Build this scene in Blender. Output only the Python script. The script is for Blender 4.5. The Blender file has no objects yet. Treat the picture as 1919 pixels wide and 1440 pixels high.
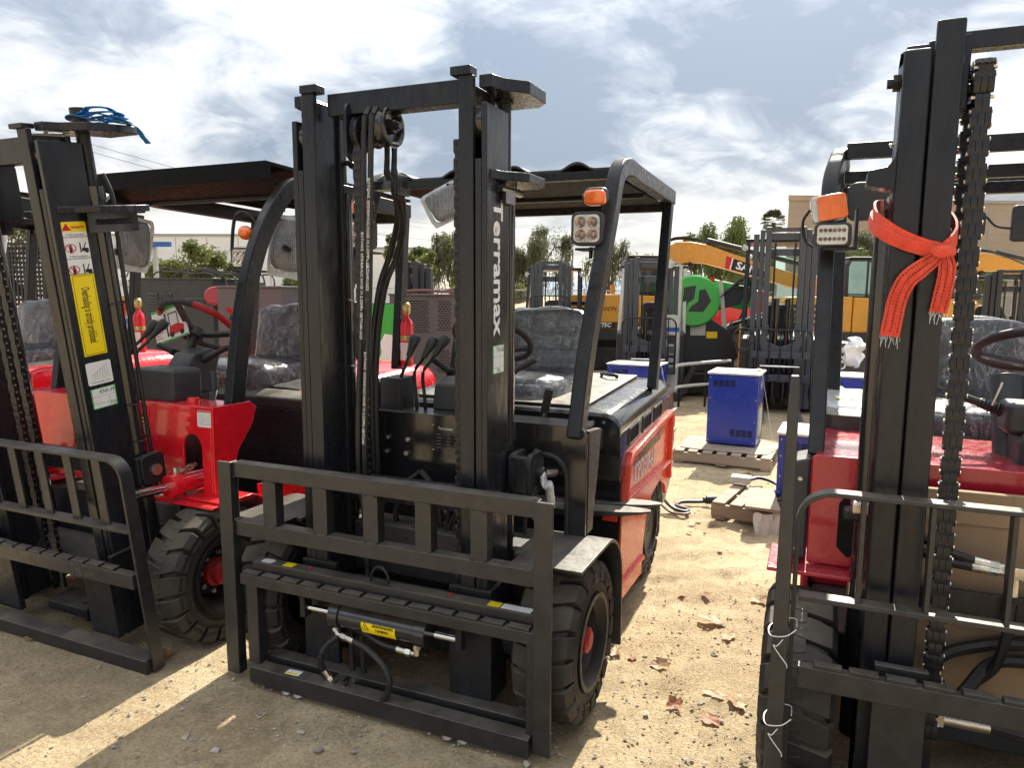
import bpy, bmesh, math, random
from mathutils import Vector as V, Matrix as Mx, noise as NZ
R = math.radians
sc = bpy.context.scene
COL = sc.collection

# ------------------------------------------------------------------ camera
cam = bpy.data.cameras.new('camera'); camo = bpy.data.objects.new('camera', cam); COL.objects.link(camo)
cam.sensor_fit = 'HORIZONTAL'; cam.sensor_width = 36.0; cam.lens = 1370 / 1919 * 36
cam.clip_start = 0.05; cam.clip_end = 3000
camo.location = (0, 0, 1.5)
camo.rotation_euler = (Mx.Rotation(R(90 - 6.96), 3, 'X') @ Mx.Rotation(R(0.64), 3, 'Z')).to_euler()
sc.camera = camo

# ------------------------------------------------------------------ sun, sky, exposure
SUN_AZ, SUN_EL = R(23.0), R(41)        # azimuth clockwise from +Y
sun = bpy.data.lights.new('sun', 'SUN'); sun.energy = 3.45; sun.angle = R(0.6); sun.color = (1, .95, .81)
suno = bpy.data.objects.new('sun', sun); COL.objects.link(suno)
sd = V((math.sin(SUN_AZ) * math.cos(SUN_EL), math.cos(SUN_AZ) * math.cos(SUN_EL), math.sin(SUN_EL)))
suno.rotation_euler = sd.to_track_quat('Z', 'Y').to_euler()

wd = bpy.data.worlds.new('World'); sc.world = wd; wd.use_nodes = True
CLOUD = (1.0, 11.4, -18.5)
def world():
    nt = wd.node_tree; N = nt.nodes; Lk = nt.links; N.clear()
    out = N.new('ShaderNodeOutputWorld'); bg = N.new('ShaderNodeBackground'); bg.inputs[1].default_value = 0.10
    Lk.new(bg.outputs[0], out.inputs[0])
    sky = N.new('ShaderNodeTexSky'); sky.sky_type = 'NISHITA'; sky.sun_disc = False
    sky.sun_elevation = SUN_EL; sky.sun_rotation = SUN_AZ; sky.altitude = 300; sky.dust_density = 1.4
    tc = N.new('ShaderNodeTexCoord'); sep = N.new('ShaderNodeSeparateXYZ'); Lk.new(tc.outputs['Generated'], sep.inputs[0])
    def math_(op, a, b=None, c=None, cl=False):
        m = N.new('ShaderNodeMath'); m.operation = op; m.use_clamp = cl
        for i, q in enumerate((a, b, c)):
            if q is None: continue
            if isinstance(q, (int, float)): m.inputs[i].default_value = q
            else: Lk.new(q, m.inputs[i])
        return m.outputs[0]
    zc = math_('MAXIMUM', sep.outputs[2], 0.0)
    den = math_('ADD', zc, 0.22)
    cx = math_('DIVIDE', sep.outputs[0], den); cy = math_('DIVIDE', sep.outputs[1], den)
    cmb = N.new('ShaderNodeCombineXYZ'); Lk.new(cx, cmb.inputs[0]); Lk.new(cy, cmb.inputs[1])
    def nz(scale, detail, rough, dist, off):
        mp = N.new('ShaderNodeMapping'); mp.inputs['Location'].default_value = off; Lk.new(cmb.outputs[0], mp.inputs[0])
        n = N.new('ShaderNodeTexNoise'); n.inputs['Scale'].default_value = scale; n.inputs['Detail'].default_value = detail
        n.inputs['Roughness'].default_value = rough; n.inputs['Distortion'].default_value = dist
        Lk.new(mp.outputs[0], n.inputs[0]); return n.outputs[0]
    big = nz(CLOUD[0], 6, .52, .45, (CLOUD[1], CLOUD[2], 0)); fine = nz(CLOUD[0] * 3.6, 5, .62, .7, (1.7, 9.4, 2))
    shade = math_('ADD', math_('MULTIPLY', big, .74), math_('MULTIPLY', fine, .26))
    cr = N.new('ShaderNodeValToRGB'); Lk.new(shade, cr.inputs[0])
    e = cr.color_ramp.elements
    e[0].position = .44; e[0].color = (1.06, 1.28, 1.58, 1)
    e[1].position = .65; e[1].color = (3.75, 3.70, 3.55, 1)
    for p_, c_ in ((.485, (1.62, 1.82, 2.06, 1)), (.522, (2.45, 2.56, 2.68, 1)), (.565, (3.15, 3.18, 3.16, 1))):
        a = e.new(p_); a.color = c_
    # cloud light grows gently towards the sun
    dt = N.new('ShaderNodeVectorMath'); dt.operation = 'DOT_PRODUCT'; Lk.new(tc.outputs['Generated'], dt.inputs[0]); dt.inputs[1].default_value = sd
    glow = math_('POWER', math_('MAXIMUM', dt.outputs['Value'], 0.0), 6.0)
    # overcast law: the zenith of a clouded sky is brighter than its horizon
    gain = math_('MULTIPLY', math_('MULTIPLY_ADD', glow, .08, .77), math_('MULTIPLY_ADD', zc, 2.0, 1.0))
    cm = N.new('ShaderNodeVectorMath'); cm.operation = 'SCALE'; Lk.new(cr.outputs[0], cm.inputs[0]); Lk.new(gain, cm.inputs['Scale'])
    # streaky pale band of low cloud over the horizon
    mix = N.new('ShaderNodeMix'); mix.data_type = 'RGBA'; mix.inputs[0].default_value = .95
    Lk.new(sky.outputs[0], mix.inputs[6]); Lk.new(cm.outputs[0], mix.inputs[7])
    low = N.new('ShaderNodeMapRange'); Lk.new(zc, low.inputs[0]); low.inputs[1].default_value = .03; low.inputs[2].default_value = .17
    low.inputs[3].default_value = .85; low.inputs[4].default_value = 0
    lown = math_('MULTIPLY', low.outputs[0], math_('MULTIPLY_ADD', nz(1.1, 4, .6, .8, (7, 2, 5)), 2.2, -.45, cl=True))
    mix2 = N.new('ShaderNodeMix'); mix2.data_type = 'RGBA'; mix2.inputs[7].default_value = (5.7, 5.3, 4.5, 1)
    Lk.new(lown, mix2.inputs[0]); Lk.new(mix.outputs[2], mix2.inputs[6])
    Lk.new(mix2.outputs[2], bg.inputs[0])
world()
sc.view_settings.view_transform = 'Standard'; sc.view_settings.look = 'None'
sc.view_settings.exposure = 1.58; sc.view_settings.gamma = 1.0; sc.view_settings.use_curve_mapping = False
sc.cycles.use_adaptive_sampling = True; sc.cycles.adaptive_threshold = .03; wd.cycles.sampling_method = 'MANUAL'; wd.cycles.sample_map_resolution = 512
sc.cycles.max_bounces = 5; sc.cycles.diffuse_bounces = 2; sc.cycles.glossy_bounces = 2; sc.cycles.transparent_max_bounces = 8

# ------------------------------------------------------------------ materials
def _mat(name):
    m = bpy.data.materials.new(name); m.use_nodes = True
    return m, m.node_tree.nodes, m.node_tree.links, m.node_tree.nodes['Principled BSDF']
def mat(name, col, rough=.5, metal=0., var=.12, vscale=18., dust=0., dcol=(.36, .30, .22), bump=0., bscale=60., bdet=6., coat=0., crough=.1,
        trans=0., ior=1.45, alpha=1., emit=None, rvar=.10, stretch=None, spec=.5, sheen=0., flecks=0., fcol=(.55,.5,.42), fscale=160.):
    m, N, Lk, B = _mat(name)
    tc = N.new('ShaderNodeTexCoord'); co = tc.outputs['Object']
    if stretch:
        mp = N.new('ShaderNodeMapping'); mp.inputs['Scale'].default_value = stretch; Lk.new(co, mp.inputs[0]); co = mp.outputs[0]
    def noise(s, d=2.5, r=.55):
        n = N.new('ShaderNodeTexNoise'); n.inputs['Scale'].default_value = s; n.inputs['Detail'].default_value = d
        n.inputs['Roughness'].default_value = r; Lk.new(co, n.inputs[0]); return n.outputs[0]
    n1 = noise(vscale)
    def rng(src, a, b, c, d):
        q = N.new('ShaderNodeMapRange'); Lk.new(src, q.inputs[0])
        for i, x in enumerate((a, b, c, d)): q.inputs[i + 1].default_value = x
        return q.outputs[0]
    mx = N.new('ShaderNodeMix'); mx.data_type = 'RGBA'; Lk.new(rng(n1, .3, .7, 0, 1), mx.inputs[0])
    mx.inputs[6].default_value = tuple(max(0, c * (1 - var)) for c in col) + (1,)
    mx.inputs[7].default_value = tuple(min(1, c * (1 + var)) for c in col) + (1,)
    colo = mx.outputs[2]
    rg = rng(noise(vscale * 2.3), .3, .7, max(.02, rough - rvar), min(1, rough + rvar))
    if dust > 0:
        g = N.new('ShaderNodeNewGeometry'); sx = N.new('ShaderNodeSeparateXYZ'); Lk.new(g.outputs['Normal'], sx.inputs[0])
        up = rng(sx.outputs[2], .25, .95, .03, 1.)
        nn = rng(noise(vscale * .6, 3, .65), .30, .72, .25, 1.)
        k = N.new('ShaderNodeMath'); k.operation = 'MULTIPLY'; Lk.new(up, k.inputs[0]); Lk.new(nn, k.inputs[1])
        k2 = N.new('ShaderNodeMath'); k2.operation = 'MULTIPLY'; Lk.new(k.outputs[0], k2.inputs[0]); k2.inputs[1].default_value = dust
        md = N.new('ShaderNodeMix'); md.data_type = 'RGBA'; Lk.new(k2.outputs[0], md.inputs[0]); Lk.new(colo, md.inputs[6]); md.inputs[7].default_value = dcol + (1,)
        colo = md.outputs[2]
        mr = N.new('ShaderNodeMix'); mr.data_type = 'FLOAT'; Lk.new(k2.outputs[0], mr.inputs[0]); Lk.new(rg, mr.inputs[2]); mr.inputs[3].default_value = .55
        rg = mr.outputs[0]
    if flecks > 0:
        vo = N.new('ShaderNodeTexVoronoi'); vo.inputs['Scale'].default_value = fscale; Lk.new(co, vo.inputs[0])
        f0 = rng(vo.outputs['Distance'], .08, .16, flecks, 0)
        fm = N.new('ShaderNodeMath'); fm.operation = 'MULTIPLY'; Lk.new(f0, fm.inputs[0]); Lk.new(rng(noise(9, 3), .5, .62, 0, 1), fm.inputs[1])
        mf = N.new('ShaderNodeMix'); mf.data_type = 'RGBA'; Lk.new(fm.outputs[0], mf.inputs[0]); Lk.new(colo, mf.inputs[6]); mf.inputs[7].default_value = fcol + (1,)
        colo = mf.outputs[2]
    Lk.new(colo, B.inputs['Base Color']); Lk.new(rg, B.inputs['Roughness'])
    B.inputs['Metallic'].default_value = metal; B.inputs['Specular IOR Level'].default_value = spec
    B.inputs['Coat Weight'].default_value = coat; B.inputs['Coat Roughness'].default_value = crough
    B.inputs['Transmission Weight'].default_value = trans; B.inputs['IOR'].default_value = ior; B.inputs['Alpha'].default_value = alpha
    if sheen: B.inputs['Sheen Weight'].default_value = sheen
    if emit: B.inputs['Emission Color'].default_value = emit[0] + (1,); B.inputs['Emission Strength'].default_value = emit[1]
    if bump > 0:
        b = N.new('ShaderNodeBump'); b.inputs['Strength'].default_value = bump; b.inputs['Distance'].default_value = .01
        Lk.new(noise(bscale, bdet, .6), b.inputs['Height']); Lk.new(b.outputs[0], B.inputs['Normal'])
        if coat: Lk.new(b.outputs[0], B.inputs['Coat Normal'])
    return m

MT = {}
MT['steel'] = mat('black_satin_paint', (.0125, .014, .0175), .32, spec=.36, var=.3, dust=.20, bump=.04, bscale=110, rvar=.09)
MT['steel_worn'] = mat('black_dusty_paint', (.0145, .0150, .0168), .40, spec=.75, var=.35, dust=.36, bump=.08, bscale=90, flecks=.35, fscale=210)
MT['rail'] = mat('mast_rail_paint', (.0135, .015, .0190), .27, spec=.42, var=.25, dust=.12, bump=.05, bscale=140, stretch=(1, 1, .25))
MT['gloss'] = mat('gloss_black_paint', (.015, .015, .017), .16, dust=.26, coat=.5, bump=.02, bscale=14)
MT['deck'] = mat('dusty_black_cover', (.03, .03, .03), .38, dust=.8, dcol=(.34, .30, .24), var=.3)
MT['rubber'] = mat('tyre_rubber', (.022, .020, .018), .62, var=.35, dust=.42, dcol=(.30, .24, .17), bump=.25, bscale=70, vscale=9)
MT['hose'] = mat('black_hose_rubber', (.012, .012, .013), .48, dust=.12, bump=.05)
MT['plastic'] = mat('dark_grey_plastic', (.034, .037, .041), .42, dust=.22, bump=.12, bscale=220)
MT['grip'] = mat('grip_rubber', (.018, .018, .019), .55, dust=.2)
MT['chrome'] = mat('chrome_rod', (.72, .72, .72), .10, 1., var=.03, rvar=.04)
MT['zinc'] = mat('zinc_fitting', (.62, .58, .50), .30, 1., var=.15, rvar=.1)
MT['bolt'] = mat('bolt_zinc', (.60, .60, .58), .38, 1., var=.2)
MT['chain'] = mat('oiled_chain_steel', (.030, .030, .033), .34, .6, var=.3)
MT['red'] = mat('red_gloss_paint', (.74, .010, .022), .22, var=.06, dust=.08, dcol=(.55, .38, .3), coat=.6, crough=.05, bump=.03, bscale=7)
MT['orange'] = mat('orange_red_gloss_paint', (.82, .075, .030), .24, var=.06, dust=.08, coat=.25, crough=.04, bump=.05, bscale=6)
MT['darkred'] = mat('crimson_gloss_paint', (.42, .010, .028), .22, var=.06, dust=.12, coat=.6, crough=.05, bump=.03, bscale=7, flecks=.3, fscale=120)
MT['hubred'] = mat('hub_red_paint', (.36, .012, .014), .4, var=.2, dust=.3)
MT['yellow'] = mat('yellow_sticker', (.88, .66, .01), .36, var=.03)
MT['white'] = mat('white_sticker', (.78, .78, .76), .4, var=.03)
MT['letter'] = mat('white_vinyl_lettering', (.80, .80, .78), .5, var=.04)
MT['ink'] = mat('black_print', (.01, .01, .01), .5, var=.1)
MT['inkgrey'] = mat('grey_print', (.16, .16, .16), .5, var=.1)
MT['inkred'] = mat('red_print', (.55, .012, .02), .5, var=.1)
MT['amber'] = mat('amber_lens', (.85, .16, .012), .12, var=.15, coat=1., bump=.12, bscale=90, bdet=1)
MT['lens'] = mat('clear_ribbed_lens', (.55, .55, .52), .10, .35, var=.25, coat=1., bump=.2, bscale=120, bdet=1)
MT['reflector'] = mat('lamp_reflector', (.75, .70, .64), .10, 1., var=.15)
MT['led'] = mat('led_lens', (.30, .20, .16), .06, .3, var=.5, vscale=60, coat=1.)
MT['seat'] = mat('black_vinyl_under_plastic', (.022, .023, .026), .38, var=.12, vscale=26, bump=.15, bscale=160)
MT['seatred'] = mat('maroon_vinyl_under_plastic', (.060, .020, .027), .38, var=.12, vscale=24, bump=.15, bscale=160)
MT['seatgrey'] = mat('grey_woven_seat_cover', (.060, .064, .068), .34, var=.30, vscale=50, bump=.7, bscale=38, bdet=5, coat=.35, crough=.25, sheen=.3, dust=.22, dcol=(.40,.40,.40))
def film():
    m, N, Lk, B = _mat('clear_plastic_film')
    tc = N.new('ShaderNodeTexCoord'); mp = N.new('ShaderNodeMapping'); mp.inputs['Scale'].default_value = (1, 1, .55); Lk.new(tc.outputs['Object'], mp.inputs[0])
    n = N.new('ShaderNodeTexNoise'); n.inputs['Scale'].default_value = 11; n.inputs['Detail'].default_value = 5; n.inputs['Roughness'].default_value = .6; n.inputs['Distortion'].default_value = 1.6; Lk.new(mp.outputs[0], n.inputs[0])
    a = N.new('ShaderNodeMath'); a.operation = 'SUBTRACT'; Lk.new(n.outputs[0], a.inputs[0]); a.inputs[1].default_value = .5
    b = N.new('ShaderNodeMath'); b.operation = 'ABSOLUTE'; Lk.new(a.outputs[0], b.inputs[0])
    r = N.new('ShaderNodeMapRange'); Lk.new(b.outputs[0], r.inputs[0]); r.inputs[1].default_value = 0; r.inputs[2].default_value = .035; r.inputs[3].default_value = .42; r.inputs[4].default_value = .10
    B.inputs['Base Color'].default_value = (.62, .63, .64, 1); B.inputs['Roughness'].default_value = .14; B.inputs['Specular IOR Level'].default_value = .9
    bp = N.new('ShaderNodeBump'); bp.inputs['Strength'].default_value = .9; bp.inputs['Distance'].default_value = .012; Lk.new(b.outputs[0], bp.inputs['Height']); Lk.new(bp.outputs[0], B.inputs['Normal'])
    tr = N.new('ShaderNodeBsdfTransparent'); gl = N.new('ShaderNodeBsdfGlossy'); gl.inputs['Roughness'].default_value = .10; Lk.new(bp.outputs[0], gl.inputs['Normal'])
    fr = N.new('ShaderNodeFresnel'); fr.inputs[0].default_value = 1.5; Lk.new(bp.outputs[0], fr.inputs['Normal'])
    m1 = N.new('ShaderNodeMixShader'); Lk.new(r.outputs[0], m1.inputs[0]); Lk.new(tr.outputs[0], m1.inputs[1]); Lk.new(B.outputs[0], m1.inputs[2])
    m2 = N.new('ShaderNodeMixShader'); Lk.new(fr.outputs[0], m2.inputs[0]); Lk.new(m1.outputs[0], m2.inputs[1]); Lk.new(gl.outputs[0], m2.inputs[2])
    Lk.new(m2.outputs[0], N['Material Output'].inputs[0]); return m
MT['film'] = film()
MT['rimblack'] = mat('wheel_rim_black', (.012, .012, .013), .42, spec=.3, dust=.12)
MT['cloudy'] = mat('crumpled_clear_plastic', (.60, .60, .58), .18, var=.2, vscale=30, bump=1., bscale=40, bdet=3, coat=.6)
MT['bubble'] = mat('bubble_wrap', (.62, .63, .63), .25, var=.12, vscale=30, coat=.7)
def bubble_dots(m, s, col_hole, amt):
    nt = m.node_tree; N = nt.nodes; Lk = nt.links; B = N['Principled BSDF']
    tc = N.new('ShaderNodeTexCoord'); vo = N.new('ShaderNodeTexVoronoi'); vo.inputs['Scale'].default_value = s; vo.inputs['Randomness'].default_value = .1
    Lk.new(tc.outputs['Object'], vo.inputs[0])
    b = N.new('ShaderNodeBump'); b.inputs['Strength'].default_value = 1.; b.inputs['Distance'].default_value = .004; b.invert = True
    Lk.new(vo.outputs['Distance'], b.inputs['Height']); Lk.new(b.outputs[0], B.inputs['Normal'])
    lk = B.inputs['Base Color'].links[0].from_socket
    mx = N.new('ShaderNodeMix'); mx.data_type = 'RGBA'; mx.blend_type = 'MIX'
    r = N.new('ShaderNodeMapRange'); Lk.new(vo.outputs['Distance'], r.inputs[0]); r.inputs[1].default_value = .15; r.inputs[2].default_value = .5; r.inputs[3].default_value = amt; r.inputs[4].default_value = 0
    Lk.new(r.outputs[0], mx.inputs[0]); Lk.new(lk, mx.inputs[6]); mx.inputs[7].default_value = col_hole + (1,); Lk.new(mx.outputs[2], B.inputs['Base Color'])
bubble_dots(MT['bubble'], 150, (.80, .80, .80), .5)
MT['bubbledark'] = mat('bubble_wrap_over_mirror', (.16, .165, .17), .28, var=.25, vscale=16, coat=.7)
bubble_dots(MT['bubbledark'], 150, (.55, .55, .55), .6)
MT['wood'] = mat('weathered_pallet_wood', (.30, .235, .17), .8, var=.35, vscale=6, bump=.4, bscale=30, stretch=(.25, 1.6, 1.6), dust=.2)
MT['blue'] = mat('blue_charger_paint', (.012, .036, .30), .28, var=.02, vscale=3, dust=.04, coat=.3)
MT['greylid'] = mat('pale_grey_lid', (.62, .61, .57), .5, var=.08, dust=.3)
MT['cardboard'] = mat('brown_cardboard', (.30, .205, .125), .82, var=.10, vscale=5, bump=.10, bscale=160, stretch=(1, 1, .05))
MT['webbing'] = mat('orange_webbing', (.86, .075, .030), .62, var=.12, vscale=60, bump=.8, bscale=260, bdet=2, sheen=.2)
MT['webstitch'] = mat('dark_stitching', (.10, .02, .015), .7)
MT['wire'] = mat('white_tie_wire', (.68, .68, .66), .35, .3)
MT['bluerope'] = mat('blue_strap', (.01, .16, .42), .5, var=.3, bump=.5)
MT['glass'] = mat('cab_glass', (.55, .75, .72), .03, var=.02, trans=1., ior=1.2, coat=0, rvar=.02)
MT['glassdark'] = mat('tinted_cab_glass', (.018, .022, .026), .05, var=.2, coat=.6)
MT['excyellow'] = mat('excavator_yellow_paint', (.66, .30, .035), .38, var=.08, dust=.12, coat=.2)
MT['excdark'] = mat('charcoal_machine_paint', (.030, .032, .036), .48, dust=.3)
MT['greymast'] = mat('slate_grey_mast_paint', (.060, .066, .076), .40, dust=.22)
MT['green'] = mat('bright_green_paint', (.035, .40, .055), .35, var=.06, dust=.1, coat=.3)
MT['orangepl'] = mat('orange_truck_cover', (.80, .27, .012), .35, var=.06, coat=.3)
MT['cream'] = mat('cream_truck_cover', (.55, .53, .47), .5, var=.1, dust=.2)
MT['cabinet'] = mat('mauve_grey_cabinet_paint', (.115, .098, .104), .6, var=.2, vscale=40, dust=.25)
MT['genset'] = mat('dark_generator_paint', (.024, .025, .028), .5, var=.25, dust=.3)
MT['roofblack'] = mat('matt_black_roof', (.0055, .0055, .006), .6, spec=.12)
MT['chalk'] = mat('faint_chalk', (.075, .072, .068), .9)
MT['greenglass'] = mat('pale_green_cab_glass', (.26, .42, .38), .08, var=.25, vscale=2.5, coat=.6)
MT['void'] = mat('dark_opening', (.004, .004, .004), .9)
MT['whitewall'] = mat('white_tilt_up_wall', (.66, .67, .67), .85, var=.05, vscale=.4)
MT['tanwall'] = mat('tan_block_wall', (.36, .285, .215), .9, var=.07, vscale=.5, bump=.2, bscale=3)
MT['roofgrey'] = mat('grey_coping', (.30, .30, .30), .8)
MT['bark'] = mat('bark', (.085, .066, .050), .9, var=.3, bump=.6, bscale=20)
MT['galv'] = mat('galvanised_pipe', (.36, .37, .38), .5, .5)
MT['signwhite'] = mat('sign_panel', (.74, .74, .72), .5)
MT['bluerail'] = mat('blue_plank_paint', (.025, .10, .36), .5, dust=.2)
MT['rackorange'] = mat('rusty_orange_rack', (.52, .12, .055), .6, var=.25)
MT['brass'] = mat('brass_valve', (.55, .42, .18), .35, .8)
MT['paper'] = mat('printed_card', (.70, .69, .66), .45, var=.05)
MT['strapgreen'] = mat('mint_strap', (.10, .48, .36), .5)
MT['cable'] = mat('cable_rubber', (.03, .028, .028), .5, dust=.3)
MT['cablered'] = mat('dusty_red_cable', (.16, .05, .05), .55, dust=.4)
MT['hill'] = mat('haze_tinted_hill', (.22, .27, .33), .95)  # blue of distance haze painted into the hills' scrub colour
MT['berm'] = mat('dry_earth_bank', (.42, .30, .19), .95, var=.25, vscale=1.2, bump=.6, bscale=2.5)

def leafmat(name, c1, c2, transl=.35):
    m, N, Lk, B = _mat(name)
    tc = N.new('ShaderNodeTexCoord')
    n = N.new('ShaderNodeTexNoise'); n.inputs['Scale'].default_value = 1.3; n.inputs['Detail'].default_value = 6; Lk.new(tc.outputs['Object'], n.inputs[0])
    cr = N.new('ShaderNodeValToRGB'); Lk.new(n.outputs[0], cr.inputs[0])
    cr.color_ramp.elements[0].position = .35; cr.color_ramp.elements[0].color = c1 + (1,)
    cr.color_ramp.elements[1].position = .65; cr.color_ramp.elements[1].color = c2 + (1,)
    Lk.new(cr.outputs[0], B.inputs['Base Color']); B.inputs['Roughness'].default_value = .6
    tr = N.new('ShaderNodeBsdfTranslucent'); Lk.new(cr.outputs[0], tr.inputs[0])
    ms = N.new('ShaderNodeMixShader'); ms.inputs[0].default_value = transl
    Lk.new(B.outputs[0], ms.inputs[1]); Lk.new(tr.outputs[0], ms.inputs[2])
    Lk.new(ms.outputs[0], N['Material Output'].inputs[0]); return m
MT['leaf_willow'] = leafmat('willow_foliage', (.075, .085, .045), (.125, .135, .065))
MT['leaf_green'] = leafmat('green_foliage', (.055, .085, .022), (.12, .15, .04))
MT['leaf_bright'] = leafmat('yellow_green_foliage', (.10, .125, .028), (.17, .185, .045))
MT['leaf_palm'] = leafmat('palm_foliage', (.05, .065, .028), (.09, .10, .045), .2)
MT['leaf_dry'] = leafmat('dry_brown_leaf', (.30, .165, .085), (.50, .34, .20), .25)
MT['leaf_rust'] = leafmat('rust_leaf', (.26, .075, .03), (.40, .20, .10), .3)

def dirt():
    m, N, Lk, B = _mat('yard_dirt')
    tc = N.new('ShaderNodeTexCoord'); co = tc.outputs['Object']
    def noise(s, d, r=.6, dist=0.):
        n = N.new('ShaderNodeTexNoise'); n.inputs['Scale'].default_value = s; n.inputs['Detail'].default_value = d
        n.inputs['Roughness'].default_value = r; n.inputs['Distortion'].default_value = dist; Lk.new(co, n.inputs[0]); return n.outputs[0]
    a = noise(.8, 6, .68, .8); b = noise(7, 6, .72); c = noise(85, 5, .78)
    cr = N.new('ShaderNodeValToRGB'); Lk.new(a, cr.inputs[0]); e = cr.color_ramp.elements
    e[0].position = .34; e[0].color = (.49, .375, .232, 1); e[1].position = .70; e[1].color = (.76, .62, .41, 1)
    cb = N.new('ShaderNodeValToRGB'); Lk.new(b, cb.inputs[0]); e = cb.color_ramp.elements
    e[0].position = .30; e[0].color = (.52, .49, .45, 1); e[1].position = .60; e[1].color = (1.05, 1.03, 1.0, 1)
    cc = N.new('ShaderNodeValToRGB'); Lk.new(c, cc.inputs[0]); e = cc.color_ramp.elements
    e[0].position = .36; e[0].color = (.52, .48, .43, 1); e[1].position = .60; e[1].color = (1.06, 1.05, 1.04, 1)
    def mul(x, y, f):
        q = N.new('ShaderNodeMix'); q.data_type = 'RGBA'; q.blend_type = 'MULTIPLY'; q.inputs[0].default_value = f
        Lk.new(x, q.inputs[6]); Lk.new(y, q.inputs[7]); return q.outputs[2]
    col = mul(mul(cr.outputs[0], cb.outputs[0], .6), cc.outputs[0], .75)
    vo = N.new('ShaderNodeTexVoronoi'); vo.inputs['Scale'].default_value = 75; Lk.new(co, vo.inputs[0])
    st = N.new('ShaderNodeMapRange'); Lk.new(vo.outputs['Distance'], st.inputs[0]); st.inputs[1].default_value = .14; st.inputs[2].default_value = .26; st.inputs[3].default_value = 1; st.inputs[4].default_value = 0
    gate = N.new('ShaderNodeMapRange'); Lk.new(noise(2.4, 4), gate.inputs[0]); gate.inputs[1].default_value = .46; gate.inputs[2].default_value = .60
    k = N.new('ShaderNodeMath'); k.operation = 'MULTIPLY'; Lk.new(st.outputs[0], k.inputs[0]); Lk.new(gate.outputs[0], k.inputs[1])
    k2 = N.new('ShaderNodeMath'); k2.operation = 'MULTIPLY'; Lk.new(k.outputs[0], k2.inputs[0]); k2.inputs[1].default_value = .42
    ms = N.new('ShaderNodeMix'); ms.data_type = 'RGBA'; Lk.new(k2.outputs[0], ms.inputs[0]); Lk.new(col, ms.inputs[6]); Lk.new(vo.outputs['Color'], ms.inputs[7])
    hs = N.new('ShaderNodeHueSaturation'); hs.inputs['Saturation'].default_value = .12; hs.inputs['Value'].default_value = .62; Lk.new(vo.outputs['Color'], hs.inputs['Color']); Lk.new(hs.outputs[0], ms.inputs[7])
    Lk.new(ms.outputs[2], B.inputs['Base Color']); B.inputs['Roughness'].default_value = .92; B.inputs['Specular IOR Level'].default_value = .25
    h = N.new('ShaderNodeMath'); h.operation = 'MULTIPLY_ADD'; Lk.new(k.outputs[0], h.inputs[0]); h.inputs[1].default_value = .5
    h2 = N.new('ShaderNodeMath'); h2.operation = 'MULTIPLY_ADD'; Lk.new(c, h2.inputs[0]); h2.inputs[1].default_value = .8; Lk.new(b, h2.inputs[2]); Lk.new(h2.outputs[0], h.inputs[2])
    bp = N.new('ShaderNodeBump'); bp.inputs['Strength'].default_value = .85; bp.inputs['Distance'].default_value = .022
    Lk.new(h.outputs[0], bp.inputs['Height']); Lk.new(bp.outputs[0], B.inputs['Normal'])
    return m
MT['dirt'] = dirt()
MT['stone'] = mat('gravel_stone', (.36, .31, .25), .9, var=.4, vscale=14)

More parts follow.
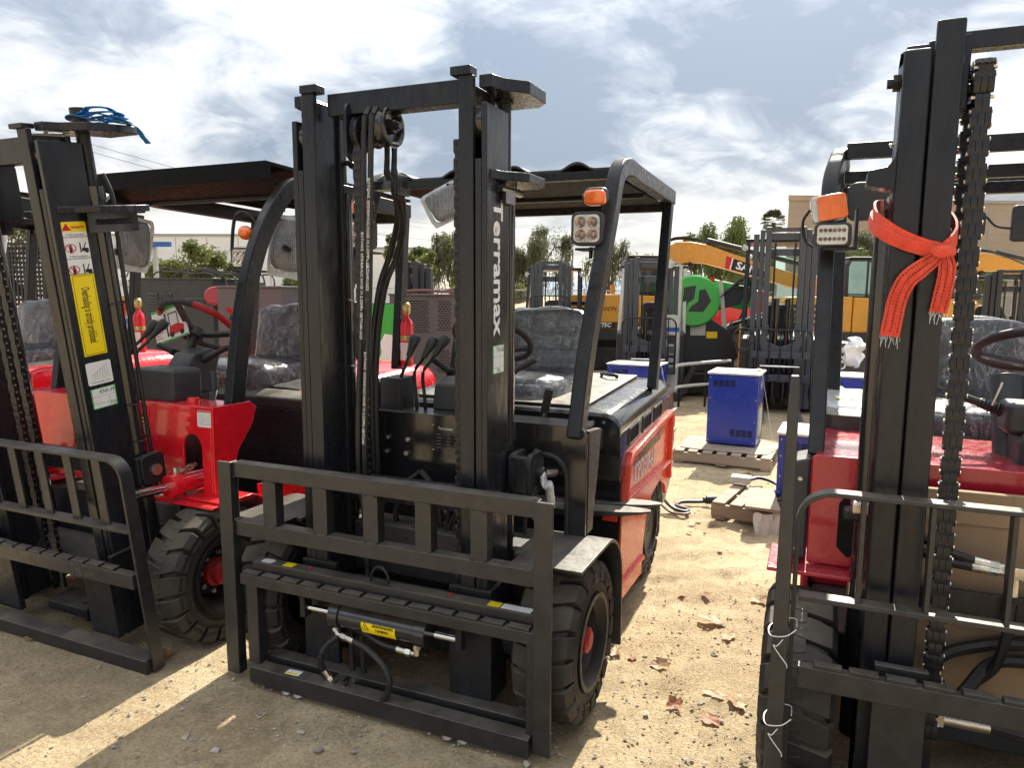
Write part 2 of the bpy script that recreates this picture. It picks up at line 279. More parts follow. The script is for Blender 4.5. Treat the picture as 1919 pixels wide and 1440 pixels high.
# ------------------------------------------------------------------ mesh helpers
def frame_for(d, up=(0, 0, 1)):
    d = V(d).normalized(); u = V(up)
    if abs(d.dot(u)) > .98: u = V((0, 1, 0)) if abs(d.y) < .9 else V((1, 0, 0))
    s = d.cross(u).normalized(); u2 = s.cross(d).normalized()
    return d, s, u2
class MB:
    def __init__(s, M=None): s.v = []; s.f = []; s.M = M
    def add(s, vs, fs):
        n = len(s.v)
        s.v += [tuple(s.M @ V(p)) if s.M else tuple(p) for p in vs]
        s.f += [tuple(i + n for i in f) for f in fs]; return s
    def box(s, x0, x1, y0, y1, z0, z1):
        return s.add([(x0, y0, z0), (x1, y0, z0), (x1, y1, z0), (x0, y1, z0), (x0, y0, z1), (x1, y0, z1), (x1, y1, z1), (x0, y1, z1)],
                     [(0, 3, 2, 1), (4, 5, 6, 7), (0, 1, 5, 4), (1, 2, 6, 5), (2, 3, 7, 6), (3, 0, 4, 7)])
    def bar(s, p, q, w, h, up=(0, 0, 1)):
        p, q = V(p), V(q); d, a, u = frame_for(q - p, up); a = a * (w / 2); u = u * (h / 2)
        return s.add([p - a - u, p + a - u, p + a + u, p - a + u, q - a - u, q + a - u, q + a + u, q - a + u],
                     [(0, 1, 2, 3), (7, 6, 5, 4), (0, 4, 5, 1), (1, 5, 6, 2), (2, 6, 7, 3), (3, 7, 4, 0)])
    def cyl(s, p, q, r, n=16, r2=None, cap=True):
        p, q = V(p), V(q); r2 = r if r2 is None else r2; d, a, u = frame_for(q - p)
        vs = []
        for c, rr in ((p, r), (q, r2)):
            for i in range(n):
                t = 2 * math.pi * i / n; vs.append(c + a * (rr * math.cos(t)) + u * (rr * math.sin(t)))
        fs = [(i, (i + 1) % n, n + (i + 1) % n, n + i) for i in range(n)]
        if cap: fs += [tuple(range(n))[::-1], tuple(range(n, 2 * n))]
        return s.add(vs, fs)
    def sweep(s, pts, prof, up=(0, 0, 1), closed=False, scales=None, cap=True):
        pts = [V(p) for p in pts]; n = len(pts); m = len(prof); vs = []; pu = V(up)
        for i, p in enumerate(pts):
            a = pts[(i - 1) % n] if (closed or i > 0) else p; b = pts[(i + 1) % n] if (closed or i < n - 1) else p
            d, sd_, u = frame_for(b - a, pu)
            k = 1. if scales is None else scales[i]
            for (x, y) in prof: vs.append(p + sd_ * (x * k) + u * (y * k))
        fs = []
        for i in range(n if closed else n - 1):
            j = (i + 1) % n
            for k in range(m): l = (k + 1) % m; fs.append((i * m + k, i * m + l, j * m + l, j * m + k))
        if cap and not closed: fs += [tuple(range(m))[::-1], tuple(range((n - 1) * m, n * m))]
        return s.add(vs, fs)
    def tube(s, pts, r, n=8, closed=False, up=(.13, .21, .97), scales=None):
        return s.sweep(pts, [(r * math.cos(2 * math.pi * i / n), r * math.sin(2 * math.pi * i / n)) for i in range(n)], up, closed, scales)
    def strip(s, pts, w, h, up=(0, 0, 1), closed=False):
        return s.sweep(pts, [(-w / 2, -h / 2), (w / 2, -h / 2), (w / 2, h / 2), (-w / 2, h / 2)], up, closed)
    def prism(s, poly, ax, a, b):
        f = {'x': lambda p, t: (t, p[0], p[1]), 'y': lambda p, t: (p[0], t, p[1]), 'z': lambda p, t: (p[0], p[1], t)}[ax]
        n = len(poly); vs = [f(p, a) for p in poly] + [f(p, b) for p in poly]
        return s.add(vs, [tuple(range(n))[::-1], tuple(range(n, 2 * n))] + [(i, (i + 1) % n, n + (i + 1) % n, n + i) for i in range(n)])
    def lathe(s, prof, c, d, n=32, closed=False):
        c = V(c); d, a, u = frame_for(d); m = len(prof); vs = []
        for i in range(n):
            t = 2 * math.pi * i / n
            for (r, h) in prof: vs.append(c + d * h + (a * math.cos(t) + u * math.sin(t)) * r)
        fs = []
        for i in range(n):
            j = (i + 1) % n
            for k in range(m if closed else m - 1):
                l = (k + 1) % m; fs.append((i * m + k, i * m + l, j * m + l, j * m + k))
        return s.add(vs, fs)
    def rbox(s, c, h, e=.35, n=20, m=12, wob=0., seed=0):
        # rounded (superellipsoid) cushion shape, half sizes h
        def sp(x, p): return math.copysign(abs(x) ** p, x)
        vs = []; rr = random.Random(seed)
        for j in range(m + 1):
            ph = -math.pi / 2 + math.pi * j / m
            for i in range(n):
                th = 2 * math.pi * i / n
                p = V((sp(math.cos(ph), e) * sp(math.cos(th), e) * h[0], sp(math.cos(ph), e) * sp(math.sin(th), e) * h[1], sp(math.sin(ph), e) * h[2]))
                if wob: p += NZ.noise_vector(p * 9 + V((seed, 0, 0))) * wob
                vs.append(p + V(c))
        fs = [(j * n + i, j * n + (i + 1) % n, (j + 1) * n + (i + 1) % n, (j + 1) * n + i) for j in range(m) for i in range(n)]
        return s.add(vs, fs)
    def ball(s, c, r, n=12, m=8): return s.rbox(c, r if isinstance(r, tuple) else (r, r, r), 1., n, m)

def mesh(mb, name, ang=35):
    me = bpy.data.meshes.new(name); me.from_pydata(mb.v, [], mb.f); me.update()
    bm = bmesh.new(); bm.from_mesh(me); bmesh.ops.remove_doubles(bm, verts=bm.verts, dist=1e-6) if len(mb.v) < 3000 else None
    bmesh.ops.recalc_face_normals(bm, faces=bm.faces); bm.to_mesh(me); bm.free()
    me.polygons.foreach_set('use_smooth', [True] * len(me.polygons)); me.set_sharp_from_angle(angle=R(ang)); return me
def link(name, me, parent=None):
    o = bpy.data.objects.new(name, me); COL.objects.link(o)
    if parent: o.parent = parent
    return o
def obj(name, mb, m, parent=None, bev=0., label=None, ang=35):
    me = mesh(mb, name, ang); me.materials.append(MT[m] if isinstance(m, str) else m)
    o = link(name, me, parent)
    if bev:
        b = o.modifiers.new('bevel', 'BEVEL'); b.width = bev; b.segments = 2; b.limit_method = 'ANGLE'; b.angle_limit = R(38); b.harden_normals = True; b.use_clamp_overlap = True
    if label: o['label'] = label
    return o
def inst(name, me, parent=None, M=None):
    o = link(name, me, parent)
    if M: o.matrix_local = M
    return o
def thing(name, label, cat, loc=(0, 0, 0), rz=0., group=None):
    o = bpy.data.objects.new(name, None); COL.objects.link(o); o.location = loc; o.rotation_euler = (0, 0, rz); o.empty_display_size = .2
    return tag(o, label, cat, group)
def tag(o, label, cat, group=None):
    o['label'] = label; o['category'] = cat
    if group: o['group'] = group
    return o
def struct(o, kind='structure'): o['kind'] = kind; return o
def copy_tree(o, parent=None):
    c = o.copy(); COL.objects.link(c); c.parent = parent
    for ch in list(o.children): copy_tree(ch, c)
    return c
def rect(w, h, r=.0, n=4):
    if r <= 0: return [(-w / 2, -h / 2), (w / 2, -h / 2), (w / 2, h / 2), (-w / 2, h / 2)]
    out = []
    for cx, cy, a0 in ((w / 2 - r, -h / 2 + r, -90), (w / 2 - r, h / 2 - r, 0), (-w / 2 + r, h / 2 - r, 90), (-w / 2 + r, -h / 2 + r, 180)):
        for i in range(n + 1): t = R(a0 + 90 * i / n); out.append((cx + r * math.cos(t), cy + r * math.sin(t)))
    return out
def arc(c, r, a0, a1, n, ax='yz', k=0.):
    out = []
    for i in range(n + 1):
        t = R(a0 + (a1 - a0) * i / n); a, b = c[0] + r * math.cos(t), c[1] + r * math.sin(t)
        out.append((k, a, b) if ax == 'yz' else (a, k, b) if ax == 'xz' else (a, b, k))
    return out
def spline(pts, n=8):
    P = [V(p) for p in pts]; P = [P[0] * 2 - P[1]] + P + [P[-1] * 2 - P[-2]]; out = []
    for i in range(1, len(P) - 2):
        for k in range(n):
            t = k / n; a, b, c, d = P[i - 1:i + 3]
            out.append(.5 * ((2 * b) + (c - a) * t + (2 * a - 5 * b + 4 * c - d) * t * t + (3 * b - a - 3 * c + d) * t ** 3))
    out.append(P[-2]); return out
def face_frame(o, right, up):
    # matrix whose X = right, Y = up, Z = out of the face
    r = V(right).normalized(); u = V(up); u = (u - r * u.dot(r)).normalized(); n = r.cross(u)
    M = Mx((r, u, n)).transposed().to_4x4(); M.translation = V(o); return M
def text(body, size, m, parent, M, name='lettering', bold=0., ext=.0004, sx=1., align='CENTER', res=2, shear=0.):
    cu = bpy.data.curves.new('t', 'FONT'); cu.body = body; cu.size = size; cu.align_x = align; cu.align_y = 'CENTER'; cu.extrude = ext; cu.offset = bold; cu.resolution_u = res; cu.shear = shear
    t = bpy.data.objects.new('t', cu); me = bpy.data.meshes.new_from_object(t); bpy.data.objects.remove(t); bpy.data.curves.remove(cu)
    if not me.materials: me.materials.append(None)
    me.materials[0] = MT[m]; me.name = name
    me.transform(M @ Mx.Diagonal((sx, 1, 1, 1)))
    return link(name, me, parent)
def plate(name, w, h, m, parent, M, th=.0008, r=.0, **k):
    mb = MB(M); mb.prism(rect(w, h, r), 'z', 0, th); return obj(name, mb, m, parent, **k)
# ------------------------------------------------------------------ truck components (truck axes: x to its left, y rearwards, z up, y=0 at the carriage face)
def tilt_mx(deg, y=.2, z=.12):
    return Mx.Translation((0, y, z)) @ Mx.Rotation(R(deg), 4, 'X') @ Mx.Translation((0, -y, -z))

NUT = None
def nut_mesh():
    global NUT
    if NUT is None:
        mb = MB(); mb.cyl((0, 0, 0), (0, 0, .010), .0095, 6); mb.cyl((0, 0, .010), (0, 0, .016), .005, 8)
        NUT = mesh(mb, 'bolt_head'); NUT.materials.append(MT['bolt'])
    return NUT
def bolt(parent, p, d, s=1., name='bolt'):
    q = V(d).to_track_quat('Z', 'Y').to_matrix().to_4x4(); q.translation = V(p)
    return inst(name, nut_mesh(), parent, q @ Mx.Diagonal((s, s, s, 1)))

def wheel(parent, xo, y, r, w, s=1, hub='hubred', lugs=19, name='wheel', phase=0.):
    """s=+1: outer face towards +x at x=xo"""
    c = V((xo, y, r)); ax = V((s, 0, 0))
    rim = MB(); ri = r * .56
    rim.lathe([(ri, -w * .9), (ri, -.012), (ri + .012, 0), (ri + .012, .006), (ri - .006, .006), (ri - .02, -.02), (ri - .035, -.03), (ri - .045, -.07), (ri * .64, -.095), (ri * .60, -.078), (.02, -.078)], c, ax, 40)
    wh = obj(name, rim, 'rimblack', parent)
    ty = MB()
    r0 = r * .945
    ty.lathe([(ri + .004, -w + .02), (r0 - .05, -w + .004), (r0 - .012, -w + .022), (r0, -w + .05), (r0, -.05), (r0 - .012, -.022), (r0 - .05, -.004), (r * .70, -.002), (r * .69, .002), (r * .66, .002), (r * .65, -.003), (ri + .004, -.008)], c, ax, 48)
    n = lugs
    for k in range(n):
        for side in (0, 1):
            a0 = 2 * math.pi * (k + .5 * side) / n + phase; da = 2 * math.pi / n * .80
            # across the tread: h from centre line to shoulder, then down the side wall
            hc = -w / 2; sg = 1 if side else -1
            rows = [(sg * -.018, r, -.10), (sg * w * .22, r, .10), (sg * (w / 2 - .012), r - .004, .26), (sg * (w / 2 + .004), r - .03, .30), (sg * (w / 2 - .001), r * .85, .30)]
            d, a, u = frame_for(ax)
            vs = []
            for (h, rr, sk) in rows:
                for (rad, dd) in ((rr, 0), (rr, 1), (max(r0 - .012 if rr > r * .9 else rr - .03, r * .70), 1), (max(r0 - .012 if rr > r * .9 else rr - .03, r * .70), 0)):
                    wdt = da * (1 if abs(h) < w * .3 else .90)
                    t = a0 + sk * da + (dd - .5) * wdt * (1.0 if rad == rr else 1.15)
                    vs.append(c + d * (hc + h) + (a * math.cos(t) + u * math.sin(t)) * rad)
            fs = [(0, 1, 2, 3), (19, 18, 17, 16)]
            for i in range(4):
                for q in range(4): fs.append((i * 4 + q, i * 4 + (q + 1) % 4, i * 4 + 4 + (q + 1) % 4, i * 4 + 4 + q))
            ty.add(vs, fs)
    obj('tyre', ty, 'rubber', wh, bev=.003)
    hb = MB(); hb.lathe([(ri * .40, -.077), (ri * .38, -.058), (ri * .30, -.050), (ri * .28, -.018), (ri * .20, -.010), (.001, -.010)], c, ax, 24)
    obj('hub', hb, hub, wh)
    for i in range(8):
        t = 2 * math.pi * i / 8 + .2; d, a, u = frame_for(ax)
        bolt(wh, c + d * -.077 + (a * math.cos(t) + u * math.sin(t)) * ri * .51, ax, 1.15, 'wheel_nut')
    return wh

LINK = {}
def chain(parent, x, y, z0, z1, M=None, pitch=.032, w=.034, d=.016):
    """vertical leaf chain: alternating wide and narrow link packs"""
    key = (pitch, w, d)
    if key not in LINK:
        ms = []
        for ww in (w, w * .72):
            mb = MB()
            prof = [(d * .5 * math.cos(t), pitch * .5 + d * .5 * math.sin(t)) for t in [R(a) for a in (0, 45, 90, 135, 180)]]
            prof = [(d * .5, pitch * .5 - .001), (d * .30, pitch * .62 + d * .2), (-d * .30, pitch * .62 + d * .2), (-d * .5, pitch * .5 - .001), (-d * .45, 0), (-d * .5, -pitch * .5), (-d * .30, -pitch * .62 - d * .2), (d * .30, -pitch * .62 - d * .2), (d * .5, -pitch * .5), (d * .45, 0)]
            n = 3 if ww == w else 2; gap = ww * .035; t = (ww - gap * (n - 1)) / n
            for i in range(n):
                x0 = -ww / 2 + i * (t + gap); mb.prism(prof, 'x', x0, x0 + t)
            me = mesh(mb, 'chain_link'); me.materials.append(MT['chain']); me.materials.append(MT['zinc'])
            bm = bmesh.new(); bm.from_mesh(me); n0 = len(bm.faces); pn = MB(); pn.cyl((-w * .57, 0, pitch * .5), (w * .57, 0, pitch * .5), d * .24, 8)
            bv = [bm.verts.new(p) for p in pn.v]; [setattr(bm.faces.new([bv[i] for i in f]), 'material_index', 1) for f in pn.f]; bm.to_mesh(me); bm.free(); ms.append(me)
        LINK[key] = ms
    rod = MB(M); rod.box(x - w * .25, x + w * .25, y - .006, y + .006, z0 - .10, z0)
    o = obj('lift_chain', rod, 'chain', parent)
    n = int((z1 - z0) / pitch)
    for i in range(n):
        m = Mx.Translation((x, y, z0 + (i + .5) * pitch)); inst('chain_link', LINK[key][i % 2], o, (M @ m) if M else m)
    return o

def rails(parent, M, m='rail', xo=.38, xi=.281, yf=.112, depth=.178, zo=2.10, zi=2.22, z0=.07):
    for s in (-1, 1):
        yr = yf + depth
        def sx(a, b): return (min(s * a, s * b), max(s * a, s * b))
        o = MB(M)
        xw = xo - .020
        o.box(*sx(xw, xo), yf + .004, yr - .004, z0, zo)
        o.box(*sx(xi + .056, xw), yf + .004, yf + .026, z0, zo - .17); o.box(*sx(xi + .02, xw), yr - .026, yr - .004, z0, zo)
        obj('outer_rail', o, m, parent, bev=.003)
        i = MB(M)
        i.box(*sx(xi, xi + .052), yf, yf + .022, z0 + .03, zi); i.box(*sx(xi + .014, xi + .036), yf + .022, yr - .03, z0 + .03, zi - .02); i.box(*sx(xi, xi + .052), yr - .030, yr - .008, z0 + .03, zi - .02)
        obj('inner_rail', i, m, parent, bev=.003)
        r = MB(M); r.cyl((s * (xi + .038), yf + .062, zo - .05), (s * (xw - .002), yf + .062, zo - .05), .052, 28)
        obj('mast_roller', r, 'gloss', parent, bev=.003)

def lift_cyl(parent, M, x=.34, y=.335, r=.042, z0=.15, zb=1.85, zt=2.16):
    for s in (-1, 1):
        b = MB(M); b.cyl((s * x, y, z0), (s * x, y, zb), r, 24); b.cyl((s * x, y, zb), (s * x, y, zb + .05), r * 1.12, 24)
        c = obj('lift_cylinder', b, 'gloss', parent)
        q = MB(M); q.cyl((s * x, y, zb + .05), (s * x, y, zt), r * .62, 20); q.cyl((s * x, y, zt - .02), (s * x, y, zt + .03), r * .8, 20)
        obj('piston_rod', q, 'steel', c)

def hose(parent, pts, r=.011, m='hose', n=8, name='hydraulic_hose', k=8):
    mb = MB(); mb.tube(spline(pts, k), r, n); return obj(name, mb, m, parent)
def fitting(parent, p, q, r=.013, m='zinc'):
    p, q = V(p), V(q); d = (q - p); mb = MB()
    mb.cyl(p, p + d * .5, r * 1.0, 14); mb.cyl(p + d * .5, p + d * .78, r * 1.18, 6); mb.cyl(p + d * .78, q, r * .75, 12)
    return obj('hose_fitting', mb, m, parent)

def flat_backrest(parent, M, hw, zt, zm, zp, zb, slats, r=.085, bar=.052, th=.012, plate_h=.06, scratch=True):
    """bent flat-bar load backrest, notched carriage plate and lower bar"""
    b = MB(M)
    path = [(-hw, .028, zb)] + [(-hw, .028, zp + .05)] + arc((-hw + r, zt - r), r, 180, 90, 8, 'xz', .028) + arc((hw - r, zt - r), r, 90, 0, 8, 'xz', .028) + [(hw, .028, zp + .05), (hw, .028, zb)]
    b.sweep(path, [(-bar / 2, -th / 2), (bar / 2, -th / 2), (bar / 2, th / 2), (-bar / 2, th / 2)], up=(0, 1, 0)) if False else None
    # sweep with the wide side along y
    pts = [V(p) for p in path]; vs = []; fs = []
    for i, p in enumerate(pts):
        a = pts[max(i - 1, 0)]; c = pts[min(i + 1, len(pts) - 1)]; d = (c - a).normalized(); nn = V((0, 1, 0)); s_ = d.cross(nn).normalized()
        for (u, w_) in ((-bar / 2, -th / 2), (bar / 2, -th / 2), (bar / 2, th / 2), (-bar / 2, th / 2)): vs.append(p + nn * u + s_ * w_)
    for i in range(len(pts) - 1):
        for k in range(4): l = (k + 1) % 4; fs.append((i * 4 + k, i * 4 + l, i * 4 + 4 + l, i * 4 + 4 + k))
    fs += [(3, 2, 1, 0), tuple(len(vs) - 4 + k for k in range(4))]
    b.add(vs, fs); obj('backrest_frame', b, 'steel_worn', parent, bev=.002)
    q = MB(M); q.box(-hw + th, hw - th, .004, .052, zm - .007, zm + .007); obj('backrest_crossbar', q, 'steel_worn', parent, bev=.002)
    for (x, w_, d_) in slats:
        q = MB(M); q.box(x - w_ / 2, x + w_ / 2, .03 - d_ / 2, .03 + d_ / 2, zm + .007, zt - th * .5 - .001); obj('backrest_slat', q, 'steel_worn', parent, bev=.002)
    q = MB(M); q.box(-hw + .02, hw - .02, -.004, .03, zp - plate_h, zp)
    n = int((2 * hw - .1) / .088)
    for i in range(n):
        x = -hw + .06 + i * .088; q.box(x, x + .072, -.002, .028, zp, zp + .011)
    obj('carriage_plate', q, 'steel_worn', parent, bev=.002)

def seat(parent, m, y=1.28, z=.93, w=.25, back=.42, base=True, frame='steel'):
    s = MB(); s.rbox((0, y + .22, z + .075), (w, .26, .075), .32, 28, 12, .006, 3); s.rbox((0, y + .20, z + .125), (w * .8, .2, .05), .5, 24, 10, .006, 5)
    obj('seat_cushion', s, m, parent)
    Mb = Mx.Translation((0, y + .46, z + .12)) @ Mx.Rotation(R(-11), 4, 'X')
    b = MB(Mb); b.rbox((0, 0, back / 2), (w * .98, .055, back / 2), .34, 28, 16, .008, 8)
    for k in (.26, .50, .74): b.rbox((0, -.036, back * k), (w * .80, .026, back * .115), .5, 24, 8)
    obj('seat_back', b, m, parent)
    f = MB(Mb); f.rbox((0, -.008, back / 2 - .01), (w * 1.03, .085, back * .54), .42, 40, 26, .016, 5); obj('plastic_film', f, 'film', parent)
    f = MB(); f.rbox((0, y + .20, z + .08), (w * 1.04, .29, .115), .42, 40, 22, .016, 7); obj('plastic_film', f, 'film', parent)
    f = MB(); f.box(-w * .8, w * .8, y + .02, y + .5, z - .05, z + .01); obj('seat_base', f, frame, parent, bev=.004)
    h = MB(); 
    for k in (-1, 1): h.cyl((k * (w + .005), y + .44, z + .07), (k * (w + .03), y + .44, z + .07), .035, 14)
    obj('seat_hinge', h, 'grip', parent)

def lever(parent, p, k, q, name='control_lever', r=.0075, m='steel'):
    mb = MB(); mb.tube(spline([p, V(p).lerp(V(k), .5), k, V(k).lerp(V(q), .6), q], 4), r, 8); o = obj(name, mb, m, parent)
    d = (V(q) - V(k)).normalized(); e = V(q) + d * .075
    g = MB(); g.lathe([(.001, -.012), (.013, -.012), (.014, .012), (.020, .038), (.026, .062), (.020, .080), (.001, .084)], V(q) - d * .01, d, 18); obj('lever_knob', g, 'plastic', o)
    return o

def steering(parent, c, rad, nrm, base, knob=True, red_wrap=False, m='grip', cowl=True):
    c = V(c); d, a, u = frame_for(nrm)
    ring = MB(); pts = [c + (a * math.cos(2 * math.pi * i / 40) + u * math.sin(2 * math.pi * i / 40)) * rad for i in range(40)]
    ring.tube(pts, .0155, 10, closed=True, up=tuple(d)); w = obj('steering_wheel', ring, m, parent)
    sp = MB()
    for ang in (200, 340, 90):
        t = R(ang); e = c + (a * math.cos(t) + u * math.sin(t)) * (rad - .006)
        sp.strip([c - d * .05, c - d * .045 + (e - c) * .3, e], .036, .014, up=tuple(d))
    sp.cyl(c - d * .075, c - d * .030, .048, 20, .042); obj('wheel_spoke', sp, 'plastic', w)
    if red_wrap:
        rw = MB(); rw.tube(pts[30:40] + pts[0:8], .0172, 10, up=tuple(d)); obj('red_grip_section', rw, 'hubred', w, label='red upper part of the steering wheel rim')
        rw = MB(); rw.tube(pts[15:23], .0172, 10, up=tuple(d)); obj('red_grip_section', rw, 'hubred', w)
    if knob:
        kb = MB(); kb.ball(c + a * (rad * .98) + d * .05, .026); kb.cyl(c + a * (rad * .98), c + a * (rad * .98) + d * .04, .01, 10); obj('spinner_knob', kb, 'grip', w)
    col = MB(); col.cyl(base, c - d * .06, .028, 16); obj('steering_column', col, 'steel', parent)
    return w

def stalk(parent, p, q, bel=.5):
    p, q = V(p), V(q); mb = MB(); n = 9; prof = []; d = q - p; L_ = d.length
    for i in range(n):
        t = bel * L_ * i / n; prof += [(.019 - .006 * i / n, t), (.024 - .008 * i / n, t + bel * L_ / n * .5)]
    prof += [(.013, bel * L_), (.0135, L_ * .97), (.009, L_), (.001, L_)]
    mb.lathe(prof, p, d, 16); return obj('control_stalk', mb, 'grip', parent)

def work_lamp(parent, c, w, h, d, out, up=(0, 0, 1), leds=(2, 2), bezel='plastic', lensm='reflector'):
    """square lamp facing 'out' with a grid of led optics"""
    r = V(up).cross(V(out)).normalized(); M = face_frame(c, r, up)
    b = MB(M); b.prism(rect(w, h, min(w, h) * .2), 'z', -d, 0); body = obj('work_lamp', b, bezel, parent, bev=.004)
    f = MB(M); f.prism(rect(w * .82, h * .82, min(w, h) * .15), 'z', 0, .003); obj('lamp_face', f, 'lens', body)
    nx, ny = leds
    for i in range(nx):
        for j in range(ny):
            x = (i - (nx - 1) / 2) * w * .74 / nx; y = (j - (ny - 1) / 2) * h * .74 / ny; rr = min(w / nx, h / ny) * .31
            q = MB(M); q.lathe([(rr * 1.1, .003), (rr * 1.08, .007), (rr * .95, .007), (rr * .55, .0035), (rr * .4, .006), (.0005, .007)], (x, y, 0), (0, 0, 1), 18); obj('lamp_reflector', q, 'led' if lensm == 'led' else 'reflector', body)
    return body

def mirror_wrapped(parent, c, w, h, nrm, ang=0., seed=1):
    r = V((0, 0, 1)).cross(V(nrm)).normalized(); M = face_frame(c, r, (0, 0, 1)) @ Mx.Rotation(R(ang), 4, 'Z')
    b = MB(M); b.rbox((0, 0, 0), (w * .5, h * .5, .022), .35, 24, 10, .012, seed); o = obj('wrapped_mirror', b, 'bubbledark', parent)
    q = MB(M); n = 9
    # loose skirt of bubble wrap round the mirror
    vs = []; fs = []
    for j in range(2):
        for i in range(40):
            t = 2 * math.pi * i / 40; e = .28; k = .97 if j == 0 else 1.20 + .08 * NZ.noise(V((math.cos(t) * 2, math.sin(t) * 2, seed)))
            cx = math.copysign(abs(math.cos(t)) ** e, math.cos(t)) * w * .5 * k; cy = math.copysign(abs(math.sin(t)) ** e, math.sin(t)) * h * .5 * k - (k - 1) * h * .12
            vs += [(cx, cy, .006 + .015 * NZ.noise(V((cx * 12, cy * 12, seed)))), (cx, cy, -.006 + .015 * NZ.noise(V((cx * 12, cy * 12, seed))))]
    for i in range(40):
        j = (i + 1) % 40
        fs += [(2 * i, 2 * j, 80 + 2 * j, 80 + 2 * i), (2 * i + 1, 80 + 2 * i + 1, 80 + 2 * j + 1, 2 * j + 1), (80 + 2 * i, 80 + 2 * j, 80 + 2 * j + 1, 80 + 2 * i + 1)]
    q.add(vs, fs); obj('bubble_wrap', q, 'bubble', o)
    return o

def extinguisher(loc, rz, label, group, s=1.):
    t = thing('fire_extinguisher', label, 'extinguisher', loc, rz, group)
    b = MB(); b.lathe([(.001, 0), (.036, 0), (.042, .006), (.042, .19), (.036, .215), (.016, .235), (.014, .245), (.001, .245)], (0, 0, 0), (0, 0, 1), 24); obj('cylinder_body', b, 'red', t)
    v = MB(); v.rbox((0, 0, .275), (.026, .026, .032), .8, 16, 10); obj('valve_cap', v, 'brass', t)
    k = MB(); k.lathe([(.0425, .125), (.0435, .125), (.0435, .148), (.0425, .148)], (0, 0, 0), (0, 0, 1), 24); k.box(.03, .055, -.012, .012, .125, .148); obj('bracket_band', k, 'brass', t)
    l = MB(); 
    n = 8; vs = []; fs = []
    for i in range(n + 1):
        a = R(-150 + 120 * i / n)
        vs += [(.0424 * math.cos(a), .0424 * math.sin(a), .03), (.0424 * math.cos(a), .0424 * math.sin(a), .115)]
    fs = [(2 * i, 2 * i + 2, 2 * i + 3, 2 * i + 1) for i in range(n)]; l.add(vs, fs); obj('paper_label', l, 'white', t)
    t.scale = (s * .82, s * .82, s * 1.1)
    return t

def sticker_grid(parent, M, w, h, body_m='white', border=None, rows=((.28, None),), lines=True, name='id_sticker'):
    o = plate(name, w, h, body_m, parent, M, r=min(w, h) * .03)
    if border:
        b = MB(M @ Mx.Translation((0, 0, .0008)))
        for (a, c, d, e) in ((-.5, .5, .47, .5), (-.5, .5, -.5, -.47), (-.5, -.46, -.47, .47), (.46, .5, -.47, .47)): b.box(a * w, c * w, d * h, e * h, 0, .0003)
        obj('sticker_border', b, border, o)
    return o
# ------------------------------------------------------------------ ground
def ground():
    def axis(lo, hi, step, far, g):
        a = [lo + i * step for i in range(int((hi - lo) / step) + 1)]
        s = step; x = a[-1]; 
        while x < far: s *= g; x += s; a.append(x)
        s = step; x = a[0]; pre = []
        while x > -far: s *= g; x -= s; pre.append(x)
        return pre[::-1] + a
    xs = axis(-2.6, 2.6, .03, 900, 1.13); ys = axis(1.2, 7.5, .03, 900, 1.10)
    vs = []; n = len(xs)
    for y in ys:
        for x in xs:
            near = max(0., 1 - max(abs(x) - 6, abs(y - 5) - 7, 0) / 6)
            h = 0.
            if near > 0:
                p = V((x, y, 0))
                h = (NZ.noise(p * .9) * .012 + NZ.noise(p * 3.1) * .006 + NZ.noise(p * 9) * .0035 + NZ.noise(p * 27) * .0022) * near - .006 * near
                # shallow tyre ruts curving between the trucks
                for (cx, amp) in ((1.25, .020), (.95, .016), (.55, .010), (2.3, .016)):
                    u = x - (cx + .42 * (y - 4) + .05 * math.sin(y * 1.7)); h -= amp * math.exp(-(u / .07) ** 2) * near * (.6 + .4 * math.sin(y * 22))
                for (cy, amp) in ((3.55, .010), (3.78, .014), (4.02, .013), (4.9, .012), (2.15, .008), (2.45, .008)):
                    u = y - (cy + .16 * (x - 1) + .10 * math.sin(x * 1.3 + cy * 3)); h -= amp * math.exp(-(u / .045) ** 2) * near * (.55 + .45 * math.sin(x * 60)) - amp * .5 * math.exp(-((u - .075) / .03) ** 2) * near
            vs.append((x, y, h))
    fs = [(j * n + i, j * n + i + 1, (j + 1) * n + i + 1, (j + 1) * n + i) for j in range(len(ys) - 1) for i in range(n - 1)]
    me = bpy.data.meshes.new('ground'); me.from_pydata(vs, [], fs); me.polygons.foreach_set('use_smooth', [True] * len(fs)); me.materials.append(MT['dirt'])
    struct(link('ground', me))
ground()
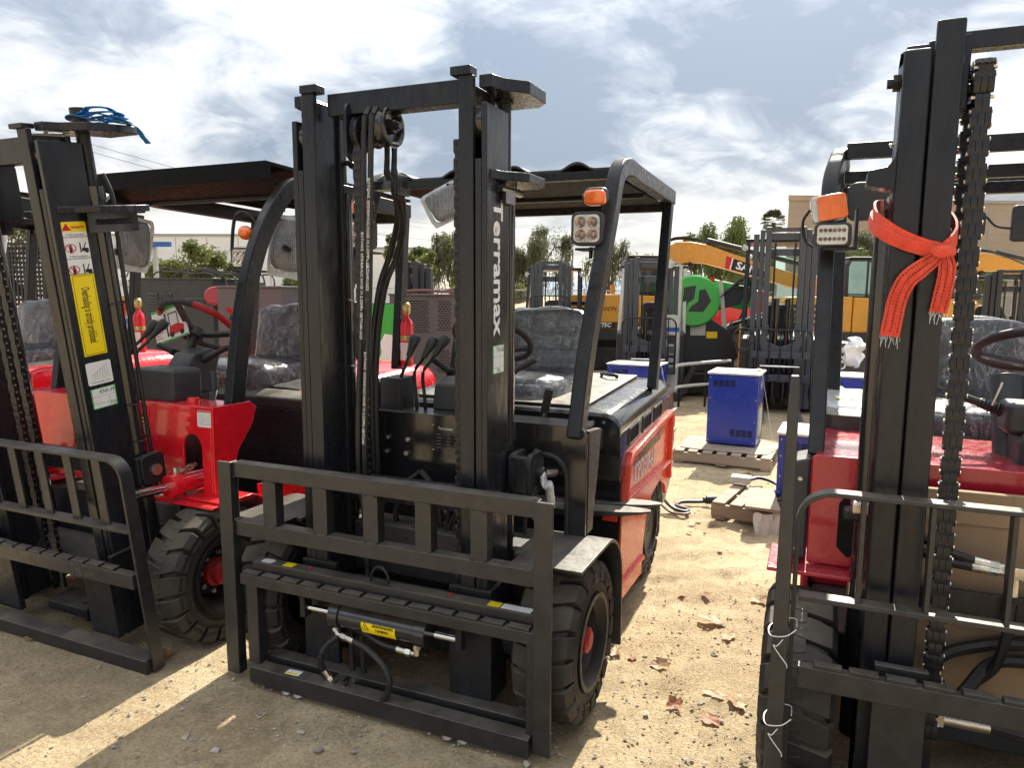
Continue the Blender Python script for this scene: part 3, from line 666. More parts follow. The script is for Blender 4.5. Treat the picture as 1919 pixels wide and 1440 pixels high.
def gravel():
    rr = random.Random(4); mb = MB(); cnt = 0
    base = [V(p) for p in ((1, 0, 0), (-1, 0, 0), (0, 1, 0), (0, -1, 0), (0, 0, 1), (0, 0, -1), (.6, .6, .5), (-.6, .6, .5), (.6, -.6, .5), (-.6, -.6, .5))]
    F = [(0, 6, 8), (1, 9, 7), (2, 7, 6), (3, 8, 9), (4, 6, 7), (4, 7, 9), (4, 9, 8), (4, 8, 6), (0, 2, 6), (2, 1, 7), (1, 3, 9), (3, 0, 8), (0, 5, 2), (2, 5, 1), (1, 5, 3), (3, 5, 0)]
    while cnt < 12000:
        y = 1.6 + 7.5 * rr.random() ** 1.8; x = (rr.random() * 2 - 1) * (1.3 + .72 * y)
        if NZ.noise(V((x * .8, y * .8, 3))) < rr.uniform(-.5, .35): continue
        s = .0024 + .0058 * rr.random() ** 2.2 if rr.random() < .985 else rr.uniform(.009, .016)
        q = Mx.Rotation(rr.random() * 6.28, 3, 'Z'); sc_ = V((s * rr.uniform(.7, 1.5), s * rr.uniform(.7, 1.3), s * rr.uniform(.4, .8)))
        j = [1 + rr.uniform(-.22, .22) for _ in base]
        mb.add([q @ V((p.x * sc_.x * k, p.y * sc_.y * k, p.z * sc_.z * k)) + V((x, y, -.002 + s * .15)) for p, k in zip(base, j)], F); cnt += 1
    me = bpy.data.meshes.new('gravel'); me.from_pydata(mb.v, [], mb.f); me.materials.append(MT['stone'])
    o = struct(link('gravel', me), 'stuff'); o['label'] = 'loose gravel and small stones scattered over the dirt'; o['category'] = 'gravel'
gravel()
# ------------------------------------------------------------------ centre truck: black with orange-red lower body
YAW3 = R(23.1)
def guard_posts(t, hw=.58, m='steel', mid=(.555, 1.33), base=(.43, .98), knee=(.80, 1.80), top=(1.02, 2.035), rear=(2.0, 2.03), rear_base=(1.70, 1.02), w=.055, d=.075):
    for s in (-1, 1):
        p = MB()
        kx = V((s * hw, knee[0], knee[1])); bx = V((s * hw, base[0], base[1])); tx = V((s * hw, top[0], top[1]))
        dirn = (kx - bx).normalized()
        path = spline([bx, V((s * hw, mid[0], mid[1])), kx, tx + V((0, -.13, -.055)), tx, tx.lerp(V((s * hw, rear[0], rear[1])), .2)], 7)
        path += [V((s * hw, (top[0] + rear[0]) / 2, (top[1] + rear[1]) / 2)), V((s * hw, rear[0], rear[1]))]
        p.strip(path, d, w, up=(1, 0, 0)); obj('guard_front_post', p, m, t, bev=.008)
        q = MB(); q.bar((s * hw, rear_base[0], rear_base[1]), (s * (hw - .004), rear[0] - .04, rear[1] - .03), .05, .062, up=(0, 1, 0)); obj('guard_rear_post', q, m, t, bev=.006)

def centre_truck():
    t = thing('forklift', 'black electric forklift with orange-red lower body, white Terramax lettering on its mast', 'forklift', (-.46926765, 2.44065553, 0), -YAW3, 'forklifts in the front row')
    M = tilt_mx(1.0)
    def P(name, mb, m='steel', bev=.003, **k): return obj(name, mb, m, t, bev, **k)
    # --- load backrest: welded square tube frame with angle-iron slats
    for s, (a, b) in ((-1, (-.680, -.618)), (1, (.598, .660))):
        q = MB(M); q.box(a, b, -.012, 0, .03, .873); (q.box(b - .012, b, 0, .030, .03, .873) if s < 0 else q.box(a, a + .012, 0, .030, .03, .873)); P('backrest_post', q, 'steel_worn')
    q = MB(M); q.box(-.618, .598, .002, .05, .815, .871); P('backrest_top_bar', q, 'steel_worn')
    q = MB(M); q.box(-.618, .598, .002, .05, .588, .645); P('backrest_crossbar', q, 'steel_worn')
    for x in (-.452, -.225, -.012, .196, .402):
        q = MB(M); q.box(x - .030, x + .022, .004, .012, .645, .815); q.box(x + .022, x + .030, .004, .048, .645, .815); P('backrest_slat', q, 'steel_worn', .0015)
    for x in (-.618, -.475, -.43, -.248, -.203, -.035, .01, .173, .218, .379, .424, .592):
        for z in (.647, .813):
            q = MB(M); rr_ = random.Random(int(x * 1000 + z * 77)); q.tube([V((x + rr_.uniform(-.0015, .0015), .001 + i * .004, z + rr_.uniform(-.0015, .0015))) for i in range(9)], .0042, 6, scales=[rr_.uniform(.7, 1.3) for _ in range(9)]); P('weld_bead', q, 'steel_worn', 0)
    # --- side shifter
    q = MB(M); q.box(-.572, .590, .032, .086, .440, .481); b = P('side_shift_beam', q, 'steel_worn')
    for (x, w_, c) in ((-.515, .055, 'white'), (-.415, .045, 'yellow'), (.435, .045, 'yellow'), (.515, .105, 'white')):
        plate('warning_sticker', w_, .034, c, b, (M @ Mx.Translation((x, .059, .4815))) @ Mx.Identity(4), r=.014 if w_ == .055 else 0)
    for x in (-.32, .27):
        q = MB(M); q.cyl((x, .06, .481), (x, .06, .489), .007, 10); obj('grease_cap', q, 'hubred', b)
    q = MB(M); q.tube([V((-.015 + .038 * math.cos(a), .06, .482 + .055 * math.sin(a))) for a in [R(-20 + 220 * i / 14) for i in range(15)]], .0055, 8); obj('lifting_eye', q, 'steel', b)
    q = MB(M); q.box(-.600, .606, -.006, .028, .400, .440)
    for i in range(13):
        x = -.592 + i * .0915; q.box(x, x + .076, -.004, .026, .440, .451)
    P('carriage_plate', q, 'steel_worn', .002)
    for a, b_ in ((-.578, -.524), (.572, .606)):
        q = MB(M); q.box(a, b_, -.002, .046, .088, .400); P('carriage_post', q, 'steel_worn')
    q = MB(M); q.box(-.552, .592, -.030, .030, .022, .088); lb = P('lower_carriage_bar', q, 'steel_worn')
    plate('warning_sticker', .06, .032, 'white', lb, M @ Mx.Translation((-.365, 0, .0885)) @ Mx.Rotation(R(4), 4, 'Z'))
    plate('warning_sticker', .05, .010, 'yellow', lb, M @ Mx.Translation((-.368, -.009, .0895)) @ Mx.Rotation(R(4), 4, 'Z'), th=.0006)
    q = MB(M); q.box(-.540, .560, .050, .110, .058, .102); P('lower_shift_rail', q, 'steel_worn')
    for x in (-.40, -.345, .285, .345):
        q = MB(M); q.cyl((x, 0, .004), (x, 0, .024), .022, 16, .017); P('slide_button', q, 'bolt', 0)
    for x0, x1 in ((-.388, -.232), (.240, .402)):
        q = MB(M); q.box(x0, x1, .100, .122, .085, .50); q.box(x1 - .02 if x0 > 0 else x0, x1 if x0 > 0 else x0 + .02, .122, .235, .09, .50); P('carriage_upright', q, 'steel')
    q = MB(M); q.box(-.232, .240, .112, .135, .30, .395); P('carriage_web', q, 'steel')
    # side shift cylinder with chrome rods
    q = MB(M); q.cyl((-.178, .05, .335), (.165, .05, .335), .045, 28); q.cyl((-.205, .05, .335), (-.165, .05, .335), .053, 28); q.cyl((.15, .05, .335), (.195, .05, .335), .053, 28); cy = P('side_shift_cylinder', q, 'gloss', .002)
    for x0, x1 in ((-.330, -.2), (.19, .305)): q = MB(M); q.cyl((x0, .05, .335), (x1, .05, .335), .0125, 18); obj('cylinder_rod', q, 'chrome', cy)
    for x in (-.338, .312):
        q = MB(M); q.box(x - .012, x + .012, .028, .07, .30, .40); P('cylinder_lug', q, 'steel')
    yl = MB(M); n = 8; vs = []; fs = []
    for i in range(n + 1):
        a = R(168 + 74 * i / n); vs += [(-.065, .05 + .0455 * math.cos(a), .335 - .0455 * math.sin(a) * 1), (.075, .05 + .0455 * math.cos(a), .335 - .0455 * math.sin(a))]
    vs = []
    for i in range(n + 1):
        a = R(165 + 60 * i / n); vs += [(-.062, .05 + .0456 * math.cos(a), .335 + .0456 * math.sin(a)), (.078, .05 + .0456 * math.cos(a), .335 + .0456 * math.sin(a))]
    fs = [(2 * i, 2 * i + 1, 2 * i + 3, 2 * i + 2) for i in range(n)]; yl.add(vs, fs); st = obj('yellow_warning_sticker', yl, 'yellow', cy)
    FM = M @ face_frame((0, .0035, .333), (1, 0, 0), (0, -.08, 1))
    text('油缸卸荷前请先卸压', .0115, 'ink', cy, FM @ Mx.Translation((.028, .008, 0)), sx=.85); text('产品质量保证', .0105, 'ink', cy, FM @ Mx.Translation((.024, -.008, 0)), sx=.85)
    w = MB(FM); tri = [V((-.045 + .017 * math.cos(R(a)), -.002 + .017 * math.sin(R(a)), .0004)) for a in (90, 210, 330)]; w.tube(tri, .0010, 6, True); w.box(-.0458, -.0442, -.004, .006, 0, .0008); obj('warning_triangle', w, 'ink', cy)
    # side shift hoses
    hose(t, [M @ V(p) for p in ((-.175, .03, .262), (-.215, .012, .225), (-.238, .0, .175), (-.236, .005, .125), (-.222, .01, .095))], .0115)
    hose(t, [M @ V(p) for p in ((-.105, .015, .262), (-.03, .0, .250), (.045, -.012, .205), (.068, -.02, .145), (.035, -.02, .082), (-.03, -.016, .060), (-.085, -.012, .056))], .0115)
    hose(t, [M @ V(p) for p in ((-.165, .06, .285), (-.08, .045, .283), (.01, .035, .262), (.075, .03, .262))], .0105)
    for x in (-.165, -.115): hose(t, [M @ V(p) for p in ((x, .085, .27), (x, .088, .18), (x + .004, .085, .10))], .0105, k=3)
    fitting(t, M @ V((-.175, .03, .262)), M @ V((-.205, .045, .285)), .012); fitting(t, M @ V((-.10, .015, .262)), M @ V((-.172, .028, .268)), .013)
    fitting(t, M @ V((.07, .03, .262)), M @ V((.135, .04, .252)), .014); fitting(t, M @ V((.140, .045, .245)), M @ V((.140, .05, .290)), .012)
    fitting(t, M @ V((-.232, .008, .125)), M @ V((-.205, .02, .075)), .013); fitting(t, M @ V((-.080, -.012, .056)), M @ V((-.145, 0, .072)), .014)
    for x in (-.188, -.140):
        q = MB(M); q.cyl((x, -.004, .078), (x, .05, .085), .017, 6); P('hose_union', q, 'zinc', 0)
    # --- mast
    rails(t, M, zi=2.186)
    for s in (-1, 1):
        q = MB(M); q.box(*((.258, .330) if s > 0 else (-.330, -.258)), .100, .150, 2.185, 2.212); P('rail_stop', q, 'rail')
    q = MB(M); q.box(-.258, .258, .160, .232, 2.115, 2.19); P('mast_top_crossbar', q, 'rail', .004)
    for z0, z1 in ((.70, .80), (.14, .26)): q = MB(M); q.box(-.36, .36, .278, .302, z0, z1); P('mast_crossmember', q, 'rail')
    lift_cyl(t, M)
    for s in (-1, 1):
        poly = [(.34, .14), (.385, .14), (.400, .20), (.462, .27), (.462, .42), (.42, .47), (.29, .47), (.29, .28), (.34, .28)]
        for (z0, z1, nm) in ((2.150, 2.190, 'cylinder_head_plate'), (1.870, 1.900, 'cylinder_clamp_plate')):
            q = MB(M); q.prism([(s * x, y) for x, y in poly], 'z', z0, z1); P(nm, q, 'rail', .004)
        q = MB(M); q.box(*((.385, .40) if s > 0 else (-.40, -.385)), .22, .30, 1.80, 1.872); q.cyl((s * .392, .19, 1.845), (s * .392, .37, 1.845), .012, 10); P('clamp_bolt', q, 'gloss', 0)
    # lettering and stickers on the outer face of the left rail
    FR = M @ face_frame((.3802, .20, 0), (0, 0, -1), (0, 1, 0))
    text('Terramax', .098, 'letter', t, M @ face_frame((.3806, .198, 1.588), (0, 0, -1), (0, 1, 0)), bold=.0022, sx=1.13)
    sk = sticker_grid(t, M @ face_frame((.3806, .205, 1.284), (0, 1, 0), (0, 0, 1)), .088, .096, 'white', 'green')
    lb_ = MB(M @ face_frame((.3816, .205, 1.284), (0, 1, 0), (0, 0, 1)))
    for (x0, x1, y0, y1) in ((-.045, .045, .0085, .0095), (-.045, .045, -.028, -.027), (.012, .013, -.027, .0085), (-.012, -.011, -.055, -.028)): lb_.box(x0, x1, y0, y1, 0, .0003)
    obj('sticker_ruling', lb_, 'inkgrey', sk)
    text('T15-16', .025, 'ink', sk, M @ face_frame((.3816, .215, 1.315), (0, 1, 0), (0, 0, 1)), sx=.8)
    text('T15', .016, 'ink', sk, M @ face_frame((.3816, .205, 1.246), (0, 1, 0), (0, 0, 1)))
    # lift chains, hose pulley and hoses
    chain(t, -.137, .165, .52, 2.06, M, .030, .036, .018); chain(t, .247, .185, .47, 2.02, M, .030, .036, .018)
    q = MB(M); q.lathe([(.02, -.016), (.060, -.016), (.066, -.012), (.058, -.006), (.058, .006), (.066, .012), (.060, .016), (.02, .016)], (-.137, .20, 2.055), (1, 0, 0), 32); P('chain_sheave', q, 'chain', 0)
    q = MB(M); q.prism(rect(.11, .17, .035), 'x', -.175, -.163); q2 = MB(M @ Mx.Translation((0, .20, 2.06))); q2.prism(rect(.12, .20, .04), 'x', -.178, -.166); P('sheave_bracket', q2, 'rail')
    q = MB(M); prof = [(.03, -.046), (.066, -.046), (.070, -.043), (.060, -.034), (.058, -.024), (.068, -.012), (.058, 0), (.056, .01), (.068, .022), (.070, .026), (.060, .030), (.052, .026), (.046, .008), (.02, .004)]
    q.lathe(prof, (-.040, .20, 2.070), (1, 0, 0), 40); hp = P('hose_pulley', q, 'gloss', 0)
    q = MB(M); q.lathe([(.0685, .020), (.0715, .024), (.0685, .030), (.060, .0315), (.057, .028)], (-.040, .20, 2.070), (1, 0, 0), 40); obj('pulley_rim', q, 'gloss', hp)
    q = MB(M); q.cyl((-.05, .20, 2.07), (-.008, .20, 2.07), .030, 20, .022); q.cyl((-.01, .20, 2.07), (.006, .20, 2.07), .017, 6); q.cyl((.004, .20, 2.07), (.014, .20, 2.07), .011, 14); obj('pulley_axle', q, 'gloss', hp)
    def H(pts, r=.0105): return hose(t, [M @ V(p) for p in pts], r)
    H(((-.055, .262, 1.92), (-.055, .268, 2.02), (-.055, .245, 2.118), (-.055, .20, 2.141), (-.056, .150, 2.11), (-.060, .131, 2.02), (-.085, .138, 1.5), (-.120, .150, 1.1), (-.128, .152, .82), (-.10, .17, .60)))
    H(((-.085, .262, 1.92), (-.085, .268, 2.02), (-.085, .245, 2.118), (-.085, .20, 2.141), (-.086, .150, 2.11), (-.088, .131, 2.02), (-.112, .138, 1.5), (-.150, .150, 1.1), (-.155, .152, .82), (-.13, .17, .60)))
    H(((-.055, .262, 1.94), (-.04, .30, 1.80), (-.10, .36, 1.66), (-.17, .36, 1.50), (-.20, .34, 1.2), (-.20, .34, .7)), .012); H(((-.085, .262, 1.94), (-.07, .31, 1.80), (-.14, .37, 1.66), (-.20, .37, 1.50), (-.22, .34, 1.2), (-.22, .34, .7)), .012)
    for (x, y, lab) in ((-.0715, .1255, 0), ):
        pass
    for (pa, pb, s_) in (((-.0655, .1235, 1.90), (-.0845, .1275, 1.5), 'BOTONG  HYDRAULIC HOSE 10 2-23MPa GB/T3683-2023'), ((-.0990, .1265, 1.72), (-.1205, .1335, 1.33), 'BOTONG  HYDRAULIC HOSE 10 2-23MPa GB/T3683-2023'), ((-.1040, .134, 1.30), (-.1270, .1405, .95), 'BOTONG  HYDRAULIC HOSE 10 2-23MPa GB/T3683')):
        pa, pb = M @ V(pa), M @ V(pb); dd = pb - pa
        text(s_, .0155, 'letter', t, face_frame((pa + pb) / 2 + V((0, -.003, 0)), dd, V((1, .0, 0))), sx=dd.length / (.0155 * .56 * len(s_)), ext=.0002, res=1)
    q = MB(M); q.box(-.125, -.015, .225, .29, 1.865, 1.895); q.box(-.03, -.012, .22, .30, 1.845, 1.915); P('hose_clamp', q, 'gloss', .002)
    for x, y in ((-.235, .30), (-.255, .315)):
        q = MB(M); q.tube(spline([(x, y, .5), (x, y, 1.2), (x + .004, y, 1.88), (x - .02, y, 1.97), (x - .05, y, 1.98)], 6), .009, 8); P('hydraulic_pipe', q, 'gloss', 0)
    for z in (.62, 1.22, 1.47):
        q = MB(M); q.lathe([(.033, 0), (.0345, .002), (.033, .004)], (-.25, .305, z), (0, 0, 1), 18); P('cable_tie', q, 'wire' if z > 1 else 'hose', 0)
    # tilt cylinder clevis on each rail
    for s in (-1, 1):
        q = MB(M)
        rg = rect(.135, .155, .035); 
        for (x0, x1) in ((.385, .412), (.452, .476)):
            q.prism([(y + .335, z + .865) for y, z in rg], 'x', min(s * x0, s * x1), max(s * x0, s * x1))
        q.box(*((.40, .46) if s > 0 else (-.46, -.40)), .268, .30, .80, .935); cv = P('tilt_clevis', q, 'steel', .008)
        k = MB(M); k.cyl((s * .36, .345, .862), (s * .50, .345, .862), .022, 20); k.cyl((s * .405, .345, .862), (s * .462, .345, .862), .040, 24); obj('clevis_pin', k, 'gloss', cv)
        k = MB(M); k.cyl((s * .432, .345, .862), (s * .432, .62, .80), .022, 18); obj('tilt_rod', k, 'chrome', cv)
    pl = MB(M); pl.rbox((.497, .36, .835), (.018, .030, .035), .8, 18, 14, .035, 3); pl.rbox((.510, .40, .775), (.016, .040, .050), .8, 18, 14, .04, 9)
    P('clear_wrap', pl, 'cloudy', 0)
    # --- front bulkhead
    arch = lambda s: [(s * .555, .60), (s * .552, .80)] + [(s * (.470 + .082 * math.cos(R(a))), .835 + .082 * math.sin(R(a))) for a in range(0, 181, 20)] + [(s * .388, .80), (s * .388, .60)]
    poly = [(-.625, .60), (-.625, 1.0), (-.60, 1.03), (.60, 1.03), (.625, 1.0), (.625, .60)] + arch(1) + arch(-1)[::-1]
    q = MB(); q.prism(poly, 'y', .425, .440); P('front_bulkhead', q, 'gloss', .003)
    q = MB(); q.tube([(x, .424, z) for x, z in arch(1)], .009, 8); P('rubber_edging', q, 'grip', 0)
    q = MB(); q.box(-.60, .60, .440, .60, 1.008, 1.024); P('dash_top', q, 'steel', .004)
    for x, z in ((-.212, .922), (-.117, .921), (-.218, .864), (-.125, .864)): bolt(t, (x, .425, z), (0, -1, 0), 1.1)
    for x, z in ((.43, .925), (.43, .87), (.46, .845)): bolt(t, (x, .425, z), (0, -1, 0), 1.0)
    npl = plate('name_plate', .145, .11, 'gloss', t, face_frame((.065, .4245, .94), (1, 0, 0), (0, 0, 1)))
    text('Terramax   CE', .016, 'letter', npl, face_frame((.065, .4233, .977), (1, 0, 0), (0, 0, 1)), ext=.0002)
    k = MB(face_frame((.065, .4235, .94), (1, 0, 0), (0, 0, 1)))
    for i in range(5):
        for (x0, w0) in ((-.055, .018 + .004 * (i % 2)), (-.012, .016), (.022, .030 - .005 * (i % 3))): k.box(x0, x0 + w0, .012 - i * .013, .0145 - i * .013, 0, .0003)
    struct(obj('plate_print', k, 'inkgrey', npl), 'stuff')
    for x, z in ((-.004, .989), (.134, .989), (-.004, .891), (.134, .891)): bolt(npl, (x, .424, z), (0, -1, 0), .4, 'rivet')
    # pillars under the guard posts
    for s in (-1, 1):
        q = MB(); q.prism([(.440, 1.015), (.600, 1.0), (.575, .86), (.525, .70), (.515, .625), (.440, .625)], 'x', min(s * .56, s * .628), max(s * .56, s * .628)); P('post_pillar', q, 'steel', .006)
    # front drive axle, hoses behind the mast
    q = MB(); q.box(-.46, .46, .36, .62, .14, .56); q.cyl((-.50, .28, .29), (.50, .28, .29), .09, 20); q.box(-.3, .3, .30, .40, .40, .60); P('drive_axle', q, 'excdark', .01)
    for (a, b, z) in ((.20, .29, .77), (.20, .29, .70)):
        fitting(t, (a + .075, .36, z), (a, .36, z), .013)
        hose(t, [(a, .36, z), (a - .06, .355, z - .02), (a - .10, .35, z - .12), (a - .09, .35, z - .25)], .011)
    hose(t, [(-.05, .40, .80), (.0, .38, .77), (.05, .37, .68), (.06, .37, .5)], .014); hose(t, [(-.1, .38, .5), (-.14, .36, .62), (-.11, .37, .74), (-.05, .4, .8)], .012)
    # --- wheels
    for s in (1, -1): wheel(t, s * .70, .315, .285, .205, s, phase=.1 * s)
    for s in (1, -1): wheel(t, s * .585, 1.74, .270, .17, s, 'gloss', 17, phase=.3)
    q = MB(); q.box(-.42, .42, 1.66, 1.82, .18, .34); P('steer_axle', q, 'excdark', .01)
    # --- mudguards
    for s in (-1, 1):
        prof = [(s * .60, .085, .618), (s * .60, .40, .618)] + [(s * .60, y, z) for _, y, z in arc((.41, .418), .20, 90, 5, 9)] + [(s * .60, .614, .32), (s * .60, .618, .14)]
        q = MB(); q.strip(prof, .245, .012, up=(0, 0, 1)); P('front_mudguard', q, 'steel_worn', .003)
        q = MB(); q.box(*((.45, .48) if s > 0 else (-.48, -.45)), .17, .43, .606, .624); P('mudguard_flange', q, 'steel_worn', .006)
    # --- chassis, footwell, body sides
    q = MB(); q.box(-.60, .60, .60, 1.03, .335, .352); P('foot_plate', q, 'plastic', .002)
    q = MB(); q.box(-.575, .575, .62, 2.05, .14, .334); P('chassis', q, 'excdark', .006)
    q = MB(); q.box(-.60, .60, 1.03, 1.06, .352, .96); P('battery_bulkhead', q, 'gloss', .004)
    q = MB(); q.box(-.58, .58, 1.06, 2.04, .36, .92); P('battery_case', q, 'excdark', .004)
    side = [(.83, .345), (.865, .125), (1.47, .105), (1.48, .20), (1.53, .36), (1.66, .47), (1.86, .50), (2.00, .44), (2.03, .38), (2.06, .40), (2.065, .60), (2.085, .858), (1.70, .835), (1.135, .79), (1.09, .75), (1.055, .54), (1.035, .52), (1.03, .345)]
    for s in (-1, 1):
        sx = lambda a, b: (min(s * a, s * b), max(s * a, s * b))
        q = MB(); q.prism(side, 'x', *sx(.588, .606)); bp = P('side_panel', q, 'orange', .006)
        q = MB(); q.strip([(s * .608, y, z) for y, z in ((1.062, .55), (1.098, .745), (1.14, .782), (1.70, .826), (2.072, .848), (2.056, .60), (2.05, .47))], .034, .045, up=(s, 0, 0)); obj('panel_border', q, 'orange', bp, .008)
        q = MB(); q.strip([(s * .608, y, z) for y, z in ((1.075, .585), (1.6, .575), (2.045, .572))], .028, .040, up=(s, 0, 0)); obj('panel_ridge', q, 'orange', bp, .010)
        q = MB(); q.strip([(s * .607, y, z) for y, z in ((.85, .215), (1.2, .205), (1.475, .198))], .022, .030, up=(s, 0, 0)); obj('rocker_ridge', q, 'orange', bp, .008)
        q = MB(); q.box(*sx(.52, .588), 1.02, 1.06, .50, .535); obj('panel_lip', q, 'orange', bp, .006)
    text('CPD30-AI', .125, 'letter', t, face_frame((.6078, 1.46, .672), (0, 1, .02), (0, 0, 1)), bold=.002, sx=.85)
    # hood: rounded shoulders, lid on top
    hp_ = [(.606, .70), (.606, .90)] + [(.526 + .08 * math.cos(R(a)), .915 + .08 * math.sin(R(a))) for a in range(10, 91, 16)] + [(.44, .998)]
    poly = hp_ + [(-x, z) for x, z in hp_[::-1]]
    q = MB(); n = len(poly); ys = [.975, .985, 1.0, 1.3, 1.7, 1.98, 2.03, 2.05]; sc_ = [.94, .985, 1., 1., 1., 1., .985, .95]; vs = []
    for y, k in zip(ys, sc_):
        for (x, z) in poly: vs.append((x * (.985 + .015 * k), y, (z - .70) * k + .70 + .045 * (y - .98)))
    fs = [(j * n + i, j * n + (i + 1) % n, (j + 1) * n + (i + 1) % n, (j + 1) * n + i) for j in range(len(ys) - 1) for i in range(n)] + [tuple(range(n)), tuple(range((len(ys) - 1) * n, len(ys) * n))]
    q.add(vs, fs); hd = P('battery_hood', q, 'gloss', 0)
    q = MB(); q.prism([(1.02, 1.002), (1.60, 1.028), (2.0, 1.046), (2.0, 1.058), (1.60, 1.040), (1.02, 1.014)], 'x', -.43, .43); obj('hood_lid', q, 'deck', hd, .005)
    q = MB(); q.tube(spline([(.26, 1.86, 1.052), (.26, 1.86, 1.07), (.32, 1.80, 1.072), (.36, 1.80, 1.07), (.36, 1.80, 1.055)], 3), .009, 8); obj('lid_handle', q, 'steel', hd)
    for i, y in enumerate((1.20, 1.47, 1.72)):
        q = MB(); z = .868 + i * .012; q.strip([(.607, y - .085, z - .03), (.607, y - .08, z + .038), (.607, y + .085, z + .048), (.607, y + .085, z - .02)], .012, .010, up=(1, 0, 0), closed=True); obj('hood_vent', q, 'gloss', hd, .003)
        q = MB(); q.box(.604, .6065, y - .08, y + .08, z - .028, z + .038); obj('vent_recess', q, 'void', hd)
    for x in (.48, .53):
        bolt(t, (x, .974, .955), (0, -1, 0), .7)
    q = MB(); q.rbox((.50, .965, .88), (.035, .02, .05), .5, 16, 8); P('hood_latch', q, 'grip', 0)
    # counterweight with open slots
    cw = [(2.052, 1.0), (2.20, 1.0), (2.30, .975), (2.43, .77), (2.42, .55), (2.34, .38), (2.20, .28), (2.08, .28), (2.052, .40)]
    q = MB(); q.prism(cw, 'x', -.575, .575); c_ = P('counterweight', q, 'gloss', .03)
    for z in (.50, .62, .74):
        k = MB(); k.box(.5755, .5785, 2.20, 2.37, z, z + .055); obj('weight_slot', k, 'void', c_)
        k = MB(); k.prism([(2.19, z + .06), (2.40, z + .075), (2.40, z + .085), (2.19, z + .07)], 'x', .574, .585); obj('slot_lip', k, 'deck', c_)
    k = MB(); k.prism([(2.08, 1.001), (2.21, 1.001), (2.30, .977), (2.30, .985), (2.21, 1.010), (2.08, 1.010)], 'x', -.50, .50); obj('weight_cover', k, 'deck', c_, .003)
    k = MB(); k.box(.5765, .581, 2.13, 2.19, .82, .90); obj('tail_reflector', k, 'void', c_)
    # --- overhead guard, wavy roof sheet
    guard_posts(t)
    q = MB(); q.box(-.56, .56, .955, 1.0, 1.985, 2.02); P('guard_front_bar', q, 'steel', .004)
    q = MB(); q.box(-.56, .56, 1.96, 1.99, 1.955, 2.01); P('guard_rear_bar', q, 'steel', .004)
    q = MB(); nx = 72; vs = []; 
    for (y, k) in ((.955, 1), (1.45, 1), (2.0, .6)):
        for layer in (0, -.010):
            for i in range(nx + 1):
                x = -.575 + 1.15 * i / nx; u = (x + .575) / 1.15
                z = 2.030 + .030 * k * max(0., math.sin(u * math.pi * 8.0 - .6)) ** 1.3 * (1 if .02 < u < .98 else 0)
                vs.append((x, y, z + layer))
    m_ = nx + 1; fs = []
    for j in range(2):
        for i in range(nx):
            a = j * 2 * m_ + i; fs += [(a, a + 1, a + 2 * m_ + 1, a + 2 * m_), (a + m_, a + 3 * m_, a + 3 * m_ + 1, a + m_ + 1)]
    for i in range(nx): fs += [(i, i + m_, i + m_ + 1, i + 1), (4 * m_ + i, 4 * m_ + i + 1, 5 * m_ + i + 1, 5 * m_ + i)]
    q.add(vs, fs); P('roof_sheet', q, 'deck', 0)
    q = MB(); q.box(-.55, .55, 1.0, 1.96, 1.990, 1.996); P('roof_lining', q, 'roofblack', 0)
    for y in (1.5,):
        q = MB(); q.box(-.55, .55, y, y + .03, 1.972, 1.989); P('roof_rib', q, 'steel', .003)
    # lamp brackets with lamps, both sides
    for s in (1, -1):
        x = s * .545
        q = MB(); q.prism([(.70, 1.68), (.83, 1.68), (.93, 1.93), (.88, 1.97), (.83, 1.95), (.78, 1.80), (.70, 1.74)], 'x', x + .028 * s, x + .034 * s); P('lamp_bracket', q, 'steel', .002)
        q = MB(); q.box(min(x - s * .07, x + s * .034), max(x - s * .07, x + s * .034), .69, .80, 1.675, 1.684); q.cyl((x - s * .02, .74, 1.645), (x - s * .02, .74, 1.69), .008, 8); P('lamp_shelf', q, 'steel', .002)
        work_lamp(t, (x - s * .022, .685, 1.757), .125, .128, .055, (.06, -1, .02), leds=(2, 2), lensm='led')
        q = MB(); q.rbox((x - s * .005, .735, 1.878), (.044, .030, .030), .5, 20, 10); sg = P('turn_signal', q, 'amber', 0)
        q = MB(); q.rbox((x - s * .005, .750, 1.886), (.047, .026, .033), .5, 20, 10); obj('signal_housing', q, 'plastic', sg)
        q = MB(); q.cyl((x - s * .06, .755, 1.878), (x - s * .02, .755, 1.878), .018, 14); obj('signal_socket', q, 'grip', sg)
    mirror_wrapped(t, (-.205, .90, 1.905), .165, .13, (.45, -1, .0), 28, 3)
    q = MB(); q.bar((-.16, .94, 2.02), (-.19, .91, 1.975), .03, .006); q.cyl((-.195, .90, 1.965), (-.195, .90, 1.99), .008, 8); P('mirror_bracket', q, 'steel', .002)
    # --- controls
    for (b_, k_, q_) in (((-.20, .54, .985), (-.218, .53, 1.145), (-.188, .56, 1.262)), ((-.145, .54, .985), (-.152, .53, 1.178), (-.112, .56, 1.262)), ((-.104, .54, .985), (-.112, .53, 1.178), (-.062, .56, 1.270))): lever(t, b_, k_, q_)
    q = MB(); q.box(-.30, -.205, .50, .62, 1.0, 1.155); q.box(-.36, -.32, .50, .62, 1.0, 1.13); P('valve_cover', q, 'plastic', .006)
    q = MB(); q.prism([(.56, 1.02), (.74, 1.02), (.72, 1.14), (.66, 1.16), (.58, 1.13)], 'x', -.09, .10); P('column_cowl', q, 'plastic', .014)
    steering(t, (.0, .97, 1.295), .178, (0, .55, .83), (0, .70, 1.05), knob=False)
    stalk(t, (.10, .80, 1.135), (.255, .86, 1.225)); stalk(t, (-.08, .72, 1.16), (-.14, .66, 1.225), .2)
    # parking brake lever
    q = MB(); q.bar((.335, .70, .965), (.365, .69, 1.04), .035, .012); br = P('parking_brake', q, 'gloss', .003)
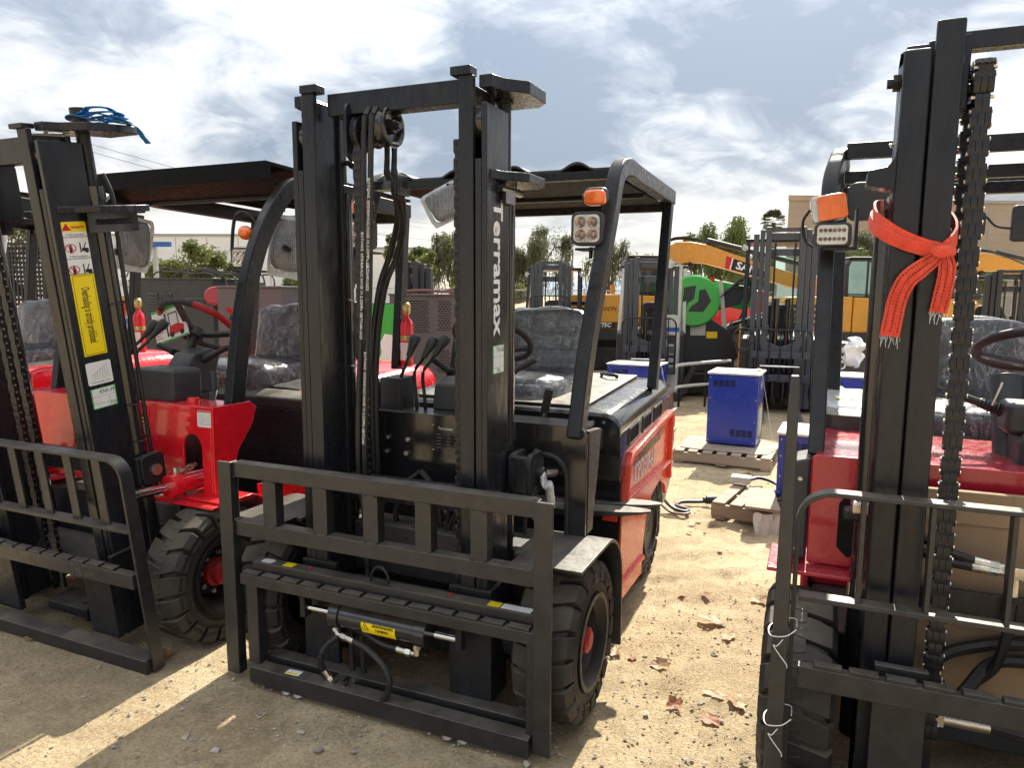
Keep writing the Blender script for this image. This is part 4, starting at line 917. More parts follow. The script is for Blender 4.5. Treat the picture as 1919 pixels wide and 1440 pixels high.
    q = MB(); q.lathe([(.001, 0)] + [(.016 + .003 * (i % 2), .012 * i) for i in range(9)] + [(.001, .10)], (.362, .69, 1.03), (.22, -.05, 1), 16); obj('brake_grip', q, 'grip', br)
    seat(t, 'seatgrey', 1.20, .925, .245, .385)
    return t
T3 = centre_truck()
# ------------------------------------------------------------------ red trucks on the left (one built, one copied)
def red_truck():
    t = thing('forklift', 'red forklift with a forward-tilted black mast bearing yellow and white warning stickers', 'forklift', (-2.0058321, 2.97697968, 0), -R(24), 'forklifts in the front row')
    M = tilt_mx(7.3)
    def P(name, mb, m='steel', bev=.003, **k): return obj(name, mb, m, t, bev, **k)
    hw = .655
    flat_backrest(t, M, hw, .905, .620, .445, .03, [(x, .046, .010) for x in (-.50, -.335, -.17, 0, .17, .335, .50)], r=.07)
    q = MB(M); q.box(-hw + .02, hw - .012, -.020, .050, .022, .085); P('lower_carriage_bar', q, 'steel_worn')
    for x0, x1 in ((-.388, -.232), (.240, .402)):
        q = MB(M); q.box(x0, x1, .060, .085, .085, .42); q.box(x1 - .022 if x0 > 0 else x0, x1 if x0 > 0 else x0 + .022, .085, .20, .09, .44); P('carriage_upright', q, 'steel')
    q = MB(M); q.box(-.10, .16, .10, .22, .10, .145); q.cyl((.10, .16, .06), (.10, .16, .16), .03, 16); P('chain_anchor', q, 'steel')
    text('KN5-', .075, 'chalk', t, M @ face_frame((.32, -.0045, .415), (1, 0, 0), (0, 0, 1)), name='chalk_mark', sx=1.1)
    rails(t, M, zi=2.105, zo=2.06)
    for s in (-1, 1):
        q = MB(M); q.box(*((.258, .330) if s > 0 else (-.330, -.258)), .100, .150, 2.104, 2.122); P('rail_stop', q, 'rail')
    q = MB(M); q.box(-.258, .258, .160, .232, 1.99, 2.085); P('mast_top_crossbar', q, 'rail', .004)
    q = MB(M); q.box(-.36, .36, .278, .302, .70, .80); P('mast_crossmember', q, 'rail')
    lift_cyl(t, M, .345, .325, .041)
    for s in (-1, 1):
        poly = [(.34, .14), (.385, .14), (.400, .20), (.472, .25), (.48, .44), (.45, .49), (.29, .49), (.29, .28), (.34, .28)]
        for (z0, z1, nm) in ((2.095, 2.125, 'cylinder_head_plate'), (1.800, 1.826, 'cylinder_clamp_plate')):
            q = MB(M); q.prism([(s * x, y) for x, y in poly], 'z', z0, z1); P(nm, q, 'rail', .004)
        q = MB(M); q.box(*((.40, .408) if s > 0 else (-.408, -.40)), .24, .46, 1.725, 1.80); q.cyl((s * .412, .28, 1.765), (s * .412, .42, 1.765), .011, 10); P('clamp_bolt', q, 'gloss', 0)
        hose(t, [M @ V(p) for p in ((s * .36, .37, 1.95), (s * .375, .385, 1.86), (s * .375, .380, 1.72), (s * .375, .375, 1.4), (s * .375, .372, 1.0), (s * .375, .37, .6))], .009)
    for z in (1.44, 1.02, .86):
        q = MB(M); q.lathe([(.048, 0), (.050, .003), (.048, .006)], (.350, .333, z), (0, 0, 1), 20); P('cable_tie', q, 'hose', 0)
    chain(t, -.137, .165, .30, 1.98, M, .030, .036, .018)
    q = MB(M); q.lathe([(.02, -.016), (.060, -.016), (.066, -.012), (.058, -.006), (.058, .006), (.066, .012), (.060, .016), (.02, .016)], (-.02, .20, 1.92), (1, 0, 0), 32); P('chain_sheave', q, 'chain', 0)
    q = MB(M); q.prism(rect(.12, .24, .04), 'x', -.06, -.05); q2 = MB(M @ Mx.Translation((0, .2, 1.90))); q2.prism(rect(.12, .24, .04), 'x', .0, .012); P('sheave_bracket', q2, 'rail')
    chain(t, -.02, .14, .30, 1.90, M, .030, .036, .018)
    # stickers on the outer face of its left rail
    def FS(y, z): return M @ face_frame((.3806, y, z), (0, 1, 0), (0, 0, 1))
    def FMAP(z0, z1, k): return lambda y, z: M @ face_frame((.3806, y, z1 + (z - z0) * k), (0, 1, 0), (0, 0, 1)) @ Mx.Diagonal((1, k, 1, 1))
    FW = FMAP(1.545, 1.6725, .736); FY = FMAP(1.215, 1.415, .887); FC = FMAP(.965, 1.185, .86); FI = FMAP(.845, 1.085, .86)
    w_ = plate('warning_sticker', .098, .265, 'white', t, FW(.195, 1.545), r=.006)
    tp = plate('sticker_header', .098, .050, 'yellow', w_, FW(.195, 1.652) @ Mx.Translation((0, 0, .0009)), r=.005)
    text('warn', .027, 'inkred', w_, FW(.209, 1.651) @ Mx.Translation((0, 0, .0020)), bold=.0006)
    k = MB(FW(.163, 1.650) @ Mx.Translation((0, 0, .0018))); k.prism([(-.019, -.016), (.019, -.016), (0, .020)], 'z', 0, .0004); obj('hazard_triangle', k, 'inkred', w_)
    for z0 in (1.607, 1.497):
        text('Prohibit passengers\nfrom disembarking goods', .0112, 'ink', w_, FW(.195, z0) @ Mx.Translation((0, 0, .0012)), sx=.86, ext=.0002)
        zz = z0 - .062; F0 = FW(.168, zz) @ Mx.Translation((0, 0, .0010))
        k = MB(F0); k.lathe([(.019, 0), (.019, .0006), (.0225, .0006), (.0225, 0)], (0, 0, 0), (0, 0, 1), 24, True); k.bar((-.014, .014, .0008), (.014, -.014, .0008), .003, .0006, up=(0, 0, 1)); obj('prohibition_ring', k, 'inkred', w_)
        k = MB(F0); k.lathe([(.0055, 0), (.0055, .0005), (.0005, .0005)], (0, .012, 0), (0, 0, 1), 12); k.prism([(-.008, .006), (.008, .006), (.006, -.008), (.005, -.026), (-.005, -.026), (-.006, -.008)], 'z', 0, .0005); obj('person_pictogram', k, 'ink', w_)
        F1 = FW(.222, zz) @ Mx.Translation((0, 0, .0010)); k = MB(F1)
        k.box(-.017, -.012, -.024, .026, 0, .0006); k.prism([(-.010, -.018), (.016, -.018), (.019, -.004), (-.002, 0), (-.010, -.006)], 'z', 0, .0006); k.bar((0, 0, .0003), (.010, .026, .0003), .004, .0006, up=(0, 0, 1)); k.lathe([(.0085, 0), (.0085, .0007), (.0004, .0007)], (.010, -.019, 0), (0, 0, 1), 14); obj('truck_pictogram', k, 'ink', w_)
    y_ = plate('overloading_sticker', .098, .355, 'yellow', t, FY(.195, 1.215), r=.003)
    k = MB(FY(.195, 1.215) @ Mx.Translation((0, 0, .0009)))
    for (a, b, c, d) in ((-.043, .043, .1705, .1725), (-.043, .043, -.1725, -.1705), (-.043, -.0415, -.1705, .1705), (.0415, .043, -.1705, .1705)): k.box(a, b, c, d, 0, .0003)
    obj('sticker_border', k, 'ink', y_)
    text('Overloading is strictly prohibited', .050, 'ink', y_, M @ face_frame((.3818, .195, 1.415), (0, 0, -1), (0, 1, 0)), sx=.405 * .90 * .887, bold=.0006, ext=.0002)
    c_ = plate('load_curve_sticker', .108, .105, 'white', t, FC(.195, .965), r=.008)
    k = MB(FC(.195, .965) @ Mx.Translation((0, 0, .0009)))
    for i in range(7): k.box(-.032 + i * .011, -.0314 + i * .011, -.028, -.008 + i * .0065, 0, .0003)
    for i in range(4): k.box(-.036 + i * .012, .038, -.026 + i * .013, -.0254 + i * .013, 0, .0003)
    k.bar((-.036, -.010, .0002), (.036, .036, .0002), .0012, .0004, up=(0, 0, 1)); obj('load_curve', k, 'inkgrey', c_)
    text('Load curve label   (mm)', .0085, 'ink', c_, FC(.195, .925) @ Mx.Translation((0, 0, .0012)), ext=.0002)
    i_ = sticker_grid(t, FI(.198, .845), .108, .095, 'white', 'green')
    k = MB(FI(.198, .845) @ Mx.Translation((0, 0, .0010)))
    for (a, b, c, d) in ((-.05, .05, .008, .009), (-.05, .05, -.024, -.023), (.020, .021, -.023, .008), (.010, .011, -.044, -.024), (-.028, -.0275, -.044, -.024)): k.box(a, b, c, d, 0, .0003)
    obj('sticker_ruling', k, 'inkgrey', i_)
    text('KN5-39', .024, 'ink', i_, FI(.212, .873) @ Mx.Translation((0, 0, .0012)), sx=.85, ext=.0002, shear=.2); text('7125', .020, 'ink', i_, FI(.232, .810) @ Mx.Translation((0, 0, .0012)), sx=.75, ext=.0002, shear=.2)
    # tilt cylinders
    for s in (-1, 1):
        q = MB(M); rg = rect(.115, .135, .03); q.prism([(y + .33, z + .74) for y, z in rg], 'x', min(s * .40, s * .43), max(s * .40, s * .43)); q.box(*((.385, .41) if s > 0 else (-.41, -.385)), .268, .36, .68, .80); cv = P('tilt_clevis', q, 'steel', .006)
        k = MB(M); k.cyl((s * .40, .335, .735), (s * .442, .335, .735), .024, 20); obj('clevis_pin', k, 'bolt', cv)
    for s in (-1, 1):
        q = MB(); q.cyl((s * .46, .30, .665), (s * .46, .62, .66), .042, 24); q.cyl((s * .46, .288, .665), (s * .46, .34, .665), .050, 24); tc = P('tilt_cylinder', q, 'red', .002)
        k = MB(); k.cyl((s * .46, .10, .672), (s * .46, .30, .665), .021, 20); obj('cylinder_rod', k, 'chrome', tc)
        fitting(t, (s * .46, .34, .712), (s * .46, .44, .735), .012); q = MB(); q.cyl((s * .46, .335, .70), (s * .46, .335, .742), .015, 8); P('port_fitting', q, 'zinc', 0)
    # --- red front bulkhead with folded side cheeks
    arch = lambda s: [(s * .530, .62), (s * .528, .74)] + [(s * (.475 + .053 * math.cos(R(a))), .80 + .053 * math.sin(R(a)) * 1.2) for a in range(0, 181, 20)] + [(s * .422, .74), (s * .422, .62)]
    poly = [(-.60, .60), (-.60, 1.005), (.60, 1.005), (.60, .60)]
    q = MB()
    ag = [(.545, .66), (.543, .80)] + [(.488 + .055 * math.cos(R(a)), .815 + .065 * math.sin(R(a))) for a in range(0, 181, 20)] + [(.433, .80), (.433, .66)]
    # front sheet, leaning back a little, with one arched opening on its left
    sheet = [(-.60, .60), (-.60, 1.003), (.60, 1.003), (.60, .60), (.545, .60)] + ag + [(.433, .60)]
    q.prism(sheet, 'y', .400, .412); P('front_bulkhead', q, 'red', .004)
    q = MB(); q.box(-.58, .58, .413, .60, .985, 1.003); P('dash_top', q, 'red', .008)
    for s in (-1, 1):
        q = MB(); q.prism([(.398, .60), (.398, 1.006), (.62, 1.006), (.66, .975), (.63, .90), (.545, .80), (.515, .72), (.51, .60)], 'x', min(s * .602, s * .616), max(s * .602, s * .616)); P('bulkhead_cheek', q, 'red', .004)
        q = MB(); q.box(min(s * .35, s * .70), max(s * .35, s * .70), .30, .54, .588, .600); P('bulkhead_foot', q, 'red', .003)
    np_ = plate('name_plate', .105, .095, 'gloss', t, face_frame((.165, .3995, .90), (1, 0, 0), (0, 0, 1)))
    k = MB(face_frame((.165, .398, .90), (1, 0, 0), (0, 0, 1)))
    for x0 in (-.022, .024):
        for i in range(5): k.box(x0 - .012, x0 + .016, .024 - i * .016, .034 - i * .016, 0, .0005)
    obj('plate_fields', k, 'zinc', np_)
    for x in (-.047, .047):
        for z in (-.042, .042): bolt(np_, (.165 + x, .3985, .90 + z), (0, -1, 0), .4, 'rivet')
    st = plate('decal', .085, .078, 'white', t, face_frame((.568, .3995, .955), (1, 0, 0), (0, 0, 1)), r=.004)
    plate('decal_header', .085, .014, 'inkred', st, face_frame((.568, .3985, .988), (1, 0, 0), (0, 0, 1)))
    text('Parking brake adjustment', .0075, 'letter', st, face_frame((.568, .3972, .988), (1, 0, 0), (0, 0, 1)), ext=.0002)
    k = MB(face_frame((.568, .3984, .95), (1, 0, 0), (0, 0, 1)))
    for i in range(5): k.box(-.034, .000 + .008 * (i % 3), .018 - i * .010, .0195 - i * .010, 0, .0003); k.box(.012, .034 - .004 * (i % 2), .018 - i * .010, .0195 - i * .010, 0, .0003)
    struct(obj('decal_print', k, 'inkgrey', st), 'stuff')
    for x, z in ((.475, .945), (.475, .90)): q = MB(); q.cyl((x, .40, z), (x, .39, z), .010, 12); P('painted_bolt', q, 'red', .002)
    q = MB(); q.cyl((.43, .47, 1.0), (.43, .47, 1.03), .026, 18); P('filler_cap', q, 'red', .004)
    q = MB(); q.box(-.44, .44, .36, .62, .14, .56); q.cyl((-.50, .28, .29), (.50, .28, .29), .09, 20); P('drive_axle', q, 'excdark', .01)
    hose(t, [(.40, .42, .58), (.42, .40, .50), (.34, .36, .46), (.20, .36, .50)], .012); hose(t, [(.48, .44, .58), (.52, .46, .52), (.44, .44, .47), (.25, .40, .46)], .010); hose(t, [(.3, .38, .55), (.36, .38, .47), (.44, .42, .44), (.5, .48, .46)], .010)
    for s in (1, -1): wheel(t, s * .705, .365, .293, .19, s, phase=.25 * s)
    for s in (1, -1): wheel(t, s * .585, 1.74, .270, .17, s, 'gloss', 17)
    for s in (-1, 1):
        prof = [(s * .60, .34, .607), (s * .60, .48, .607)] + [(s * .60, y, z) for _, y, z in arc((.46, .40), .215, 75, 5, 8)] + [(s * .60, .680, .30)]
        q = MB(); q.strip(prof, .225, .010); P('front_mudguard', q, 'red', .003)
    q = MB(); q.box(-.60, .60, .60, 1.03, .335, .352); P('foot_plate', q, 'plastic', .002)
    q = MB(); q.box(-.575, .575, .62, 2.05, .14, .334); P('chassis', q, 'excdark', .006)
    q = MB(); q.box(-.60, .60, 1.03, 1.06, .352, .90); bb = P('battery_bulkhead', q, 'steel', .004)
    k = MB()
    for i in range(5):
        for j in range(6): k.box(.18 + j * .062 + (i % 2) * .02, .18 + j * .062 + .045 + (i % 2) * .02, 1.0285, 1.031, .62 + i * .04, .627 + i * .04)
    struct(obj('vent_slots', k, 'void', bb), 'stuff')
    q = MB(); q.prism([(1.03, .90), (1.03, .955), (1.10, .985), (1.14, .985), (1.14, .90)], 'x', -.60, .60); P('hood_front', q, 'deck', .012)
    q = MB(); q.box(-.58, .58, 1.06, 2.04, .36, .90); P('battery_case', q, 'excdark', .004)
    # red body sides and rounded tail
    for s in (-1, 1):
        side = [(.665, .61), (.70, .34), (.865, .125), (1.47, .105), (1.48, .20), (1.53, .36), (1.66, .47), (1.86, .50), (2.00, .44), (2.03, .38), (2.06, .40), (2.06, .72), (1.14, .72), (1.07, .56), (.80, .60)]
        q = MB(); q.prism(side, 'x', min(s * .59, s * .61), max(s * .59, s * .61)); P('side_panel', q, 'red', .008)
    hp_ = [(.606, .66), (.606, .84)] + [(.486 + .12 * math.cos(R(a)), .86 + .13 * math.sin(R(a))) for a in range(10, 91, 13)] + [(.36, 1.0)]
    poly = hp_ + [(-x, z) for x, z in hp_[::-1]]; n = len(poly)
    def loft(ys, ks, nm, m, zsl=.045):
        q = MB(); vs = []
        for y, k in zip(ys, ks):
            for (x, z) in poly: vs.append((x * (.80 + .20 * k), y, (z - .66) * (.55 + .45 * k) + .66 + zsl * (y - .98)))
        fs = [(j * n + i, j * n + (i + 1) % n, (j + 1) * n + (i + 1) % n, (j + 1) * n + i) for j in range(len(ys) - 1) for i in range(n)] + [tuple(range(n)), tuple(range((len(ys) - 1) * n, len(ys) * n))]
        q.add(vs, fs); return P(nm, q, m, 0)
    loft([1.16, 1.19, 1.35, 1.60], [.90, .94, .95, .95], 'battery_hood', 'plastic')
    for s in (-1, 1):
        q = MB(); q.rbox((s * .515, 1.46, .80), (.105, .33, .205), .26, 32, 18); P('hood_pod', q, 'red', 0)
        q = MB(); q.box(min(s * .44, s * .60), max(s * .44, s * .60), 1.04, 1.16, .61, .625); P('side_step', q, 'deck', .003)
    loft([1.60, 1.61, 1.9, 2.1, 2.25, 2.36, 2.42, 2.44], [.985, 1, 1, .99, .93, .78, .52, .3], 'rear_hood', 'red')
    q = MB(); q.prism([(2.0, .66), (2.30, .66), (2.44, .62), (2.43, .42), (2.25, .26), (2.06, .28)], 'x', -.58, .58); P('counterweight', q, 'gloss', .03)
    text('Puro', .10, 'letter', t, face_frame((.6112, 1.55, .655), (0, 1, 0), (0, 0, 1)), bold=.002)
    text('Puro', .10, 'letter', t, face_frame((-.30, .4395, .62), (1, 0, 0), (0, 0, 1)), bold=.001) if False else None
    guard_posts(t, .585, mid=(.63, 1.42), base=(.55, .97), knee=(.745, 1.74), top=(1.04, 2.02), rear=(2.02, 2.0), rear_base=(1.88, 1.04), w=.05, d=.085)
    # roof: sheet visor with folded front edge and ribs beneath
    q = MB(); q.prism([(.80, 2.020), (.80, 2.105), (2.05, 2.075), (2.05, 2.06), (.83, 2.085), (.83, 2.020)], 'x', -.585, .585); P('roof_sheet', q, 'roofblack', .002)
    q = MB(); q.prism([(.832, 2.022), (1.04, 1.975), (1.06, 1.981), (.85, 2.030)], 'x', -.57, .57); P('roof_valance', q, 'roofblack', 0)
    for x in (-.36, -.18, 0, .18, .36):
        q = MB(); q.box(x - .006, x + .006, .84, 2.0, 2.03, 2.058); P('roof_rib', q, 'roofblack', 0)
    q = MB(); q.box(-.56, .56, 1.02, 1.06, 1.965, 2.0); P('guard_front_bar', q, 'steel', .003)
    q = MB(); q.box(-.56, .56, 1.96, 2.02, 1.93, 2.0); P('guard_rear_bar', q, 'steel', .003)
    for s in (1, -1):
        x = s * .545
        q = MB(); q.tube(spline([(x, .70, 1.60), (x - s * .07, .70, 1.60), (x - s * .085, .70, 1.70), (x - s * .07, .71, 1.84), (x - s * .02, .73, 1.86), (x + s * .02, .77, 1.80)], 5), .008, 8); P('lamp_bracket', q, 'steel', 0)
        q = MB(); q.box(min(x - s * .07, x + s * .03), max(x - s * .07, x + s * .03), .68, .80, 1.59, 1.60); P('lamp_shelf', q, 'steel', .002)
        work_lamp(t, (x - s * .035, .70, 1.655), .10, .095, .06, (.25, -1, 0), leds=(3, 2))
        q = MB(); q.ball((x - s * .02, .72, 1.770), (.034, .034, .032), 18, 12); sg = P('turn_signal', q, 'amber', 0)
        q = MB(); q.cyl((x - s * .015, .74, 1.770), (x + s * .02, .77, 1.775), .02, 14); obj('signal_socket', q, 'grip', sg)
        mirror_wrapped(t, (.575 if s > 0 else -.55, .95 if s > 0 else 1.0, 1.725 if s > 0 else 1.76), .15, .25, (.75, -.8, 0), -9, 5 + s)
        q = MB(); q.bar((s * .585, .90, 1.72), (s * .60, .93, 1.70), .02, .02); P('mirror_bracket', q, 'steel', .002)
    dk = MB(face_frame((.585, .5735, 1.43), (1, 0, 0), (0, -.42, 1))); dk.lathe([(.016, .0), (.016, .001), (.0005, .001)], (0, 0, .030), (0, 0, 1), 18); P('round_sticker', dk, 'inkred', 0)
    # controls
    lever(t, (-.045, .545, .985), (-.058, .54, 1.20), (.025, .58, 1.30)); lever(t, (.005, .545, .985), (-.002, .54, 1.20), (.085, .58, 1.305))
    q = MB(); q.prism(rect(.285, .20, .03), 'y', 0, 0) if False else None
    q = MB(Mx.Translation((.195, .535, 1.07))); q.prism([(x, z) for x, z in rect(.27, .155, .022)], 'y', -.085, .085); P('dash_box', q, 'plastic', .018)
    q = MB(); q.prism([(.60, 1.0), (.80, 1.0), (.86, 1.18), (.82, 1.22), (.70, 1.20), (.62, 1.10)], 'x', .06, .20); P('column_cowl', q, 'plastic', .012)
    steering(t, (.02, .90, 1.325), .20, (-.06, .62, .78), (.08, .72, 1.10), knob=True, red_wrap=True)
    stalk(t, (.19, .76, 1.165), (.34, .78, 1.235)); stalk(t, (.05, .74, 1.18), (-.05, .70, 1.235), .35)
    q = MB(); q.bar((.44, .56, .99), (.42, .60, 1.05), .03, .012); br = P('parking_brake', q, 'gloss', .003)
    q = MB(); q.lathe([(.001, 0)] + [(.016 + .003 * (i % 2), .012 * i) for i in range(9)] + [(.001, .10)], (.42, .60, 1.04), (-.35, .3, 1), 16); obj('brake_grip', q, 'grip', br)
    q = MB(); q.box(.30, .58, 1.0, 1.03, .60, 1.05); P('side_stand', q, 'steel', .004) if False else None
    seat(t, 'seatred', 1.16, .93, .25, .37)
    return t
T2 = red_truck()
T1 = copy_tree(T2); T1.location = V(T2.location) + V((-2.18 * math.cos(R(24)) - .1 * math.sin(R(24)), 2.18 * math.sin(R(24)) - .1 * math.cos(R(24)), 0))
T1['label'] = 'farther red forklift at the left edge, only its wrapped seat, hood and rear post showing'
EXT_G = 'fire extinguishers on the red trucks'
def on_truck(t, p): return t.matrix_basis @ V(p)
extinguisher(tuple(on_truck(T2, (.645, 1.90, 1.06))), -R(24), 'red fire extinguisher behind the levers of the centre forklift', EXT_G, 1.15)
extinguisher(tuple(on_truck(T1, (.645, 1.90, 1.06))), -R(24), 'red fire extinguisher on the post of the far-left red truck', EXT_G, 1.15)
# manual hanging from the steering wheel
def manual():
    c = on_truck(T2, (-.075, .80, 1.335)); M = face_frame(c, (math.cos(R(18)), -math.sin(R(18)), .32), (-.30, .22, 1))
    t = tag(obj('manual_booklet', MB(M).box(-.105, .105, -.085, .085, -.006, .004), 'paper', None, .002), 'printed booklet with a red forklift picture, tied to the steering wheel', 'booklet')
    for (a, b, e, f) in ((-.105, .105, .073, .085), (-.105, .105, -.085, -.077)): obj('green_edge', MB(M).box(a, b, e, f, .004, .0046), 'green', t)
    D = M @ Mx.Translation((.03, -.005, .0045))
    k = MB(D); k.prism([(-.045, -.055), (.055, -.055), (.06, -.02), (.02, -.005), (-.03, -.01)], 'z', 0, .0005); obj('printed_truck_body', k, 'inkred', t)
    k = MB(D); k.box(-.055, -.045, -.06, .06, 0, .0006); k.box(-.03, .03, .05, .056, 0, .0006); k.box(-.03, -.025, -.01, .05, 0, .0006); k.box(.025, .03, -.01, .05, 0, .0006)
    for x in (-.025, .04): k.lathe([(.014, 0), (.014, .0008), (.0005, .0008)], (x, -.055, 0), (0, 0, 1), 14)
    obj('printed_truck_frame', k, 'ink', t)
    k = MB(M @ Mx.Translation((-.07, 0, .0045)))
    for i in range(8): k.box(-.028, .004 + .012 * ((i * 7) % 3), .035 - i * .014, .039 - i * .014, 0, .0004)
    obj('printed_lines', k, 'inkred', t)
    k = MB(); k.tube(spline([M @ V((0, .085, 0)), M @ V((.0, .13, .02)), M @ V((.02, .16, .0)), M @ V((.03, .10, -.02)), M @ V((.0, .08, -.004))], 4), .0018, 6); obj('tie_string', k, 'hose', t)
manual()
def blue_strap():
    rr = random.Random(5); mb = MB()
    M = tilt_mx(7.3); c = M @ V((.40, .36, 2.125))
    pts = []
    for i in range(46):
        a = i * .62; r = .075 + .03 * math.sin(i * 1.3); pts.append(T2.matrix_basis @ (c + V((r * 1.2 * math.cos(a) * .8, r * 1.1 * math.sin(a), .012 + .0008 * i + .006 * math.sin(i * 2.1)))))
    pts += [T2.matrix_basis @ (c + V(p)) for p in ((.10, .06, .01), (.11, .10, -.03), (.105, .13, -.05))]
    mb.strip(spline(pts, 3), .022, .003)
    tag(obj('blue_strap', mb, 'bluerope'), 'blue strap coiled on top of the tilted left mast', 'strap')
blue_strap()
# ------------------------------------------------------------------ right truck: crimson body, vertical mast
def right_truck():
    t = thing('forklift', 'crimson forklift at the right edge with an orange strap on its mast', 'forklift', (1.3381816, 1.6697131, 0), -R(22.5), 'forklifts in the front row')
    M = tilt_mx(.4)
    def P(name, mb, m='steel', bev=.003, **k): return obj(name, mb, m, t, bev, **k)
    hw = .612
    flat_backrest(t, None, hw, .985, .690, .500, .10, [(x, .012, .042) for x in (-.455, -.295, -.12, .055, .23, .405)], r=.085, plate_h=.062)
    q = MB(); q.box(-hw, hw, -.02, .05, .10, .16); P('lower_carriage_bar', q, 'steel_worn')
    for x0, x1 in ((-.40, -.27), (.27, .40)):
        q = MB(); q.box(x0, x1, .05, .075, .12, .52); P('carriage_upright', q, 'steel_worn')
    # --- mast: plain channels
    for s in (-1, 1):
        sx = lambda a, b: (min(s * a, s * b), max(s * a, s * b))
        o = MB(M); o.box(*sx(.366, .432), .112, .130, .08, 2.125); o.box(*sx(.414, .432), .130, .27, .08, 2.125); o.box(*sx(.366, .414), .252, .27, .08, 2.125); o.box(*sx(.370, .425), .15, .25, 2.12, 2.145); P('outer_rail', o, 'rail', .012)
        o = MB(M); o.box(*sx(.300, .364), .105, .125, .10, 2.185); o.box(*sx(.325, .345), .125, .25, .10, 2.18); o.box(*sx(.30, .364), .25, .268, .10, 2.18); P('inner_rail', o, 'rail', .006)
        q = MB(M); q.prism([(s * .43, 1.90), (s * .436, 1.86), (s * .45, 1.84), (s * .495, 1.832), (s * .498, 1.795), (s * .43, 1.78)], 'y', .114, .20); P('rail_shoulder', q, 'rail', .004)
        q = MB(M); q.cyl((s * .40, .18, 2.06), (s * .462, .18, 2.06), .013, 12); q.cyl((s * .43, .18, 2.06), (s * .448, .18, 2.06), .022, 6); P('stop_bolt', q, 'steel', 0)
        bolt(t, M @ V((s * .433, .19, 1.905)), (s, 0, 0), .8)
        q = MB(M); q.cyl((s * .42, .34, .15), (s * .42, .34, 1.75), .04, 20); P('lift_cylinder', q, 'gloss', 0)
        q = MB(M); q.prism([(.16, 1.98), (.16, 2.16), (.21, 2.18), (.24, 2.0), (.22, 1.965)], 'x', *sx(.278, .300)); P('sheave_bracket', q, 'rail', .004)
        q = MB(M); q.cyl((s * .29, .19, 2.03), (s * .235, .19, 2.03), .016, 14); q.lathe([(.02, -.018), (.048, -.018), (.056, -.014), (.046, -.006), (.046, .006), (.056, .014), (.048, .018), (.02, .018)], (s * .250, .19, 2.03), (1, 0, 0), 30); P('chain_sheave', q, 'chain', 0)
        chain(t, s * .250, .142, .30, 2.02, M, .034, .044, .022)
        n = 9; key = (.034, .044, .022)
        oc = obj('lift_chain', MB(M).cyl((s * .25 - .012, .19, 2.03), (s * .25 + .012, .19, 2.03), .012, 8), 'chain', t)
        for i in range(n):
            a = R(5 + 170 * i / (n - 1)); c = V((s * .25, .19 - .053 * math.cos(a), 2.03 + .053 * math.sin(a)))
            inst('chain_link', LINK[key][i % 2], oc, M @ Mx.Translation(c) @ Mx.Rotation(a - 0., 4, 'X') @ Mx.Rotation(R(0), 4, 'X'))
        for i in range(12): inst('chain_link', LINK[key][i % 2], oc, M @ Mx.Translation((s * .256, .240, 1.98 - i * .034)))
    q = MB(M); q.box(-.30, .30, .165, .215, 2.125, 2.168); P('mast_top_crossbar', q, 'rail', .003)
    q = MB(M); q.box(-.36, .36, .272, .296, .58, .68); P('mast_crossmember', q, 'rail')
    # chain anchor, hoses, brass fittings
    q = MB(); q.cyl((-.235, .16, .36), (-.235, .16, .46), .022, 6); q.cyl((-.235, .16, .46), (-.235, .16, .50), .013, 12); P('anchor_nut', q, 'zinc', .002)
    q = MB(); q.cyl((-.235, .17, .345), (-.10, .17, .345), .020, 14); q.box(-.26, -.21, .15, .20, .325, .375); P('hydraulic_union', q, 'zinc', .002)
    hose(t, [(-.19, .17, .345), (-.08, .17, .345), (.06, .16, .33), (.25, .17, .30)], .019); hose(t, [(-.24, .22, .36), (-.22, .28, .46), (-.10, .30, .52), (.06, .30, .55)], .018); hose(t, [(-.16, .22, .40), (-.08, .28, .48), (.04, .30, .50), (.10, .30, .58)], .018)
    q = MB(); q.prism([(-.31, .33), (-.27, .33), (-.262, .45), (-.29, .47), (-.31, .45)], 'y', .13, .16); P('roller_arm', q, 'rail', .004)
    hose(t, [(-.31, .27, .835), (-.27, .25, .82), (-.22, .235, .80), (-.16, .23, .785)], .013); hose(t, [(-.31, .25, .80), (-.27, .235, .785), (-.22, .225, .775), (-.16, .225, .77)], .013)
    fitting(t, (-.16, .23, .785), (-.085, .23, .775), .014, 'zinc'); fitting(t, (-.165, .225, .77), (-.085, .225, .765), .013, 'zinc'); fitting(t, (.02, .23, .768), (-.045, .23, .77), .015, 'zinc')
    q = MB(); q.box(-.09, -.035, .21, .25, .752, .785); q.cyl((-.062, .23, .70), (-.062, .23, .755), .014, 8); P('tee_block', q, 'zinc', .002)
    hose(t, [(-.062, .23, .68), (-.066, .235, .58), (-.085, .25, .48), (-.12, .27, .42)], .014)
    # tilt cylinder end
    q = MB(); q.cyl((-.45, .30, .80), (-.36, .30, .80), .045, 22); q.box(-.49, -.36, .285, .34, .84, .875); tc = P('tilt_clevis', q, 'grip', .01)
    k = MB(); k.box(-.472, -.36, .272, .345, .862, .905); obj('clevis_cap', k, 'zinc', tc, .012)
    # --- crimson bulkhead
    poly = [(-.585, .655), (-.585, 1.00), (-.575, 1.01), (.575, 1.01), (.585, 1.0), (.585, .655), (.40, .655), (.40, .915), (-.40, .915), (-.40, .655)]
    q = MB(); q.prism(poly, 'y', .405, .42); P('front_bulkhead', q, 'darkred', .006)
    q = MB(); q.prism([(-.40, .70), (-.47, .69), (-.50, .72), (-.50, .86), (-.47, .90), (-.40, .90)], 'y', .4035, .4055); P('bulkhead_opening', q, 'void', 0)
    q = MB(); q.box(-.575, .575, .42, .70, .975, 1.008); P('dash_top', q, 'darkred', .008)
